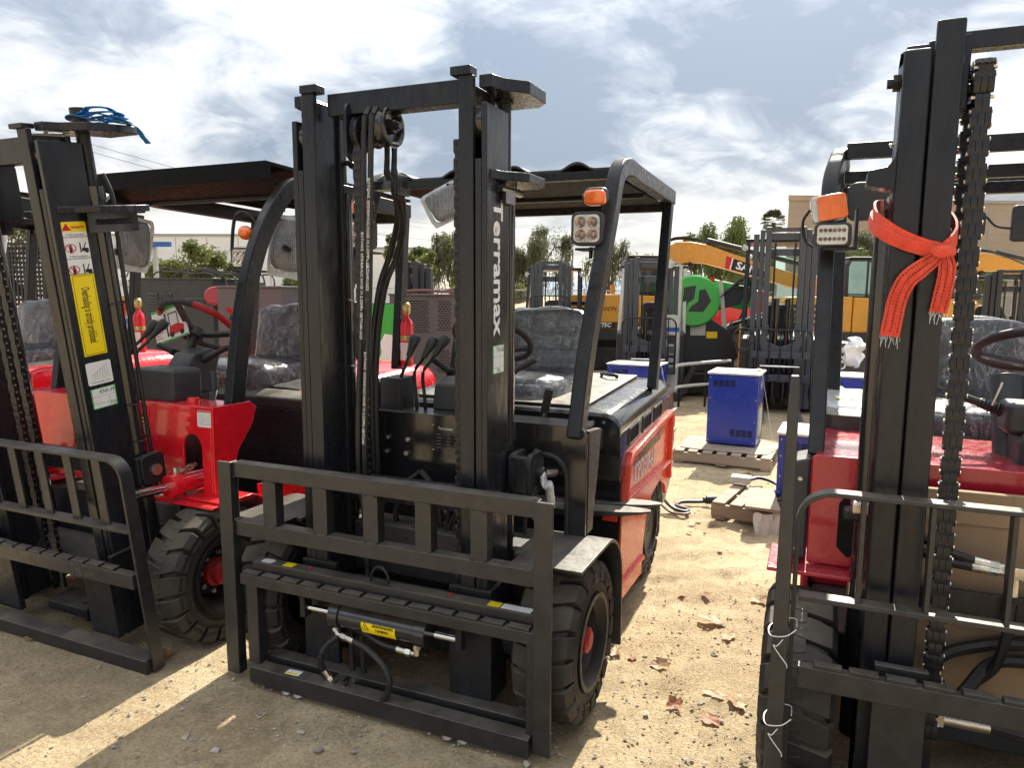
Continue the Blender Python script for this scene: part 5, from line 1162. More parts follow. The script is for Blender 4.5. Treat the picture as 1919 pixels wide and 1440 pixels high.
    q = MB(); q.box(-.575, .575, .70, 1.02, .93, 1.0); P('cowl_panel', q, 'darkred', .012)
    for s in (-1, 1):
        q = MB(); q.prism([(min(s * .587, s * .640), .665), (max(s * .587, s * .640), .665), (max(s * .587, s * .640), .985 if s > 0 else 1.0), (min(s * .587, s * .64), 1.0 if s > 0 else .985)], 'y', .40, .56); co = P('corner_trim', q, 'plastic', .012)
        for z in (.70, .93): bolt(co, (s * .617, .40, z), (0, -1, 0), .8)
        q = MB(); q.box(min(s * .40, s * .70), max(s * .40, s * .615), .33, .58, .636, .650); P('mudguard', q, 'darkred', .004)
        wheel(t, s * .690, .33, .292, .20, s, phase=.15)
        wheel(t, s * .57, 1.70, .26, .17, s, 'gloss', 17)
        q = MB(); q.prism([(.60, .36), (.60, .20), (1.4, .14), (2.0, .40), (2.05, .80), (1.1, .90), (1.0, .62), (.95, .36)], 'x', min(s * .57, s * .60), max(s * .57, s * .60)); P('side_panel', q, 'darkred', .01)
    q = MB(); q.box(-.45, .45, .42, .62, .14, .60); q.box(-.56, .56, .6, 2.0, .15, .36); P('chassis', q, 'excdark', .01)
    # engine cover and side locker with clear film and latch
    q = MB(); q.box(-.57, .57, 1.02, 1.95, .36, .945); P('body_core', q, 'darkred', .012)
    q = MB(Mx.Translation((-.41, 1.38, 1.0))); q.rbox((0, 0, 0), (.155, .40, .075), .28, 24, 10); P('locker_lid', q, 'deck', 0)
    q = MB(Mx.Translation((-.41, 1.40, 1.066))); q.rbox((0, 0, 0), (.14, .34, .016), .3, 20, 6, .008, 4); lf = P('clear_film', q, 'cloudy', 0)
    plate('yellow_label', .075, .10, 'yellow', lf, Mx.Translation((-.47, 1.30, 1.085))); plate('label_text', .062, .085, 'white', lf, Mx.Translation((-.47, 1.30, 1.0862)))
    q = MB(); q.tube([V((-.44 + a, .975, z)) for a, z in ((-.018, .905), (.018, .905), (.012, .965), (-.012, .965))], .004, 8, True); q.prism([(-.458, .985), (-.422, .985), (-.43, .965), (-.45, .965)], 'y', .97, .976); P('lid_latch', q, 'chrome', 0)
    q = MB(); q.box(-.24, .24, .86, 1.0, .93, .97); q.box(-.26, .26, .98, 1.05, .92, 1.0); P('seat_plinth', q, 'steel', .012)
    seat(t, 'seat', 1.14, .915, .27, .385)
    q = MB(); q.cyl((.005, .62, .85), (.005, .84, 1.24), .05, 20); P('steering_column', q, 'plastic', .004)
    q = MB(Mx.Translation((.12, .60, 1.0))); q.prism(rect(.27, .20, .03), 'y', -.09, .09); P('dash_box', q, 'plastic', .022)
    q = MB(); q.box(-.045, .16, .56, .70, 1.09, 1.19); P('column_cowl', q, 'plastic', .02)
    steering(t, (.105, .90, 1.335), .185, (0, .40, .92), (.09, .72, 1.12), knob=False)
    stalk(t, (-.02, .66, 1.145), (-.19, .66, 1.205)); q = MB(); q.tube(spline([(-.07, .64, 1.17), (-.06, .63, 1.21), (-.05, .63, 1.245)], 3), .003, 6); P('zip_tie', q, 'letter', 0)
    lever(t, (-.345, .90, .97), (-.345, .90, 1.05), (-.385, .87, 1.22), r=.009)
    # cardboard sheets stowed behind the backrest
    # overhead guard: square tube, several cross bars
    for s in (-1, 1):
        q = MB(); q.bar((s * .575, .50, .985), (s * .580, .86, 1.86), .050, .065, up=(0, 1, 0)); P('guard_front_post', q, 'steel', .006)
        q = MB(); q.bar((s * .505, 1.60, .96), (s * .525, 1.76, 1.98), .055, .06, up=(0, 1, 0)); P('guard_rear_post', q, 'steel', .006)
        q = MB(); pts = spline([(s * .580, .80, 1.70), (s * .578, .86, 1.88), (s * .560, .95, 1.985), (s * .54, 1.10, 2.03), (s * .535, 1.8, 2.03)], 6); q.strip(pts, .055, .07, up=(0, 0, 1)); P('guard_side_rail', q, 'steel', .010)
    for i, (y, z, h) in enumerate(((.95, 2.035, .055), (1.05, 1.955, .045), (1.30, 1.93, .045), (1.70, 2.0, .04))):
        q = MB(); q.box(-.53, .53, y, y + .04, z - h / 2, z + h / 2); P('guard_crossbar', q, 'steel', .003)
    for x in (-.10, .16, .36):
        q = MB(); q.bar((x, 1.0, 1.975), (x + .08, 1.75, 2.0), .03, .04); P('guard_slat', q, 'steel', .003)
    q = MB(); q.prism([(x - .44, z + 1.845) for x, z in rect(.16, .135, .03)], 'y', .88, .915); mr = P('guard_mirror', q, 'plastic', .006); bolt(mr, (-.385, .879, 1.845), (0, -1, 0), 1.3)
    q = MB(); q.prism([(x - .12, z + 1.775) for x, z in rect(.14, .09, .015)], 'y', 1.10, 1.13); P('speaker_box', q, 'plastic', .006); q = MB(); q.prism([(x + .10, z + 1.775) for x, z in rect(.14, .13, .015)], 'y', 1.10, 1.13); P('rear_mirror', q, 'plastic', .006)
    hose(t, [(-.05, 1.1, 1.80), (-.02, 1.09, 1.765), (.03, 1.09, 1.755)], .004)
    q = MB(); q.box(-.59, -.49, .66, .76, 1.66, 1.672); q.box(-.497, -.487, .66, .78, 1.66, 1.80); P('lamp_bracket', q, 'steel', .002)
    work_lamp(t, (-.565, .655, 1.712), .115, .078, .055, (-.06, -1, .02), leds=(6, 2), lensm='led')
    q = MB(face_frame((-.570, .655, 1.803), (.985, .05, .17), (-.17, 0, .985))); q.prism(rect(.09, .082, .012), 'z', -.005, .006); sg = P('turn_signal', q, 'amber', .003)
    q = MB(face_frame((-.583, .665, 1.803), (.985, .05, .17), (-.17, 0, .985))); q.prism(rect(.105, .088, .014), 'z', -.05, -.004); obj('signal_housing', q, 'lens', sg, .006)
    hose(t, [(-.64, .70, 1.80), (-.66, .70, 1.76), (-.65, .70, 1.70), (-.625, .69, 1.675)], .005)
    return t
T4 = right_truck()
def card():
    t = tag(obj('cardboard_sheet', MB(T4.matrix_basis).box(-.335, .50, .33, .352, .30, .955), 'cardboard', None, .003), 'brown cardboard carton standing behind the right truck backrest', 'carton')
    obj('carton_flap', MB(T4.matrix_basis).box(-.335, -.06, .322, .3285, .86, .955), 'cardboard', t, .002)
    F = T4.matrix_basis @ face_frame((-.030, .3275, .63), (1, 0, 0), (0, 0, 1)); k = MB(F)
    for (a, b, c, d) in ((-.035, .035, .033, .035), (-.035, .035, -.035, -.033), (-.035, -.033, -.033, .033), (.033, .035, -.033, .033)): k.box(a, b, c, d, 0, .0004)
    k.prism([(.022 * math.cos(R(a)), .002 + .018 * math.sin(R(a))) for a in range(0, 181, 20)], 'z', 0, .0004); k.box(-.001, .001, -.022, .002, 0, .0004); obj('umbrella_symbol', k, 'ink', t)
card()
def strap():
    B = T4.matrix_basis @ tilt_mx(.4)
    def W(p): return B @ V(p)
    t = MB()
    # loop round the rail
    loop = [(-.318, .092, 1.625), (-.36, .088, 1.637), (-.41, .092, 1.660), (-.452, .105, 1.690), (-.470, .14, 1.715), (-.468, .20, 1.745), (-.445, .30, 1.76)]
    t.sweep([W(p) for p in spline(loop, 5)], [(-.003, -.017), (.003, -.017), (.004, 0), (.003, .017), (-.003, .017), (-.004, 0)], up=(0, 0, 1))
    loop2 = [(-.318, .086, 1.618), (-.345, .082, 1.622), (-.40, .086, 1.640), (-.445, .098, 1.664), (-.474, .13, 1.690), (-.478, .20, 1.72), (-.45, .29, 1.74)]
    t.sweep([W(p) for p in spline(loop2, 5)], [(-.003, -.015), (.003, -.015), (.004, 0), (.003, .015), (-.003, .015), (-.004, 0)], up=(0, -.3, 1))
    r_ = [(-.318, .092, 1.622), (-.298, .094, 1.640), (-.284, .12, 1.668), (-.284, .18, 1.70), (-.292, .28, 1.735)]
    t.sweep([W(p) for p in spline(r_, 5)], [(-.003, -.016), (.003, -.016), (.003, .016), (-.003, .016)], up=(0, 0, 1))
    o = tag(obj('tied_strap', t, 'webbing'), 'bright orange webbing strap knotted round the right mast, ends hanging', 'strap')
    k = MB(); k.rbox(W((-.315, .082, 1.620)), (.030, .016, .017), .8, 16, 10, .006, 2); obj('knot', k, 'webbing', o)
    def ribbon(pts, wid, nm):
        q = MB(); P_ = spline(pts, 6); vs = []; n = len(P_); m = 7; st = MB()
        W_ = [wid * (.55 + .45 * min(1, i / (n * .35))) for i in range(n)]
        rows = []
        for i, p in enumerate(P_):
            tg = (P_[min(i + 1, n - 1)] - P_[max(i - 1, 0)]).normalized(); side = tg.cross(V((0, -1, 0))).normalized(); nor = side.cross(tg)
            rows.append([p + side * (W_[i] * (j / (m - 1) - .5)) + nor * (.004 * math.sin(j * 1.9 + i * .4)) for j in range(m)])
        vs = [W(v) for r in rows for v in r] + [W(v + V((0, .0028, 0))) for r in rows for v in r]; N_ = n * m
        fs = []
        for i in range(n - 1):
            for j in range(m - 1):
                a = i * m + j; fs += [(a, a + 1, a + m + 1, a + m), (N_ + a, N_ + a + m, N_ + a + m + 1, N_ + a + 1)]
            for j in (0, m - 1): a = i * m + j; fs.append((a, a + m, N_ + a + m, N_ + a))
        fs += [tuple(range(m)) + tuple(range(N_ + m - 1, N_ - 1, -1)), tuple(range((n - 1) * m, n * m)) + tuple(range(N_ + n * m - 1, N_ + (n - 1) * m - 1, -1))]
        q.add(vs, fs); e = obj(nm, q, 'webbing', o)
        for j in (1, 3, 5):
            for i in range(2, n - 2, 1):
                a, b = rows[i][j], rows[i][j].lerp(rows[i + 1][j], .55); st.bar(W(a + V((0, -.0018, 0))), W(b + V((0, -.0018, 0))), .0022, .0015, up=(0, -1, 0))
        struct(obj('stitching', st, 'webstitch', e), 'stuff')
        fr = MB()
        for j in range(13):
            p = rows[-1][0].lerp(rows[-1][-1], j / 12); fr.tube([W(p), W(p + V((random.Random(j).uniform(-.003, .003), -.002, -.005))), W(p + V((random.Random(j + 50).uniform(-.006, .005), -.003, -.010 - .010 * (j % 3))))], .0005, 5)
        struct(obj('frayed_threads', fr, 'letter', e), 'stuff')
    ribbon([(-.318, .078, 1.615), (-.335, .072, 1.600), (-.362, .068, 1.578), (-.392, .070, 1.548), (-.408, .076, 1.505), (-.415, .080, 1.455), (-.421, .082, 1.405)], .046, 'strap_end')
    ribbon([(-.312, .080, 1.615), (-.306, .074, 1.595), (-.304, .072, 1.56), (-.310, .076, 1.51), (-.316, .080, 1.468)], .040, 'strap_end')
strap()
def upright_fork():
    B = T4.matrix_basis
    q = MB(B); n = 20
    # blade tapering to its tip, standing on its heel
    vs = []
    rows = [(0.0, .062, .046), (.35, .060, .044), (.8, .055, .036), (1.15, .046, .028), (1.285, .036, .024), (1.303, .030, .020)]
    q2 = [( -.640 + .0 * z, z, w, th) for z, w, th in rows]
    for (x, z, w, th) in q2: vs += [(x - th / 2, -.055 - w / 2, z), (x + th / 2, -.055 - w / 2, z), (x + th / 2, -.055 + w / 2, z), (x - th / 2, -.055 + w / 2, z)]
    fs = [(3, 2, 1, 0), tuple(len(vs) - 4 + k for k in range(4))]
    for i in range(len(rows) - 1):
        for k in range(4): l = (k + 1) % 4; fs.append((i * 4 + k, i * 4 + l, i * 4 + 4 + l, i * 4 + 4 + k))
    q.add(vs, fs)
    o = tag(obj('loose_fork', q, 'steel_worn', None, .003), 'black steel fork standing upright, wired to the right truck backrest', 'fork')
    for z, zz in ((.62, .60), (.37, .33)):
        k = MB(B)
        k.tube(spline([(-.60, -.09, z + .02), (-.625, -.096, z), (-.662, -.095, z - .005), (-.668, -.05, z), (-.64, -.015, z + .01), (-.604, -.02, z + .02), (-.600, -.07, z + .02)], 5), .0015, 6)
        k.tube(spline([(-.632, -.098, z - .01), (-.646, -.10, z - .03), (-.655, -.10, z - .028), (-.64, -.10, z - .05), (-.620, -.10, z - .075), (-.618, -.10, z - .085)], 4), .0014, 6)
        tag(obj('tie_wire', k, 'wire'), 'white tie wire round the upright fork, ' + ('upper' if z > .5 else 'lower') + ' of two', 'wire', 'tie wires on the upright fork')
upright_fork()
def lying_forks():
    for i, (p, q_, lab) in enumerate((((.10, 1.0, .575), (.775, 1.065, .600), 'black fork laid across the centre truck footwell, rear one of two'), ((.10, .88, .575), (.757, .935, .600), 'black fork laid across the centre truck footwell, front one of two'))):
        B = T3.matrix_basis; a, b = V(p), V(q_); d = (b - a); s_ = V((-d.y, d.x, 0)).normalized(); mb = MB(B)
        rows = [(0, .055, .036), (.5, .055, .03), (.82, .05, .02), (.93, .036, .012), (1.0, .012, .006)]; vs = []
        for (k, w, th) in rows:
            c = a + d * k
            vs += [c - s_ * w - V((0, 0, th)), c + s_ * w - V((0, 0, th)), c + s_ * w, c - s_ * w]
        fs = [(3, 2, 1, 0), tuple(16 + k for k in range(4))]
        for r in range(4):
            for k in range(4): l = (k + 1) % 4; fs.append((r * 4 + k, r * 4 + l, r * 4 + 4 + l, r * 4 + 4 + k))
        mb.add(vs, fs); tag(obj('loose_fork', mb, 'deck', None, .003), lab, 'fork', 'forks stowed across the footwell')
lying_forks()
# ------------------------------------------------------------------ chargers, pallets, cable in the yard
def pallet(loc, rz, label, w=.80, d=.62, h=.115, broken=False):
    t = thing('pallet', label, 'pallet', loc, rz, 'wooden pallets')
    rr = random.Random(int(w * 100 + d * 10))
    for i, y in enumerate((-d / 2 + .02, 0, d / 2 - .02)):
        q = MB(); q.box(-w / 2, w / 2, y - .02, y + .02, .018, h - .018); obj('stringer', q, 'wood', t, .003)
    n = 7
    for i in range(n):
        x = -w / 2 + .045 + i * (w - .09) / (n - 1)
        if broken and i in (2, 3): continue
        q = MB(Mx.Rotation(R(rr.uniform(-1.5, 1.5)), 4, 'Z')); q.box(x - .042, x + .042, -d / 2, d / 2, h - .017, h); obj('deck_board', q, 'wood', t, .002)
    for i in range(3):
        x = -w / 2 + .05 + i * (w - .1) / 2; q = MB(); q.box(x - .045, x + .045, -d / 2, d / 2, 0, .017); obj('base_board', q, 'wood', t, .002)
    return t
def charger(loc, rz, label, w=.45, d=.48, h=.69):
    t = thing('battery_charger', label, 'charger', loc, rz, 'blue battery chargers')
    q = MB(); q.box(-w / 2, w / 2, -d / 2, d / 2, .02, h - .018); b = obj('cabinet', q, 'blue', t, .006)
    q = MB(); q.box(-w / 2 - .012, w / 2 + .012, -d / 2 - .012, d / 2 + .012, h - .018, h); obj('lid', q, 'greylid', t, .004)
    for (x0, z0) in ((-w * .40, h - .13), (-w * .02, .10)):
        for i in range(4):
            for j in range(5):
                k = MB(); x = x0 + i * .052; z = z0 + j * .013
                k.box(x, x + .042, -d / 2 - .0015, -d / 2 + .004, z, z + .008); obj('vent_slot', k, 'void', b)
    for x in (-w / 2 + .02, w / 2 - .02):
        for z in (.05, h * .35, h * .65, h - .05): k = MB(); k.cyl((x, -d / 2 - .004, z), (x, -d / 2 + .002, z), .005, 8); obj('screw', k, 'bolt', b)
    # printed door on the side
    F = face_frame((w / 2 + .0008, 0, 0), (0, 1, 0), (0, 0, 1))
    k = MB(F); k.box(-d * .30, d * .30, h * .12, h * .56, 0, .001); pn = obj('instruction_panel', k, 'cream', t)
    for z0, z1 in ((.50, .56), (.12, .17)): k = MB(F); k.box(-d * .30, d * .30, h * z0, h * z1, .001, .0016); obj('panel_band', k, 'brass', pn)
    k = MB(F)
    for i in range(9): k.box(-d * .2, d * (.05 + .02 * (i % 3)), h * .20 + i * .022, h * .20 + i * .022 + .006, .001, .0015)
    obj('panel_print', k, 'inkgrey', pn)
    k = MB(F); k.lathe([(.036, 0), (.036, .001), (.040, .001), (.040, 0)], (0, h * .82, 0), (0, 0, 1), 24, True); k.box(-.018, .018, h * .82 - .004, h * .82 + .004, 0, .001); k.box(-.004, .004, h * .82 - .02, h * .82 + .02, 0, .001); obj('plug_emblem', k, 'letter', t)
    k = MB(); k.cyl((w * .42, d * .1, h), (w * .42, d * .1, h + .02), .02, 12); k.cyl((-.02 + w * .42, d * .1, h + .02), (w * .42 + .02, d * .1, h + .02), .005, 8); obj('lid_knob', k, 'zinc', t)
    k = MB(); k.bar((w * .46, -d * .3, h + .002), (w / 2 + .02, -d * .3, h - .02), .02, .002); k.bar((w / 2 + .018, -d * .3, h - .01), (w / 2 + .14, -d * .2, .02), .012, .002, up=(1, 0, 0)); obj('loose_strap', k, 'cream', t)
    return t
A25 = R(-24.9)
def yard():
    pallet((2.03, 6.73, 0), A25, 'grey pallet under the big blue charger in the gap', .86, .78)
    charger((2.145, 6.925, .116), A25, 'tall blue charger box standing on a pallet between the trucks')
    cb = MB(); rr = random.Random(2); vs = []
    for i in range(26):
        a = 2 * math.pi * i / 26; r = (.44 + .05 * rr.random()) / max(abs(math.cos(a)), abs(math.sin(a))) ** .8; vs.append((r * math.cos(a) * .86, r * math.sin(a) * .78))
    q = MB(Mx.Translation((2.06, 6.78, .1175)) @ Mx.Rotation(A25, 4, 'Z')); q.prism(vs, 'z', 0, .004); tag(obj('cardboard_liner', q, 'wood'), 'torn pale cardboard liner under the big blue charger', 'cardboard')
    pallet((1.50, 8.95, 0), A25, 'pallet under the blue charger half hidden behind the centre truck hood', .86, .7)
    charger((1.55, 9.0, .116), A25, 'blue charger box seen just above the centre truck hood', .62, .5, .57)
    pallet((1.86, 4.90, 0), R(-32), 'brown broken pallet with missing boards beside the right truck', .78, .62, .12, True)
    charger((2.11, 5.03, .12), A25, 'small blue charger on the broken pallet beside the right truck', .42, .44, .47)
    charger((3.85, 8.35, .0), A25, 'blue charger box behind the right truck posts', .60, .5, .64)
    q = MB(); q.prism([(1.52, 4.62), (1.72, 4.52), (1.86, 5.05), (1.70, 5.10)], 'z', .135, .155); tag(obj('loose_board', q, 'wood', None, .003), 'loose weathered board lying on the broken pallet', 'board')
    q = MB(Mx.Translation((1.70, 5.28, .14)) @ Mx.Rotation(R(-25), 4, 'Z')); q.box(-.07, .07, -.05, .05, 0, .05); tag(obj('connector_block', q, 'greylid', None, .006), 'grey battery connector resting on the broken pallet', 'connector')
    q = MB(); q.tube(spline([(1.74, 5.26, .16), (1.85, 5.30, .17), (1.95, 5.22, .14), (1.88, 5.0, .13), (1.80, 4.86, .14), (1.86, 4.78, .145), (2.0, 4.86, .14)], 6), .012, 8); tag(obj('charger_cable', q, 'cable'), 'dark charger cable curled round the small blue charger', 'cable')
    q = MB(); q.tube(spline([(.98, 5.25, .30), (1.04, 5.12, .14), (1.12, 5.0, .04), (1.20, 4.92, .022), (1.24, 4.97, .022), (1.18, 5.06, .022), (1.24, 5.16, .022), (1.36, 5.17, .022), (1.43, 5.18, .024)], 6), .013, 8); cb = tag(obj('charging_cable', q, 'cable'), 'dark charging cable with a plug trailing behind the centre truck', 'cable')
    q = MB(); q.cyl((1.42, 5.18, .034), (1.50, 5.185, .034), .032, 14); q.cyl((1.40, 5.18, .034), (1.43, 5.18, .034), .022, 12); obj('plug', q, 'plastic', cb, .003)
    q = MB(); q.tube(spline([(.96, 5.22, .28), (1.02, 5.06, .10), (1.10, 4.94, .02), (1.18, 4.88, .016), (1.24, 4.91, .016)], 6), .009, 8); tag(obj('thin_cable', q, 'cablered'), 'dusty reddish cable lying beside the charging plug', 'cable')
    q = MB(Mx.Translation((1.66, 4.56, .06))); n = 10; vs = []; fs = []
    for i in range(n):
        for j in range(6): vs.append((i * .022 - .1, .02 * math.sin(i * 2.2 + j) - .02 * j * .4, .06 - j * .028 + .01 * math.sin(i * 1.3)))
    for i in range(n - 1):
        for j in range(5): a = i * 6 + j; fs.append((a, a + 1, a + 7, a + 6))
    q.add(vs, fs); tag(obj('torn_wrap', q, 'cream'), 'torn beige wrap hanging off the broken pallet', 'wrap')
yard()

# ------------------------------------------------------------------ fallen leaves
def leaf_mesh(seed, m):
    rr = random.Random(seed); mb = MB(); nr = 5; na = 24; vs = [(0, 0, 0)]; curl = rr.uniform(.15, .6); fold = rr.uniform(.25, .8)
    out = []
    for i in range(na):
        a = 2 * math.pi * i / na; l = .70 + .30 * abs(math.cos(a * 2.5 + rr.uniform(-.15, .15))) ** 1.1; l *= .75 + .35 * (1 + math.cos(a)) / 2; out.append(l * rr.uniform(.72, 1.12))
    for j in range(1, nr + 1):
        for i in range(na):
            a = 2 * math.pi * i / na; r = out[i] * j / nr; x, y = r * math.cos(a), r * math.sin(a) * .8
            z = .03 + fold * abs(y) ** 1.6 * (1 if y > 0 else .25) + curl * .5 * x * abs(x) * (1 if x > 0 else .2) * (1 if x > 0 else -1) + .07 * math.sin(a * 5 + seed) * r + .05 * rr.uniform(-1, 1) * r; vs.append((x, y, z))
    fs = [(0, 1 + i, 1 + (i + 1) % na) for i in range(na)]
    for j in range(nr - 1):
        for i in range(na): a = 1 + j * na; fs.append((a + i, a + na + i, a + na + (i + 1) % na, a + (i + 1) % na))
    mb.add(vs, fs); mb.tube([V((-.05, 0, .02)), V((-.6, .03, .05)), V((-.95, .1, .16))], .022, 5)
    me = mesh(mb, 'leaf', 60); me.materials.append(MT[m]); return me
LV = [leaf_mesh(s, m) for s, m in ((1, 'leaf_dry'), (2, 'leaf_rust'), (3, 'leaf_dry'), (4, 'leaf_rust'), (6, 'leaf_dry'))]
LEAVES = [((.99, 3.55), .050, 1, 'small rusty leaf on lit dirt nearest the centre truck rear wheel, right of it'), ((.95, 3.24), .092, 0, 'largest folded tan leaf in the middle of the lit dirt strip'), ((1.24, 3.49), .075, 4, 'tan curled leaf beside the wired upright fork'), ((.97, 3.08), .07, 2, 'flat pale leaf just below the largest folded leaf'),
          ((.87, 3.53), .035, 1, 'tiny brown leaf left of the small rusty one'), ((.61, 2.83), .058, 4, 'curled tan leaf midway along the sunlit strip near the front wheel'), ((.515, 2.89), .042, 3, 'small dark red leaf beside the centre truck front tyre'), ((.46, 2.96), .058, 2, 'brown leaf pressed against the centre truck front tyre'),
          ((.61, 2.54), .055, 1, 'crumpled brown leaf low in the sunlit strip, left of the leaf cluster'), ((.80, 2.60), .075, 0, 'upper tan leaf of the cluster of dry leaves in the foreground'), ((.72, 2.45), .068, 3, 'bright rust leaf at the bottom of the foreground leaf cluster'), ((.85, 2.55), .07, 2, 'right-hand reddish leaf of the foreground leaf cluster')]
for i, ((x, y), s, k, lab) in enumerate(LEAVES):
    o = link('fallen_leaf', LV[k]); o.location = (x, y, .0); s *= .74; o.scale = (s * (1.0 + .25 * (i % 2)), s * (.8 + .15 * (i % 3)), s * (.6 + .22 * (i % 3))); o.rotation_euler = (R(8 * (i % 3) - 8), R(6 * (i % 4) - 9), i * 2.4); tag(o, lab, 'leaf', 'fallen leaves on the dirt')
SMALL = ['small brown leaf in shade before the left truck carriage', 'brown leaf under the left truck carriage corner', 'small leaf by the charging plug, nearest to the cable loop', 'small leaf between the plug and the broken pallet, nearest the camera', 'small leaf close to the left corner of the broken pallet', 'leaf beside the big blue charger pallet', 'leaf at the foot of the crimson truck, under the broken pallet', 'leaf in front of the torn wrap on the broken pallet',
         'tiny leaf beside the centre truck rear tyre', 'leaf in the shadow before the big blue charger pallet', 'tiny leaf on lit dirt just behind the centre truck rear tyre', 'small leaf just left of the broken pallet stringer']
rr = random.Random(9)
for i, (x, y, s) in enumerate([(-2.06, 2.99, .05), (-1.42, 2.86, .075), (1.20, 4.70, .05), (1.14, 4.52, .04), (1.26, 4.78, .045), (1.82, 5.82, .06), (1.75, 4.44, .05), (1.50, 4.56, .05), (.84, 4.26, .035), (2.05, 6.15, .06), (1.08, 4.13, .035), (1.36, 4.72, .04)]):
    o = link('fallen_leaf', LV[i % 5]); o.location = (x, y, .005); s *= .75; o.scale = (s, s * .8, s * .6); o.rotation_euler = (0, 0, rr.random() * 6); tag(o, SMALL[i], 'leaf', 'small scattered leaves')

# ------------------------------------------------------------------ cabinets behind the red trucks
def cabinet(loc, rz, w, d, h, m, label, grids=(), louv=(), nm='equipment_cabinet', dy=0):
    t = thing(nm, label, 'cabinet', loc, rz, 'machine cabinets behind the red trucks')
    q = MB(); q.box(-w / 2, w / 2, -d / 2, d / 2, 0, h - .02); b = obj('housing', q, m, t, .006)
    q = MB(); q.box(-w / 2 - .01, w / 2 + .01, -d / 2 - .012, d / 2, h - .02, h); obj('top_panel', q, m, t, .004)
    for (x0, z0, nx, nz_) in grids:
        k = MB()
        for j in range(nz_):
            for i in range(nx):
                x = x0 + i * .034 + (j % 2) * .017; z = z0 - j * .024; k.box(x, x + .026, -d / 2 - .0015, -d / 2 + .003, z, z + .010)
        struct(obj('vent_slots', k, 'void', b), 'stuff')
    for (x0, z0, lw, n) in louv:
        for j in range(n):
            k = MB(); z = z0 - j * .038; k.prism([(-d / 2 - .001, z), (-d / 2 - .016, z), (-d / 2 - .001, z + .026)], 'x', x0, x0 + lw); obj('louvre', k, m, b)
    return t
cabinet((-4.0, 9.4, 0), R(-20), 1.15, .8, 1.66, 'genset', 'dark generator housing with louvres behind the left steering wheel', louv=((-.45, 1.45, .17, 14), (-.22, 1.45, .17, 14), (.15, 1.40, .30, 3)))
cabinet((-2.50, 7.55, 0), R(-22), .80, .6, 1.56, 'cabinet', 'mauve-grey slotted cabinet behind the left red truck', grids=((-.02, 1.44, 4, 15), (-.30, .95, 3, 8), (-.05, .95, 5, 8)), louv=((-.33, .55, .16, 8), (-.12, .55, .16, 8)))
cabinet((-1.85, 8.3, 0), R(-22), 1.0, .6, 1.40, 'genset', 'low dark louvred cabinet behind the wrapped red seat', louv=((-.40, 1.28, .12, 6), (-.22, 1.28, .12, 6), (-.04, 1.28, .12, 6)))
cabinet((-.66, 7.7, 0), R(-15), 1.10, .6, 1.50, 'cabinet', 'wide mauve-grey slotted cabinet seen through the centre mast', grids=((-.36, 1.42, 7, 14), (-.02, 1.42, 4, 13), (-.03, .92, 4, 10), (.17, .92, 3, 10)))
q = MB(); rr = random.Random(3)
for i in range(7):
    x0 = -4.5 + .12 * i; q.tube(spline([(x0, 9.2, 1.67), (x0 + rr.uniform(.1, .3), 9.1 + rr.uniform(-.1, .1), 1.70 + rr.uniform(0, .10)), (x0 + rr.uniform(.4, .7), 9.05, 1.69 + rr.uniform(0, .04)), (x0 + .85, 9.0, 1.69), (x0 + .9, 8.92, 1.45 - .1 * (i % 2)), (x0 + 1.0, 8.9, 1.2)], 5), .011, 6)
tag(obj('cable_bundle', q, 'cable'), 'tangle of cables draped over the dark generator housing', 'cables')
q = MB(); q.strip([(-3.62, 8.96, 1.67), (-3.60, 8.93, 1.64), (-3.52, 8.92, .9), (-3.5, 8.9, .5)], .03, .004, up=(0, -1, 0)); tag(obj('mint_strap', q, 'strapgreen'), 'mint green strap hanging down the dark generator housing', 'strap')
q = MB(); q.lathe([(.001, -.02), (.10, -.02), (.12, 0), (.10, .02), (.001, .02)], (-3.42, 8.45, 1.45), (.35, -1, .5), 28); fd = tag(obj('red_reel', q, 'hubred'), 'red disc-shaped cover behind the left steering wheel', 'cover')
q = MB(); q.tube(spline([(-1.18, 7.4, 1.515), (-.9, 7.35, 1.535), (-.6, 7.36, 1.52), (-.3, 7.40, 1.545), (-.1, 7.45, 1.525)], 5), .014, 6); q.tube(spline([(-.75, 7.45, 1.52), (-.5, 7.42, 1.56), (-.2, 7.46, 1.55), (0, 7.5, 1.52)], 5), .012, 6); tag(obj('red_cable', q, 'cablered'), 'dusty red cables lying along the top of the wide slotted cabinet', 'cables')
t = thing('sign_board', 'bright green board with torn white paper behind the centre mast', 'board', (-1.21, 6.75, 0)); obj('board', MB().box(-.10, .12, 0, .02, .55, 1.40), 'green', t, .003); obj('board_leg', MB().box(-.09, -.06, .02, .05, 0, 1.3), 'steel', t); obj('board_leg', MB().box(.08, .11, .02, .05, 0, 1.3), 'steel', t)
obj('torn_paper', MB().prism([(-.05, .60), (.10, .60), (.10, 1.12), (.03, 1.13), (-.01, 1.05), (.0, .95), (-.04, .85)], 'y', -.003, -.0005), 'white', t)
def screen():
    t = thing('perforated_screen', 'black perforated steel screen at the far left edge', 'screen', (-4.40, 6.45, 0), R(-15)); k = MB()
    n = 16; mz = 26
    for i in range(n + 1): x = -.28 + i * .04; k.box(x - .011, x + .011, 0, .006, .85, 1.87)
    for j in range(mz + 1): z = .85 + j * .04; k.box(-.28, .37, .0065, .0125, z - .011, z + .011)
    struct(obj('perforated_sheet', k, 'steel', t), 'stuff')
    for x in (-.30, .38): obj('screen_post', MB().box(x - .015, x + .015, -.005, .03, 0, 1.89), 'steel', t, .003)
    obj('screen_brace', MB().prism([(.0, 1.6), (.37, 1.35), (.37, 1.28), (-.02, 1.5)], 'y', .014, .03), 'steel', t)
screen()
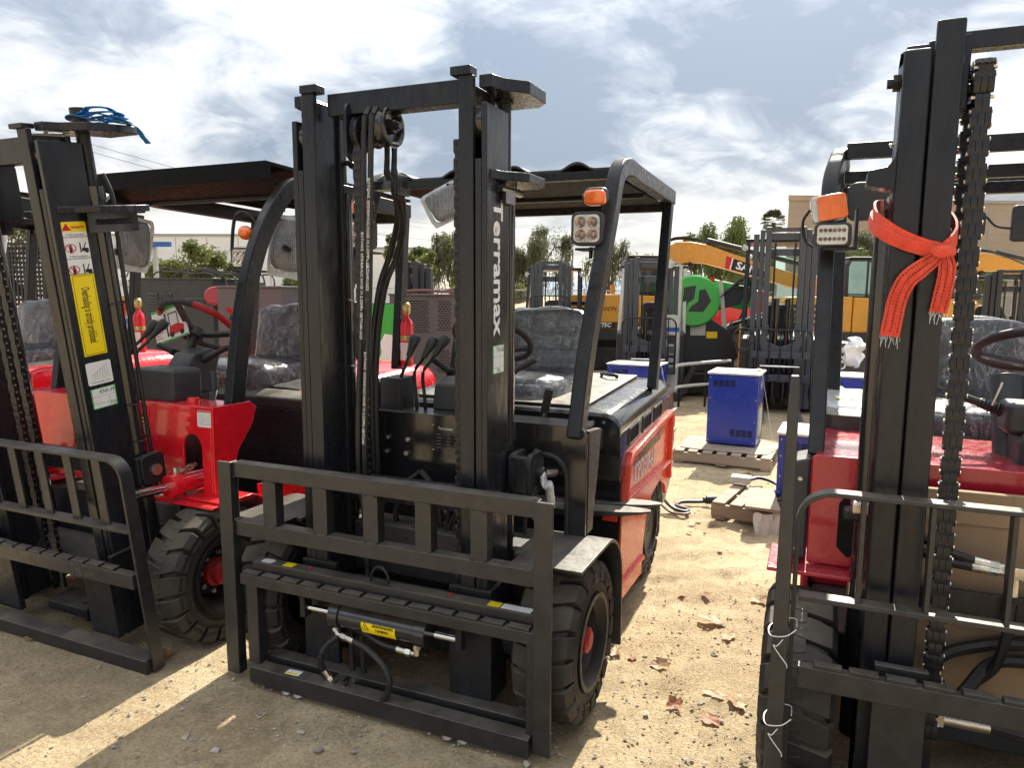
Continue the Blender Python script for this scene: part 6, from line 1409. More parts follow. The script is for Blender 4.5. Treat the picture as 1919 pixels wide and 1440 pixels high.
def lot_sign():
    t = thing('lot_sign', 'small white sign reading 37 on a post', 'sign', (-5.78, 11, 0)); obj('post', MB().cyl((0, .02, 0), (0, .02, 1.86), .018, 10), 'galv', t)
    obj('sign_panel', MB().box(-.105, .105, -.004, .004, 1.66, 1.87), 'signwhite', t); text('37', .145, 'ink', t, face_frame((0, -.006, 1.745), (1, 0, 0), (0, 0, 1)), bold=.003); text('LANE', .032, 'ink', t, face_frame((0, -.006, 1.838), (1, 0, 0), (0, 0, 1)))
    obj('sign_panel', MB(Mx.Translation((.16, .07, 0)) @ Mx.Rotation(R(50), 4, 'Z')).box(-.09, .09, -.004, .004, 1.66, 1.87), 'signwhite', t)
lot_sign()
def rack():
    t = thing('storage_rack', 'orange-red steel rack with blue rails at far left', 'rack', (-6.0, 12.2, 0), R(-10))
    for x in (-.6, .9): obj('rack_upright', MB().box(x - .04, x + .04, -.04, .04, 0, 1.35), 'rackorange', t, .004)
    for z in (.25, .62, 1.0, 1.28): obj('rack_beam', MB().box(-.6, .9, -.045, -.01, z, z + .10), 'rackorange', t, .004)
    obj('rack_panel', MB().box(-.6, .9, .05, .08, .60, 1.35), 'rackorange', t)
rack()
for (x, y, z, l, lab) in ((-5.6, 10.6, 1.06, .5, 'lower blue painted rail left of the first red truck post'), (-5.1, 10.5, 2.15, .55, 'upper blue painted rail in front of the white warehouse')):
    t = thing('blue_rail', lab, 'rail', (x, y, 0), R(-8)); obj('rail_beam', MB().box(-l / 2, l / 2, -.02, .02, z - .03, z + .04), 'bluerail', t, .003)
    obj('rail_post', MB().box(-.03, .03, .02, .06, 0, z), 'galv', t)

# ------------------------------------------------------------------ machines across the yard
def bg_truck(loc, rz, label, H=2.1, hw=.40, mm='greymast', body='excdark', accent=None, cage=True, guard=True, glass=False, cagez=(.35, 1.2), roofm='steel', rear=1.9):
    t = thing('yard_forklift', label, 'forklift', loc, rz, 'forklifts parked across the yard')
    for s in (-1, 1):
        for (a, b, y0, h) in ((hw - .17, hw - .10, -.02, H), (hw - .09, hw - .03, .02, H - .03), (hw - .02, hw + .05, .05, H - .08)):
            obj('mast_rail', MB().box(min(s * a, s * b), max(s * a, s * b), y0, y0 + .12, .06, h), mm, t, .006)
    for z in (H - .16, H - .36): obj('mast_crossbar', MB().box(-hw + .12, hw - .12, .03, .09, z, z + .09), mm, t, .004)
    obj('mast_head', MB().prism([(-hw + .1, H - .06), (hw - .1, H - .06), (hw - .1, H - .01), (-hw + .1, H - .01)], 'y', .0, .03), mm, t)
    for x in (-.07, .07): obj('lift_cylinder', MB().cyl((x, .10, .1), (x, .10, H * .62), .035, 14), 'gloss', t)
    for x in (-hw + .22, hw - .22): obj('lift_chain', MB().box(x - .012, x + .012, .0, .015, .5, H - .2), 'chain', t)
    z0, z1 = cagez
    for z in (z0, z0 + .30): obj('carriage_bar', MB().box(-hw - .03, hw + .03, -.10, -.05, z, z + .09), mm, t, .004)
    obj('side_shift_rod', MB().cyl((-hw + .1, -.13, z0 + .2), (hw - .1, -.13, z0 + .2), .016, 10), 'chrome', t)
    obj('carriage_yoke', MB().prism([(-.22, z0 + .36), (-.26, z0 + .52), (-.22, z0 + .72), (-.15, z0 + .72), (-.17, z0 + .52), (0, z0 + .44), (.17, z0 + .52), (.15, z0 + .72), (.22, z0 + .72), (.26, z0 + .52), (.22, z0 + .36)], 'y', -.05, .0), mm, t, .01)
    if cage:
        g = MB(); g.tube(arc((-hw + .06, z1 - .06), .10, 180, 90, 5, 'xz', -.12) + arc((hw - .06, z1 - .06), .10, 90, 0, 5, 'xz', -.12) + [(hw + .04, -.12, z0), (-hw - .04, -.12, z0)], .012, 6, True); obj('load_backrest', g, 'steel', t)
        for i in range(5): x = -hw * .8 + i * hw * .4; obj('backrest_rod', MB().cyl((x, -.12, z0), (x, -.12, z1 + .03), .008, 6), 'steel', t)
    for x in (-.22, .22):
        obj('fork', MB().prism([(-.14, z0 + .3), (-.10, z0 + .3), (-.10, .06), (-.9, .03), (-1.0, .035), (-.95, .05), (-.14, .10)], 'x', x - .05, x + .05), 'steel_worn', t, .004)
    obj('body', MB().prism([(.25, .15), (.25, .95), (.40, 1.0), (.42, .45), (.8, .45), (.85, .95), (1.3, 1.0), (rear, .98), (rear + .1, .7), (rear, .25), (1.2, .15)], 'x', -.50, .50), body, t, .03)
    if accent: 
        for s in (-1, 1): obj('side_cover', MB().prism([(.85, .35), (.90, 1.02), (1.05, 1.12), (rear - .1, 1.05), (rear, .40)], 'x', min(s * .505, s * .53), max(s * .505, s * .53)), accent, t, .01)
    for s in (-1, 1):
        for (y, r) in ((.30, .28), (1.55, .24)):
            w = MB(); w.lathe([(.06, -.16), (r - .04, -.16), (r, -.12), (r, -.03), (r - .04, 0), (r * .6, .0), (r * .55, -.04), (.05, -.04)], (s * .52, y, r), (s, 0, 0), 24); obj('wheel', w, 'rubber', t)
    if guard:
        for s in (-1, 1):
            obj('guard_post', MB().bar((s * .48, .42, .95), (s * .46, .75, H - .14), .05, .06, up=(0, 1, 0)), roofm, t, .005); obj('guard_post', MB().bar((s * .46, 1.55, .95), (s * .46, 1.6, H - .12), .05, .06, up=(0, 1, 0)), roofm, t, .005)
        obj('guard_roof', MB().box(-.50, .50, .72, 1.68, H - .14, H - .09), 'steel', t, .012)
        for s in (-1, 1):
            q = MB(); q.lathe([(.001, 0), (.045, 0), (.055, .03), (.05, .07), (.001, .08)], (s * .50, .70, H - .22), (0, 1, 0), 16); l = obj('head_lamp', q, 'plastic', t); obj('lamp_glass', MB().cyl((s * .50, .692, H - .22), (s * .50, .70, H - .22), .042, 16), 'lens', l)
    obj('operator_seat', MB().rbox((0, 1.25, 1.15), (.22, .06, .26), .4, 16, 10), 'grip', t)
    st = MB(); st.tube([V((.17 * math.cos(a), .86 + .05 * math.sin(a), 1.18 + .16 * math.sin(a))) for a in [2 * math.pi * i / 20 for i in range(20)]], .014, 6, True); obj('steering_wheel', st, 'grip', t)
    if glass:
        obj('windscreen', MB().box(-.40, .40, .55, .556, 1.0, H - .22), 'glass', t)
    return t
bg_truck((.66, 13.0, 0), R(-8), 'dark grey forklift seen behind the centre truck seat', 2.10, .31, accent=None, cagez=(.55, 1.45))
tB = bg_truck((1.98, 10.6, 0), R(-14), 'dark forklift behind the centre truck rear post, tubular load cage', 2.06, .34, cagez=(.40, 1.15), roofm='cream')
bg_truck((3.48, 9.5, 0), R(-18), 'slate grey forklift with tall mast and clear windscreen behind the blue charger', 2.40, .34, accent='orangepl', glass=True, cagez=(.42, 1.05), rear=2.2)
bg_truck((8.10, 12.0, 0), R(-20), 'black forklift mast and cage at the right edge behind the wrapped seat', 2.0, .30, mm='excdark', cage=False)
bg_truck((-1.34, 9.7, 0), R(-14), 'dark forklift mast top showing above the wide slotted cabinet', 1.92, .20, mm='excdark', cage=False, guard=False)
def stacker():
    t = thing('reach_stacker', 'cream and black reach truck cabinet beside the green drum machine', 'stacker', (2.36, 10.9, 0), R(-16))
    obj('battery_cover', MB().prism([(-.14, .12), (.14, .12), (.14, 1.18), (.09, 1.24), (-.14, 1.24)], 'y', -.38, .38), 'cream', t, .012)
    obj('cover_window', MB().box(-.015, .085, -.386, -.379, .40, .95), 'excdark', t); obj('blue_band', MB().box(-.14, .141, -.3825, -.379, 1.0, 1.06), 'bluerail', t)
    for i in range(4): obj('window_label', MB().box(.0, .07, -.3885, -.3865, .46 + i * .10, .52 + i * .10), 'cream', t)
    for i in range(8): obj('side_louvre', MB().box(-.155, -.14, -.36 + .0, .2, .45 + i * .07, .48 + i * .07), 'void', t)
    obj('mast_pipe', MB().cyl((-.10, -.30, 1.2), (-.10, -.30, 2.0), .035, 12), 'cream', t); obj('mast_pipe', MB().cyl((.12, -.30, 1.2), (.12, -.30, 1.95), .03, 12), 'cream', t)
    q = MB(); q.lathe([(.001, 0), (.06, .0), (.065, .04), (.04, .09), (.001, .1)], (-.02, -.42, 1.96), (0, 1, 0), 18); obj('round_lamp', q, 'lens', t)
    obj('lamp_arm', MB().bar((-.12, -.32, 1.92), (.12, -.32, 1.95), .03, .03), 'cream', t); obj('base', MB().box(-.20, .20, -.45, .4, .0, .12), 'excdark', t, .01)
stacker()
def excavator(loc, label, mirror=1, cab_m='glassdark', boom=True, texts=True):
    """side-on compact excavator; x runs along the machine, slew body, cab, tracks, boom"""
    t = thing('excavator', label, 'excavator', loc, R(-3), 'yellow excavators')
    s = mirror
    def sx(poly): return [(s * x, z) for x, z in poly]
    for y in (-.62, .55):
        obj('track', MB().prism([(-1.1, .10), (-1.2, .28), (-1.05, .46), (1.05, .46), (1.2, .28), (1.1, .10), (1.0, .03), (-1.0, .03)], 'y', y - .18, y + .18), 'rubber', t, .02)
        for x in (-.85, -.4, 0, .4, .85): w = MB(); w.cyl((x, y - .20, .20), (x, y - .175, .20), .085, 16); obj('track_roller', w, 'excdark', t)
    obj('slew_ring', MB().box(-.6, .6, -.5, .5, .46, .62), 'excdark', t)
    obj('upper_skirt', MB().prism(sx([(-1.25, .62), (-1.25, .84), (1.0, .84), (1.0, .62)]), 'y', -.85, .85), 'excdark', t, .01)
    b = obj('engine_cover', MB().prism(sx([(-1.30, .84), (-1.32, 1.40), (-1.2, 1.52), (.05, 1.54), (.05, .84)]), 'y', -.86, .86), 'excyellow', t, .03)
    obj('side_box', MB().prism(sx([(.07, .84), (.07, 1.53), (.75, 1.50), (.95, 1.2), (.95, .84)]), 'y', -.84, .84), 'excyellow', t, .02)
    for j in range(4):
        obj('grille_slot', MB().prism(sx([(-1.15, .95 + j * .12), (-.62, .95 + j * .12), (-.62, 1.02 + j * .12), (-1.15, 1.02 + j * .12)]), 'y', -.866, -.86), 'void' if texts else 'excdark', b)
    obj('exhaust', MB().box(s * -.30 - .05, s * -.30 + .05, -.6, -.5, 1.54, 1.72), 'excyellow', t)
    cab = obj('cab_frame', MB().prism(sx([(-.08, 1.50), (-.10, 2.18), (-.02, 2.28), (.72, 2.28), (.84, 1.9), (.90, 1.50)]), 'y', -.80, -.05), cab_m if cab_m == 'excdark' else 'excdark', t, .05)
    obj('cab_window', MB().prism(sx([(-.03, 1.55), (-.045, 2.12), (.0, 2.22), (.29, 2.22), (.29, 1.55)]), 'y', -.808, -.80), cab_m, cab); obj('cab_window', MB().prism(sx([(.34, 1.56), (.34, 2.2), (.66, 2.2), (.76, 1.9), (.82, 1.56)]), 'y', -.808, -.80), cab_m, cab)
    obj('cab_roof', MB().prism(sx([(-.06, 2.27), (.74, 2.27), (.72, 2.31), (-.02, 2.31)]), 'y', -.82, -.03), 'excdark', t, .02)
    q = MB(); q.bar((s * -.1, -.82, 1.58), (s * .9, -.82, 1.58), .02, .02); obj('hand_rail', q, 'steel', t)
    obj('counterweight', MB().prism(sx([(-1.34, .86), (-1.42, 1.0), (-1.42, 1.36), (-1.34, 1.42)]), 'y', -.8, .8), 'excdark', t, .03)
    obj('dozer_blade', MB().prism(sx([(1.35, .05), (1.42, .3), (1.36, .55), (1.32, .55), (1.34, .3), (1.28, .05)]), 'y', -.85, .85), 'excdark', t, .005)
    if boom:
        bm = obj('boom', MB(Mx.Translation((-.62, 0, 0))).prism(sx([(.55, 1.0), (.86, 1.60), (1.10, 2.02), (1.30, 2.30), (1.46, 2.52), (1.66, 2.63), (1.95, 2.64), (2.30, 2.58), (3.30, 2.24), (4.50, 1.90), (4.58, 1.74), (4.15, 1.70), (3.28, 1.94), (2.30, 2.20), (1.90, 2.22), (1.60, 2.12), (1.40, 1.86), (1.0, 1.05)]), 'y', .02, .34), 'excyellow', t, .02)
        obj('boom_cylinder', MB().cyl((s * .6, .18, .95), (s * 1.4, .18, 2.2), .06, 14), 'excdark', t)
        obj('stick', MB().prism(sx([(4.0, 1.95), (4.3, 2.0), (4.45, 1.8), (4.15, .85), (4.0, .6), (3.9, .7), (3.95, 1.2)]), 'y', .06, .30), 'excyellow', t, .02)
        obj('stick_cylinder', MB().cyl((s * 1.7, .18, 2.68), (s * 3.6, .18, 2.22), .055, 14), 'excdark', t)
        obj('bucket', MB().prism(sx([(4.0, .7), (4.2, .8), (4.35, .4), (4.1, .05), (3.7, .05), (3.8, .2), (3.95, .3)]), 'y', -.15, .5), 'excdark', t, .02)
        for k in range(3): q = MB(); q.tube(spline([(s * .68, .01 + .03 * k, 2.32), (s * .9, .0, 2.64 + .02 * k), (s * 1.3, .0, 2.68 + .02 * k), (s * 1.75, .02, 2.60), (s * 2.3, .03, 2.38)], 5), .012, 6); obj('boom_hose', q, 'hose', t)
        if texts:
            F = face_frame((0, .0165, 0), (1, 0, 0), (0, 0, 1))
            k = MB(Mx.Translation((-.70, 0, .01))); k.prism([(2.92, 2.29), (2.87, 2.06), (3.62, 1.88), (3.66, 2.06)], 'y', .012, .0185); obj('boom_decal', k, 'ink', bm)
            k = MB(Mx.Translation((-.70, 0, .01))); k.prism([(2.78, 2.34), (2.90, 2.30), (2.84, 2.06), (2.76, 2.09)], 'y', .010, .0175); obj('decal_slash', k, 'inkred', bm)
            k = MB(Mx.Translation((-.70, 0, .01))); k.prism([(2.90, 2.30), (2.925, 2.29), (2.875, 2.06), (2.85, 2.065)], 'y', .010, .0178); obj('decal_slash', k, 'letter', bm)
            text('SANY', .22, 'letter', bm, face_frame((2.58, .0095, 2.08), (1, 0, -.27), (.27, 0, 1)), bold=.006, ext=.002, sx=1.1)
    if texts:
        k = MB(); k.box(-1.30, .05, -.872, -.865, .86, .98); obj('model_band', k, 'ink', b); text('SY75C', .115, 'letter', b, face_frame((-.50, -.876, .92), (1, 0, 0), (0, 0, 1)), bold=.004, ext=.002, shear=.15); text('Pro', .07, 'inkred', b, face_frame((-.21, -.876, .91), (1, 0, 0), (0, 0, 1)), bold=.002, ext=.002)
        k = MB(); k.prism([(-.12, .86), (-.02, .86), (.05, 1.0), (-.05, 1.0)], 'y', -.876, -.873); obj('band_slash', k, 'inkred', b); text('CCTV', .10, 'ink', b, face_frame((-.36, -.864, 1.24), (1, 0, 0), (0, 0, 1)), bold=.003, ext=.002)
    return t
excavator((2.35, 15.5, 0), 'yellow excavator with its arched boom raised over the yard, SANY on the boom')
e2 = excavator((6.62, 15.2, 0), 'yellow excavator with green-tinted cab between the right truck posts', 1, 'greenglass', False, False)
e3 = excavator((10.2, 18.2, 0), 'yellow excavator at the right edge, boom rising behind the wrapped seat', 1, 'glassdark', True, False)
def drum_machine():
    t = thing('drum_machine', 'black tracked machine with a big round green cover and green arm', 'machine', (2.75, 11.4, 0), R(-6))
    q = MB(); q.lathe([(.001, -.03), (.365, -.03), (.39, 0), (.39, .06), (.001, .06)], (0, -.36, 1.44), (0, 1, 0), 48); d = obj('round_cover', q, 'green', t)
    k = MB(); k.prism([(-.13, .22), (.10, .22), (.06, .02), (-.03, -.08), (-.13, -.06)], 'y', -.396, -.391); 
    e1 = MB(Mx.Translation((0, -.3955, 1.44))); e1.prism([(-.15, .20), (.02, .23), (.0, .03), (-.09, -.03), (-.11, -.14), (-.17, -.04)], 'y', 0, .005); obj('cover_emblem', e1, 'excdark', d)
    e1 = MB(Mx.Translation((0, -.3955, 1.44))); e1.prism([(-.08, -.16), (.14, -.16), (.25, 0), (.16, .18), (.07, .16), (.06, -.01), (-.04, -.08)], 'y', 0, .005); obj('cover_emblem', e1, 'excdark', d)
    obj('hull', MB().prism([(-.45, .35), (-.45, 1.55), (-.10, 1.62), (.25, 1.2), (.62, .95), (.70, .60), (.5, .35)], 'y', -.28, .5), 'excdark', t, .03)
    obj('arm', MB().prism([(.30, 1.78), (.85, 1.66), (1.0, 1.55), (.95, 1.38), (.80, 1.30), (.45, 1.38), (.30, 1.40)], 'y', -.1, .1), 'green', t, .03)
    obj('arm_link', MB().prism([(.18, 1.55), (.36, 1.50), (.62, 1.72), (.80, 1.62), (.72, 1.40), (.40, 1.30), (.2, 1.36)], 'y', -.18, -.11), 'excdark', t, .02)
    obj('arm_cylinder', MB().cyl((.38, -.15, .95), (1.25, -.15, 1.18), .09, 14), 'excdark', t); obj('arm_rod', MB().cyl((.55, -.22, 1.10), (1.2, -.22, 1.30), .022, 10), 'chrome', t)
    for (a, b) in (((.40, 1.75), (.50, 1.0)), ((.60, .95), (.70, .45))): obj('strut', MB().bar((a[0], -.22, a[1]), (b[0], -.22, b[1]), .06, .03), 'cream', t)
    for y in (-.3, .4): obj('track', MB().prism([(-.6, .05), (-.68, .2), (-.55, .36), (.6, .36), (.72, .2), (.6, .05)], 'y', y - .12, y + .12), 'rubber', t, .02)
    obj('dozer_blade', MB().prism([(-.25, .04), (-.12, .10), (-.08, .30), (.0, .48), (-.06, .50), (-.16, .32), (-.28, .10)], 'y', -.9, -.45), 'steel_worn', t, .005)
    for i, (x, z) in enumerate(((-.18, .99), (.30, .93))): obj('warning_label', MB().box(x - .08, x + .08, -.288, -.282, z - .05, z + .05), 'yellow', t)
    obj('fuel_tank', MB().box(-.02, .2, -.30, -.282, .92, 1.14), 'cream', t)
    for k_ in range(4): q = MB(); q.tube(spline([(.25, -.2, 1.3), (.55 + .05 * k_, -.24, 1.62 + .05 * k_), (.85, -.24, 1.60 + .03 * k_), (.72, -.22, 1.2), (.55, -.2, .95)], 5), .014, 6); obj('arm_hose', q, 'hose', t)
    q = MB(); q.cyl((.27, -.3, 1.40), (.27, -.3, 1.72), .02, 10); q.cyl((.27, -.3, 1.72), (.27, -.3, 1.80), .035, 12); obj('beacon', q, 'inkred', t)
drum_machine()
t = thing('red_machine', 'bright red machine hood behind the green arm', 'machine', (4.05, 13.6, 0)); obj('hood', MB().prism([(-.62, .95), (-.55, 1.1), (-.2, 1.55), (.1, 1.64), (.5, 1.62), (.5, .95)], 'y', -.4, .4), 'red', t, .04); obj('undercarriage', MB().box(-.5, .5, -.35, .35, .25, .95), 'excdark', t, .02)
for x in (-.35, .35): obj('wheel', MB().cyl((x, -.42, .3), (x, .42, .3), .3, 24), 'rubber', t)
obj('hood_window', MB().box(-.05, .12, -.405, -.40, 1.38, 1.5), 'glassdark', t)
def jack():
    t = thing('pallet_jack', 'pallet jack with a looped black handle in front of the slate grey forklift', 'pallet jack', (2.84, 9.0, 0), R(-10))
    q = MB(); q.tube([V((.13 * math.sin(a) * (1 if math.cos(a) > -.3 else .72), -.02, 1.0 + .125 * math.cos(a) - (.03 if math.cos(a) < -.6 else 0))) for a in [2 * math.pi * i / 28 for i in range(28)]], .013, 8, True); obj('handle_loop', q, 'steel', t)
    obj('handle_shaft', MB().bar((0, 0, .88), (0, .06, .25), .05, .03), 'steel', t, .005); obj('pump_body', MB().box(-.12, .12, .0, .2, .1, .42), 'excdark', t, .02)
    for x in (-.2, .2): obj('fork', MB().box(x - .07, x + .07, .15, 1.1, .08, .13), 'rackorange', t, .01)
    obj('steer_wheel', MB().cyl((-.06, .06, .09), (.06, .06, .09), .09, 18), 'rubber', t)
jack()
t = thing('rusty_frame', 'low bent steel rail frame beside the pallet jack', 'frame', (2.65, 9.9, 0))
for z in (.28, .58): obj('rail', MB().tube(spline([(-.42, 0, z - .04), (-.36, 0, z), (.1, .05, z + .04), (.35, .1, z + .05)], 4), .022, 8), 'cream', t)
for x in (-.36, 0, .3): obj('leg', MB().cyl((x, .04, 0), (x, .04, .62), .016, 8), 'steel', t)
def tail():
    t = thing('truck_tail', 'dark truck tail with white TOYOTA lettering behind the right truck posts', 'truck', (4.50, 9.8, 0), R(-10))
    obj('tail_panel', MB().prism([(-.22, .10), (-.22, .86), (-.14, .92), (.16, .90), (.22, .80), (.22, .10)], 'y', -.12, .5), 'excdark', t, .03); text('TOYOTA', .15, 'letter', t, face_frame((-.09, -.123, .56), (0, 0, 1), (-1, 0, 0)), bold=.003, ext=.001)
    for x in (-.15, .15): obj('wheel', MB().cyl((x - .05, .2, .14), (x + .05, .2, .14), .14, 18), 'rubber', t)
    obj('round_pod', MB().rbox((.30, -.05, .80), (.10, .10, .16), .6, 18, 10), 'plastic', t)
tail()
q = MB(Mx.Translation((4.20, 9.0, .86))); q.rbox((0, 0, 0), (.13, .06, .17), .75, 24, 16, .09, 6); tag(obj('wrapped_handle', q, 'white'), 'white plastic-wrapped handle above the dark truck tail', 'handle')
t = thing('goods_stack', 'shrink-wrapped cartons with red straps behind the upright fork', 'cartons', (3.50, 8.05, 0), R(-20))
for i, (z, m) in enumerate(((.0, 'cardboard'), (.18, 'cardboard'), (.36, 'cloudy'))): obj('carton', MB().box(-.16, .16, -.12, .12, z, z + .175), m, t, .008)
obj('red_band', MB().box(-.163, .163, -.123, .123, .30, .34), 'inkred', t)

# ------------------------------------------------------------------ far setting
def berm():
    q = MB(); vs = []; fs = []; n = 90
    prof = [(-3.2, -.05), (-2.2, .45), (-1.0, 1.15), (0, 1.42), (1.5, 1.35), (3.0, .5), (4, -.05)]
    for i in range(n + 1):
        x = -30 + 60 * i / n
        k = .80 + .25 * NZ.noise(V((x * .35, 1, 0))) - .45 * max(0, (x - 3) / 14)
        for (y, z) in prof: vs.append((x, 27 + y + .8 * NZ.noise(V((x * .2, y, 4))), z * k + (.12 * NZ.noise(V((x, y, 2))) if z > 0 else 0)))
    m = len(prof)
    for i in range(n):
        for j in range(m - 1): fs.append((i * m + j, i * m + j + 1, (i + 1) * m + j + 1, (i + 1) * m + j))
    q.add(vs, fs); struct(obj('earth_bank', q, 'berm'))
berm()
def fence(y, x0, x1, label):
    t = thing('boundary_fence', label, 'fence', (0, y, 0)); n = int((x1 - x0) / 3)
    for i in range(n + 1): x = x0 + i * 3; obj('fence_post', MB().cyl((x, 0, 0), (x, 0, 1.78), .035, 8), 'galv', t)
    for z in (1.72, .9): obj('fence_rail', MB().cyl((x0, 0, z), (x1, 0, z), .024, 6), 'galv', t)
    k = MB()
    for i in range(int((x1 - x0) / .16)):
        x = x0 + i * .16; k.bar((x, .03, .05), (x + 1.6, .03, 1.7), .006, .006); k.bar((x + 1.6, .04, .05), (x, .04, 1.7), .006, .006)
    struct(obj('chain_link_mesh', k, 'galv', t), 'stuff')
fence(31, -36, 33, 'galvanised chain link fence along the back of the yard')
def warehouse():
    t = thing('warehouse', 'long white flat-roofed warehouse beyond the fence at left', 'building', (-30, 68, 0), R(-6))
    obj('wall', MB().box(-16, 12, 0, 24, 0, 6.5), 'whitewall', t); obj('parapet', MB().box(-16.1, 12.1, -.1, 24, 6.5, 6.72), 'roofgrey', t)
    obj('wall', MB().box(-16, -9.5, -2.5, -.05, 0, 5.6), 'whitewall', t); obj('wall', MB().box(12.15, 22, 1.5, 24, 0, 5.5), 'whitewall', t); obj('parapet', MB().box(12.15, 22.1, 1.4, 24, 5.5, 5.7), 'roofgrey', t)
    for i in range(9): x = -13 + i * 3.0; obj('panel_joint', MB().box(x - .03, x + .03, -.012, .0, .1, 6.4), 'roofgrey', t)
    for x in (-6, -5.3, 3, 3.7, 9.8): obj('wall_lamp', MB().rbox((x, -.12, 5.0), (.2, .12, .18), .6, 12, 8), 'roofgrey', t)
    for x in (6.3, 13.5): obj('window', MB().box(x, x + 1.0, -.03 if x < 12 else 1.46, .0 if x < 12 else 1.49, 1.9, 2.35), 'glassdark', t)
    obj('base_band', MB().box(-9.4, 12, -.02, 0, 0, 1.0), 'roofgrey', t)
warehouse()
def tan_building():
    t = thing('tan_building', 'tall tan block building behind the right truck', 'building', (20.2, 55, 0), R(1.5))
    obj('wall', MB().prism([(0, 0), (45, 0), (58, 25), (13, 25)], 'z', 0, 8.6), 'tanwall', t); obj('parapet', MB().prism([(-.1, -.12), (7.5, -.12), (20.5, 25), (12.9, 25)], 'z', 8.6, 9.0), 'tanwall', t, .03); obj('parapet', MB().prism([(7.6, -.12), (45.1, -.12), (58, 25), (20.6, 25)], 'z', 8.6, 8.85), 'roofgrey', t, .03)
    obj('upper_storey', MB().box(19, 50, 8, 20, 8.9, 11.0), 'whitewall', t)
    for i in range(9): x = 2.5 + i * 4.2; obj('pilaster_joint', MB().box(x - .05, x + .05, -.02, 0, 0, 8.5), 'roofgrey', t)
    for i in range(14): obj('course_joint', MB().box(0, 45, -.014, -.001, .55 + i * .58, .575 + i * .58), 'roofgrey', t)
    obj('side_wall', MB().box(-12, -.2, .5, 1.0, 0, 3.0), 'tanwall', t)
    for x in (5, 12): obj('wall_lamp', MB().rbox((x, -.15, 6.0), (.2, .15, .2), .6, 12, 8), 'roofgrey', t)
tan_building()
t = thing('box_trailer', 'white trailer with a blue stripe behind the yellow excavators', 'trailer', (11.6, 23, 0)); obj('box', MB().box(-2.6, 2.6, 0, 2.2, .7, 2.2), 'whitewall', t, .03); obj('blue_stripe', MB().box(-2.6, 2.6, -.006, 0, 1.72, 1.86), 'bluerail', t)
for x in (-1.8, -1.1, 1.4): obj('wheel', MB().cyl((x, .05, .42), (x, .3, .42), .42, 24), 'rubber', t)
obj('chassis', MB().box(-2.5, 2.5, .3, 1.9, .55, .7), 'excdark', t)
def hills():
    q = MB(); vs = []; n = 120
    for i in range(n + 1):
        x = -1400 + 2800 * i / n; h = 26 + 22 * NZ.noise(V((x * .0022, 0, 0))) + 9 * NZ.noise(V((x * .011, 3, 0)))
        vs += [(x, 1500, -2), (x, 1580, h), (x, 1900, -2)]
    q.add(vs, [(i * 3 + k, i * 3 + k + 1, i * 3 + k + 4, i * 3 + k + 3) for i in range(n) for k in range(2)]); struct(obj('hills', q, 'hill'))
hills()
# ------------------------------------------------------------------ trees
def tree(loc, H, r, leafm, label, seed, style='willow', n=3200, base=.32, ls=.13, name='willow_tree'):
    rr = random.Random(seed); t = thing(name, label, 'tree', loc, rr.random() * 6, 'trees beyond the fence')
    tk = MB(); lm = MB(); tips = []
    tk.tube(spline([(0, 0, -.05), (.05 * H * rr.uniform(-.4, .4), 0, H * .2), (.06 * rr.uniform(-1, 1), .05, H * base + .05 * H)], 4), .055 * H ** .8 * .6, 8, scales=[1.15 - .45 * i / 8 for i in range(9)])
    for k in range(9):
        a = k * 2.4 + rr.random(); e = rr.uniform(.55, 1.0); rad = r * rr.uniform(.35, .78); z1 = H * rr.uniform(.60, .90)
        p0 = V((0, 0, H * (base - .04 + .02 * k))); p2 = V((rad * math.cos(a), rad * math.sin(a), z1)); p1 = p0.lerp(p2, .45) + V((0, 0, .10 * H))
        tk.tube(spline([p0, p1, p2], 5), .020 * H ** .7, 6, scales=[1 - .075 * i for i in range(11)]); tips.append((p2, r * rr.uniform(.34, .52)))
        for q_ in range(2):
            b = a + rr.uniform(-.9, .9); p3 = p2 + V((math.cos(b) * r * .28, math.sin(b) * r * .28, rr.uniform(-.05, .13) * H)); tk.tube([p1.lerp(p2, .6), p1.lerp(p3, .7), p3], .009 * H ** .7, 5); tips.append((p3, r * rr.uniform(.22, .36)))
    obj('trunk', tk, 'bark', t)
    vs = []; fs = []
    for i in range(n):
        c, cr = tips[rr.randrange(len(tips))]
        d = V((rr.gauss(0, 1), rr.gauss(0, 1), rr.gauss(0, .8))).normalized() * cr * rr.random() ** .45; p = c + d
        if style == 'willow' and rr.random() < .62:
            p.z -= abs(rr.gauss(0, .17)) * H; d_ = V((rr.uniform(-.25, .25), rr.uniform(-.25, .25), -1)); L_, w = ls * rr.uniform(1.2, 2.4), ls * .26
        else: d_ = V((rr.gauss(0, 1), rr.gauss(0, 1), rr.gauss(0, .7))); L_, w = ls * rr.uniform(.6, 1.3), ls * (.5 if style != 'willow' else .32)
        if p.z < H * .16: continue
        d_.normalize(); s_ = d_.cross(V((rr.gauss(0, 1), rr.gauss(0, 1), rr.gauss(0, 1)))).normalized() * w; j = len(vs)
        vs += [p - d_ * L_ * .5, p + s_ * .5, p + d_ * L_ * .5, p - s_ * .5]; fs.append((j, j + 1, j + 2, j + 3))
    me = bpy.data.meshes.new('crown'); me.from_pydata([tuple(v) for v in vs], [], fs); me.materials.append(MT[leafm]); link('crown', me, t)
    return t
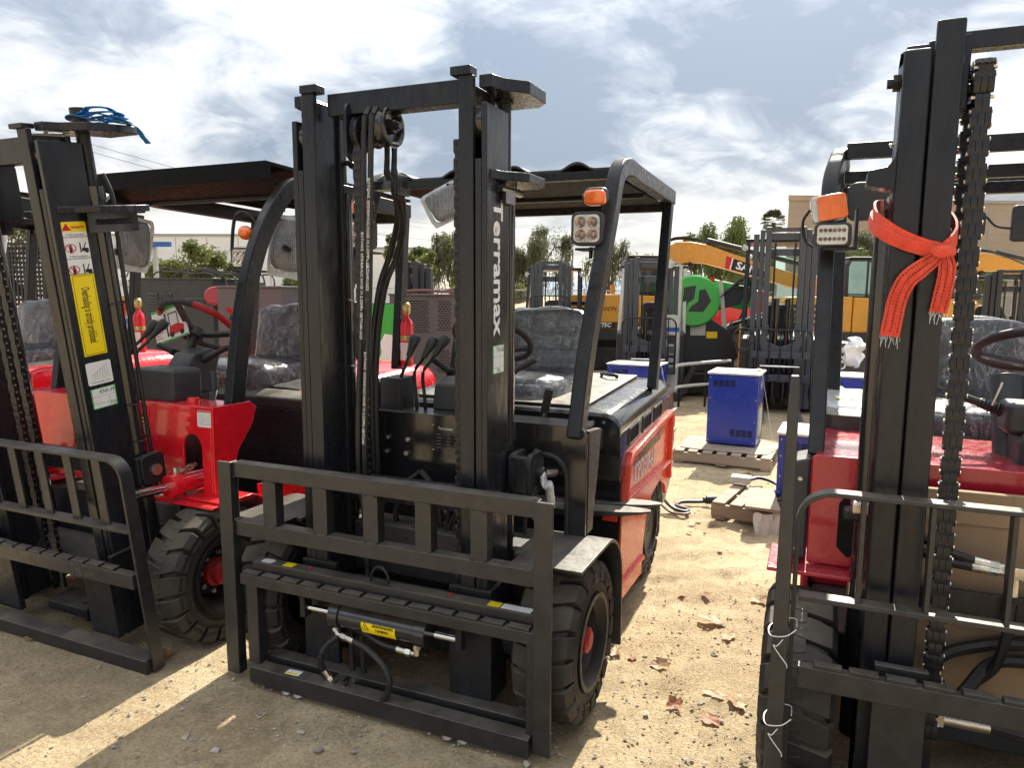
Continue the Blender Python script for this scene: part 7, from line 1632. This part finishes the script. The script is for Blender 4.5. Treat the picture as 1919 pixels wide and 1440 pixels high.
TREES = [((1.35, 40), 5.05, 1.55, 'leaf_willow', 'willowy grey-green tree behind the lettered mast, right of it', 'willow', 5200), ((-3.3, 40), 4.8, 1.35, 'leaf_willow', 'drooping grey-green tree left of the lettered mast', 'willow', 4200), ((-5.6, 41), 4.6, 1.2, 'leaf_green', 'upright green tree seen just right of the left truck rear post', 'bush', 3200),
         ((-4.6, 37), 3.6, .8, 'leaf_bright', 'small bright green tree between the two near the lettered mast', 'bush', 1800), ((5.2, 40), 4.35, 1.25, 'leaf_willow', 'sparse grey tree behind the square work lamp', 'willow', 1900), ((7.4, 42), 4.1, .9, 'leaf_green', 'small green treetop left of the raised boom', 'bush', 1400),
         ((8.2, 30), 4.5, 1.25, 'leaf_green', 'green willowy tree rising behind the raised boom', 'willow', 4600), ((16.9, 35), 4.9, 1.3, 'leaf_willow', 'grey-green tree in front of the tan building, left of the strapped mast', 'willow', 4200), ((21.6, 35), 4.0, 1.45, 'leaf_bright', 'yellow-green tree in front of the tan building, right of the strapped mast', 'willow', 5000),
         ((-15.4, 35), 3.5, 1.55, 'leaf_bright', 'round yellow-green tree in front of the white warehouse', 'bush', 5600), ((-13.7, 36), 2.9, 1.1, 'leaf_bright', 'lower yellow-green tree beside the round one by the warehouse', 'bush', 2600), ((-11.0, 40), 3.0, 1.0, 'leaf_green', 'low dark green tree in front of the warehouse right part', 'bush', 1800), ((-12.6, 44), 2.9, 1.1, 'leaf_green', 'low green tree between the warehouse trees', 'bush', 1800),
         ((-8.8, 33), 3.2, 1.0, 'leaf_bright', 'bright tree seen beside the left edge of the centre mast', 'bush', 2600), ((-24.5, 36), 5.6, 1.8, 'leaf_willow', 'dark tree at the far left edge behind the wrapped mirror', 'bush', 3600), ((-2.0, 34), 2.3, .8, 'leaf_bright', 'low bright bush at the fence left of the lettered mast', 'bush', 1500), ((.1, 33), 2.0, .7, 'leaf_bright', 'low bush at the fence right of the lettered mast', 'bush', 1200), ((12.0, 38), 3.9, 1.3, 'leaf_willow', 'grey-green tree behind the slate grey forklift mast', 'willow', 2600), ((-18.5, 37), 3.0, 1.2, 'leaf_green', 'green tree behind the lot sign', 'bush', 2200), ((14.6, 33), 3.6, 1.0, 'leaf_green', 'green tree at the left foot of the tan building', 'willow', 2200)]
for i, (p, H, r, lm, lab, sty, n) in enumerate(TREES):
    tree((p[0], p[1], 0), H, r, lm, lab, 11 + i, sty, int(n * 2.1), ls=.165, name='willow_tree' if sty == 'willow' else 'broadleaf_tree')
def palm():
    t = thing('palm_tree', 'fan palm standing by the corner of the tan building', 'palm', (16.7, 48, 0)); rr = random.Random(6)
    q = MB(); q.tube([(0, 0, 0), (.05, 0, 3), (0, 0, 6.3)], .17, 10); obj('trunk', q, 'bark', t)
    k = MB()
    for i in range(64):
        a = rr.random() * 6.28; el = R(rr.uniform(-55, 85)); d = V((math.cos(a) * math.cos(el), math.sin(a) * math.cos(el), math.sin(el))); c = V((0, 0, 6.35)) + d * .45
        s_ = d.cross(V((0, 0, 1)) if abs(d.z) < .95 else V((1, 0, 0))).normalized(); u = s_.cross(d)
        for j in range(11):
            th = R(-70 + 14 * j); e = d * math.cos(th) + s_ * math.sin(th); tip = c + e * .55 * rr.uniform(.8, 1.1) + V((0, 0, -.12)); w = u.cross(e).normalized() * .035; n = len(k.v)
            k.v += [tuple(c - w * .4), tuple(c + e * .3 - w), tuple(tip), tuple(c + e * .3 + w)]; k.f.append((n, n + 1, n + 2, n + 3))
    me = bpy.data.meshes.new('crown'); me.from_pydata(k.v, [], k.f); me.materials.append(MT['leaf_palm']); link('crown', me, t)
palm()
def lamp_post(p, h, arm, label):
    t = thing('street_lamp', label, 'street lamp', (p[0], p[1], 0)); obj('pole', MB().cyl((0, 0, 0), (0, 0, h), .07, 8, .045), 'galv', t)
    q = MB(); q.tube(spline([(0, 0, h - .3), (arm * .3, 0, h + .15), (arm, 0, h + .25)], 5), .03, 6); obj('arm', q, 'galv', t); obj('lamp_head', MB().rbox((arm * 1.15, 0, h + .24), (.28, .12, .06), .5, 12, 8), 'galv', t)
lamp_post((3.6, 45), 4.3, -.4, 'thin street lamp behind the dark forklift at centre'); lamp_post((-17.5, 45), 4.0, 1.6, 'street lamp with curved arm in front of the white warehouse')
t = thing('power_line', 'overhead power lines crossing the sky at left', 'power line', (0, 0, 0))
for (z0, z1) in ((13.6, 6.6), (13.0, 6.2), (11.2, 5.4), (10.6, 5.0)):
    q = MB(); q.tube([V((-36, 58, z0)).lerp(V((8, 90, z1 + 2.2)), k / 10) - V((0, 0, 2.0 * math.sin(math.pi * k / 10))) for k in range(11)], .018, 4); obj('wire', q, 'steel', t)
obj('pole', MB().cyl((-36, 58, 0), (-36, 58, 14.2), .16, 8), 'bark', t); obj('crossarm', MB().box(-37.5, -33.2, 57.9, 58.1, 13.2, 13.4), 'bark', t)
obj('insulator', MB().lathe([(.02, 0)] + [(.05 + .05 * (i % 2), -.1 * i) for i in range(1, 14)] + [(.02, -1.4)], (-33.5, 58, 13.1), (0, 0, 1), 10), 'galv', t)
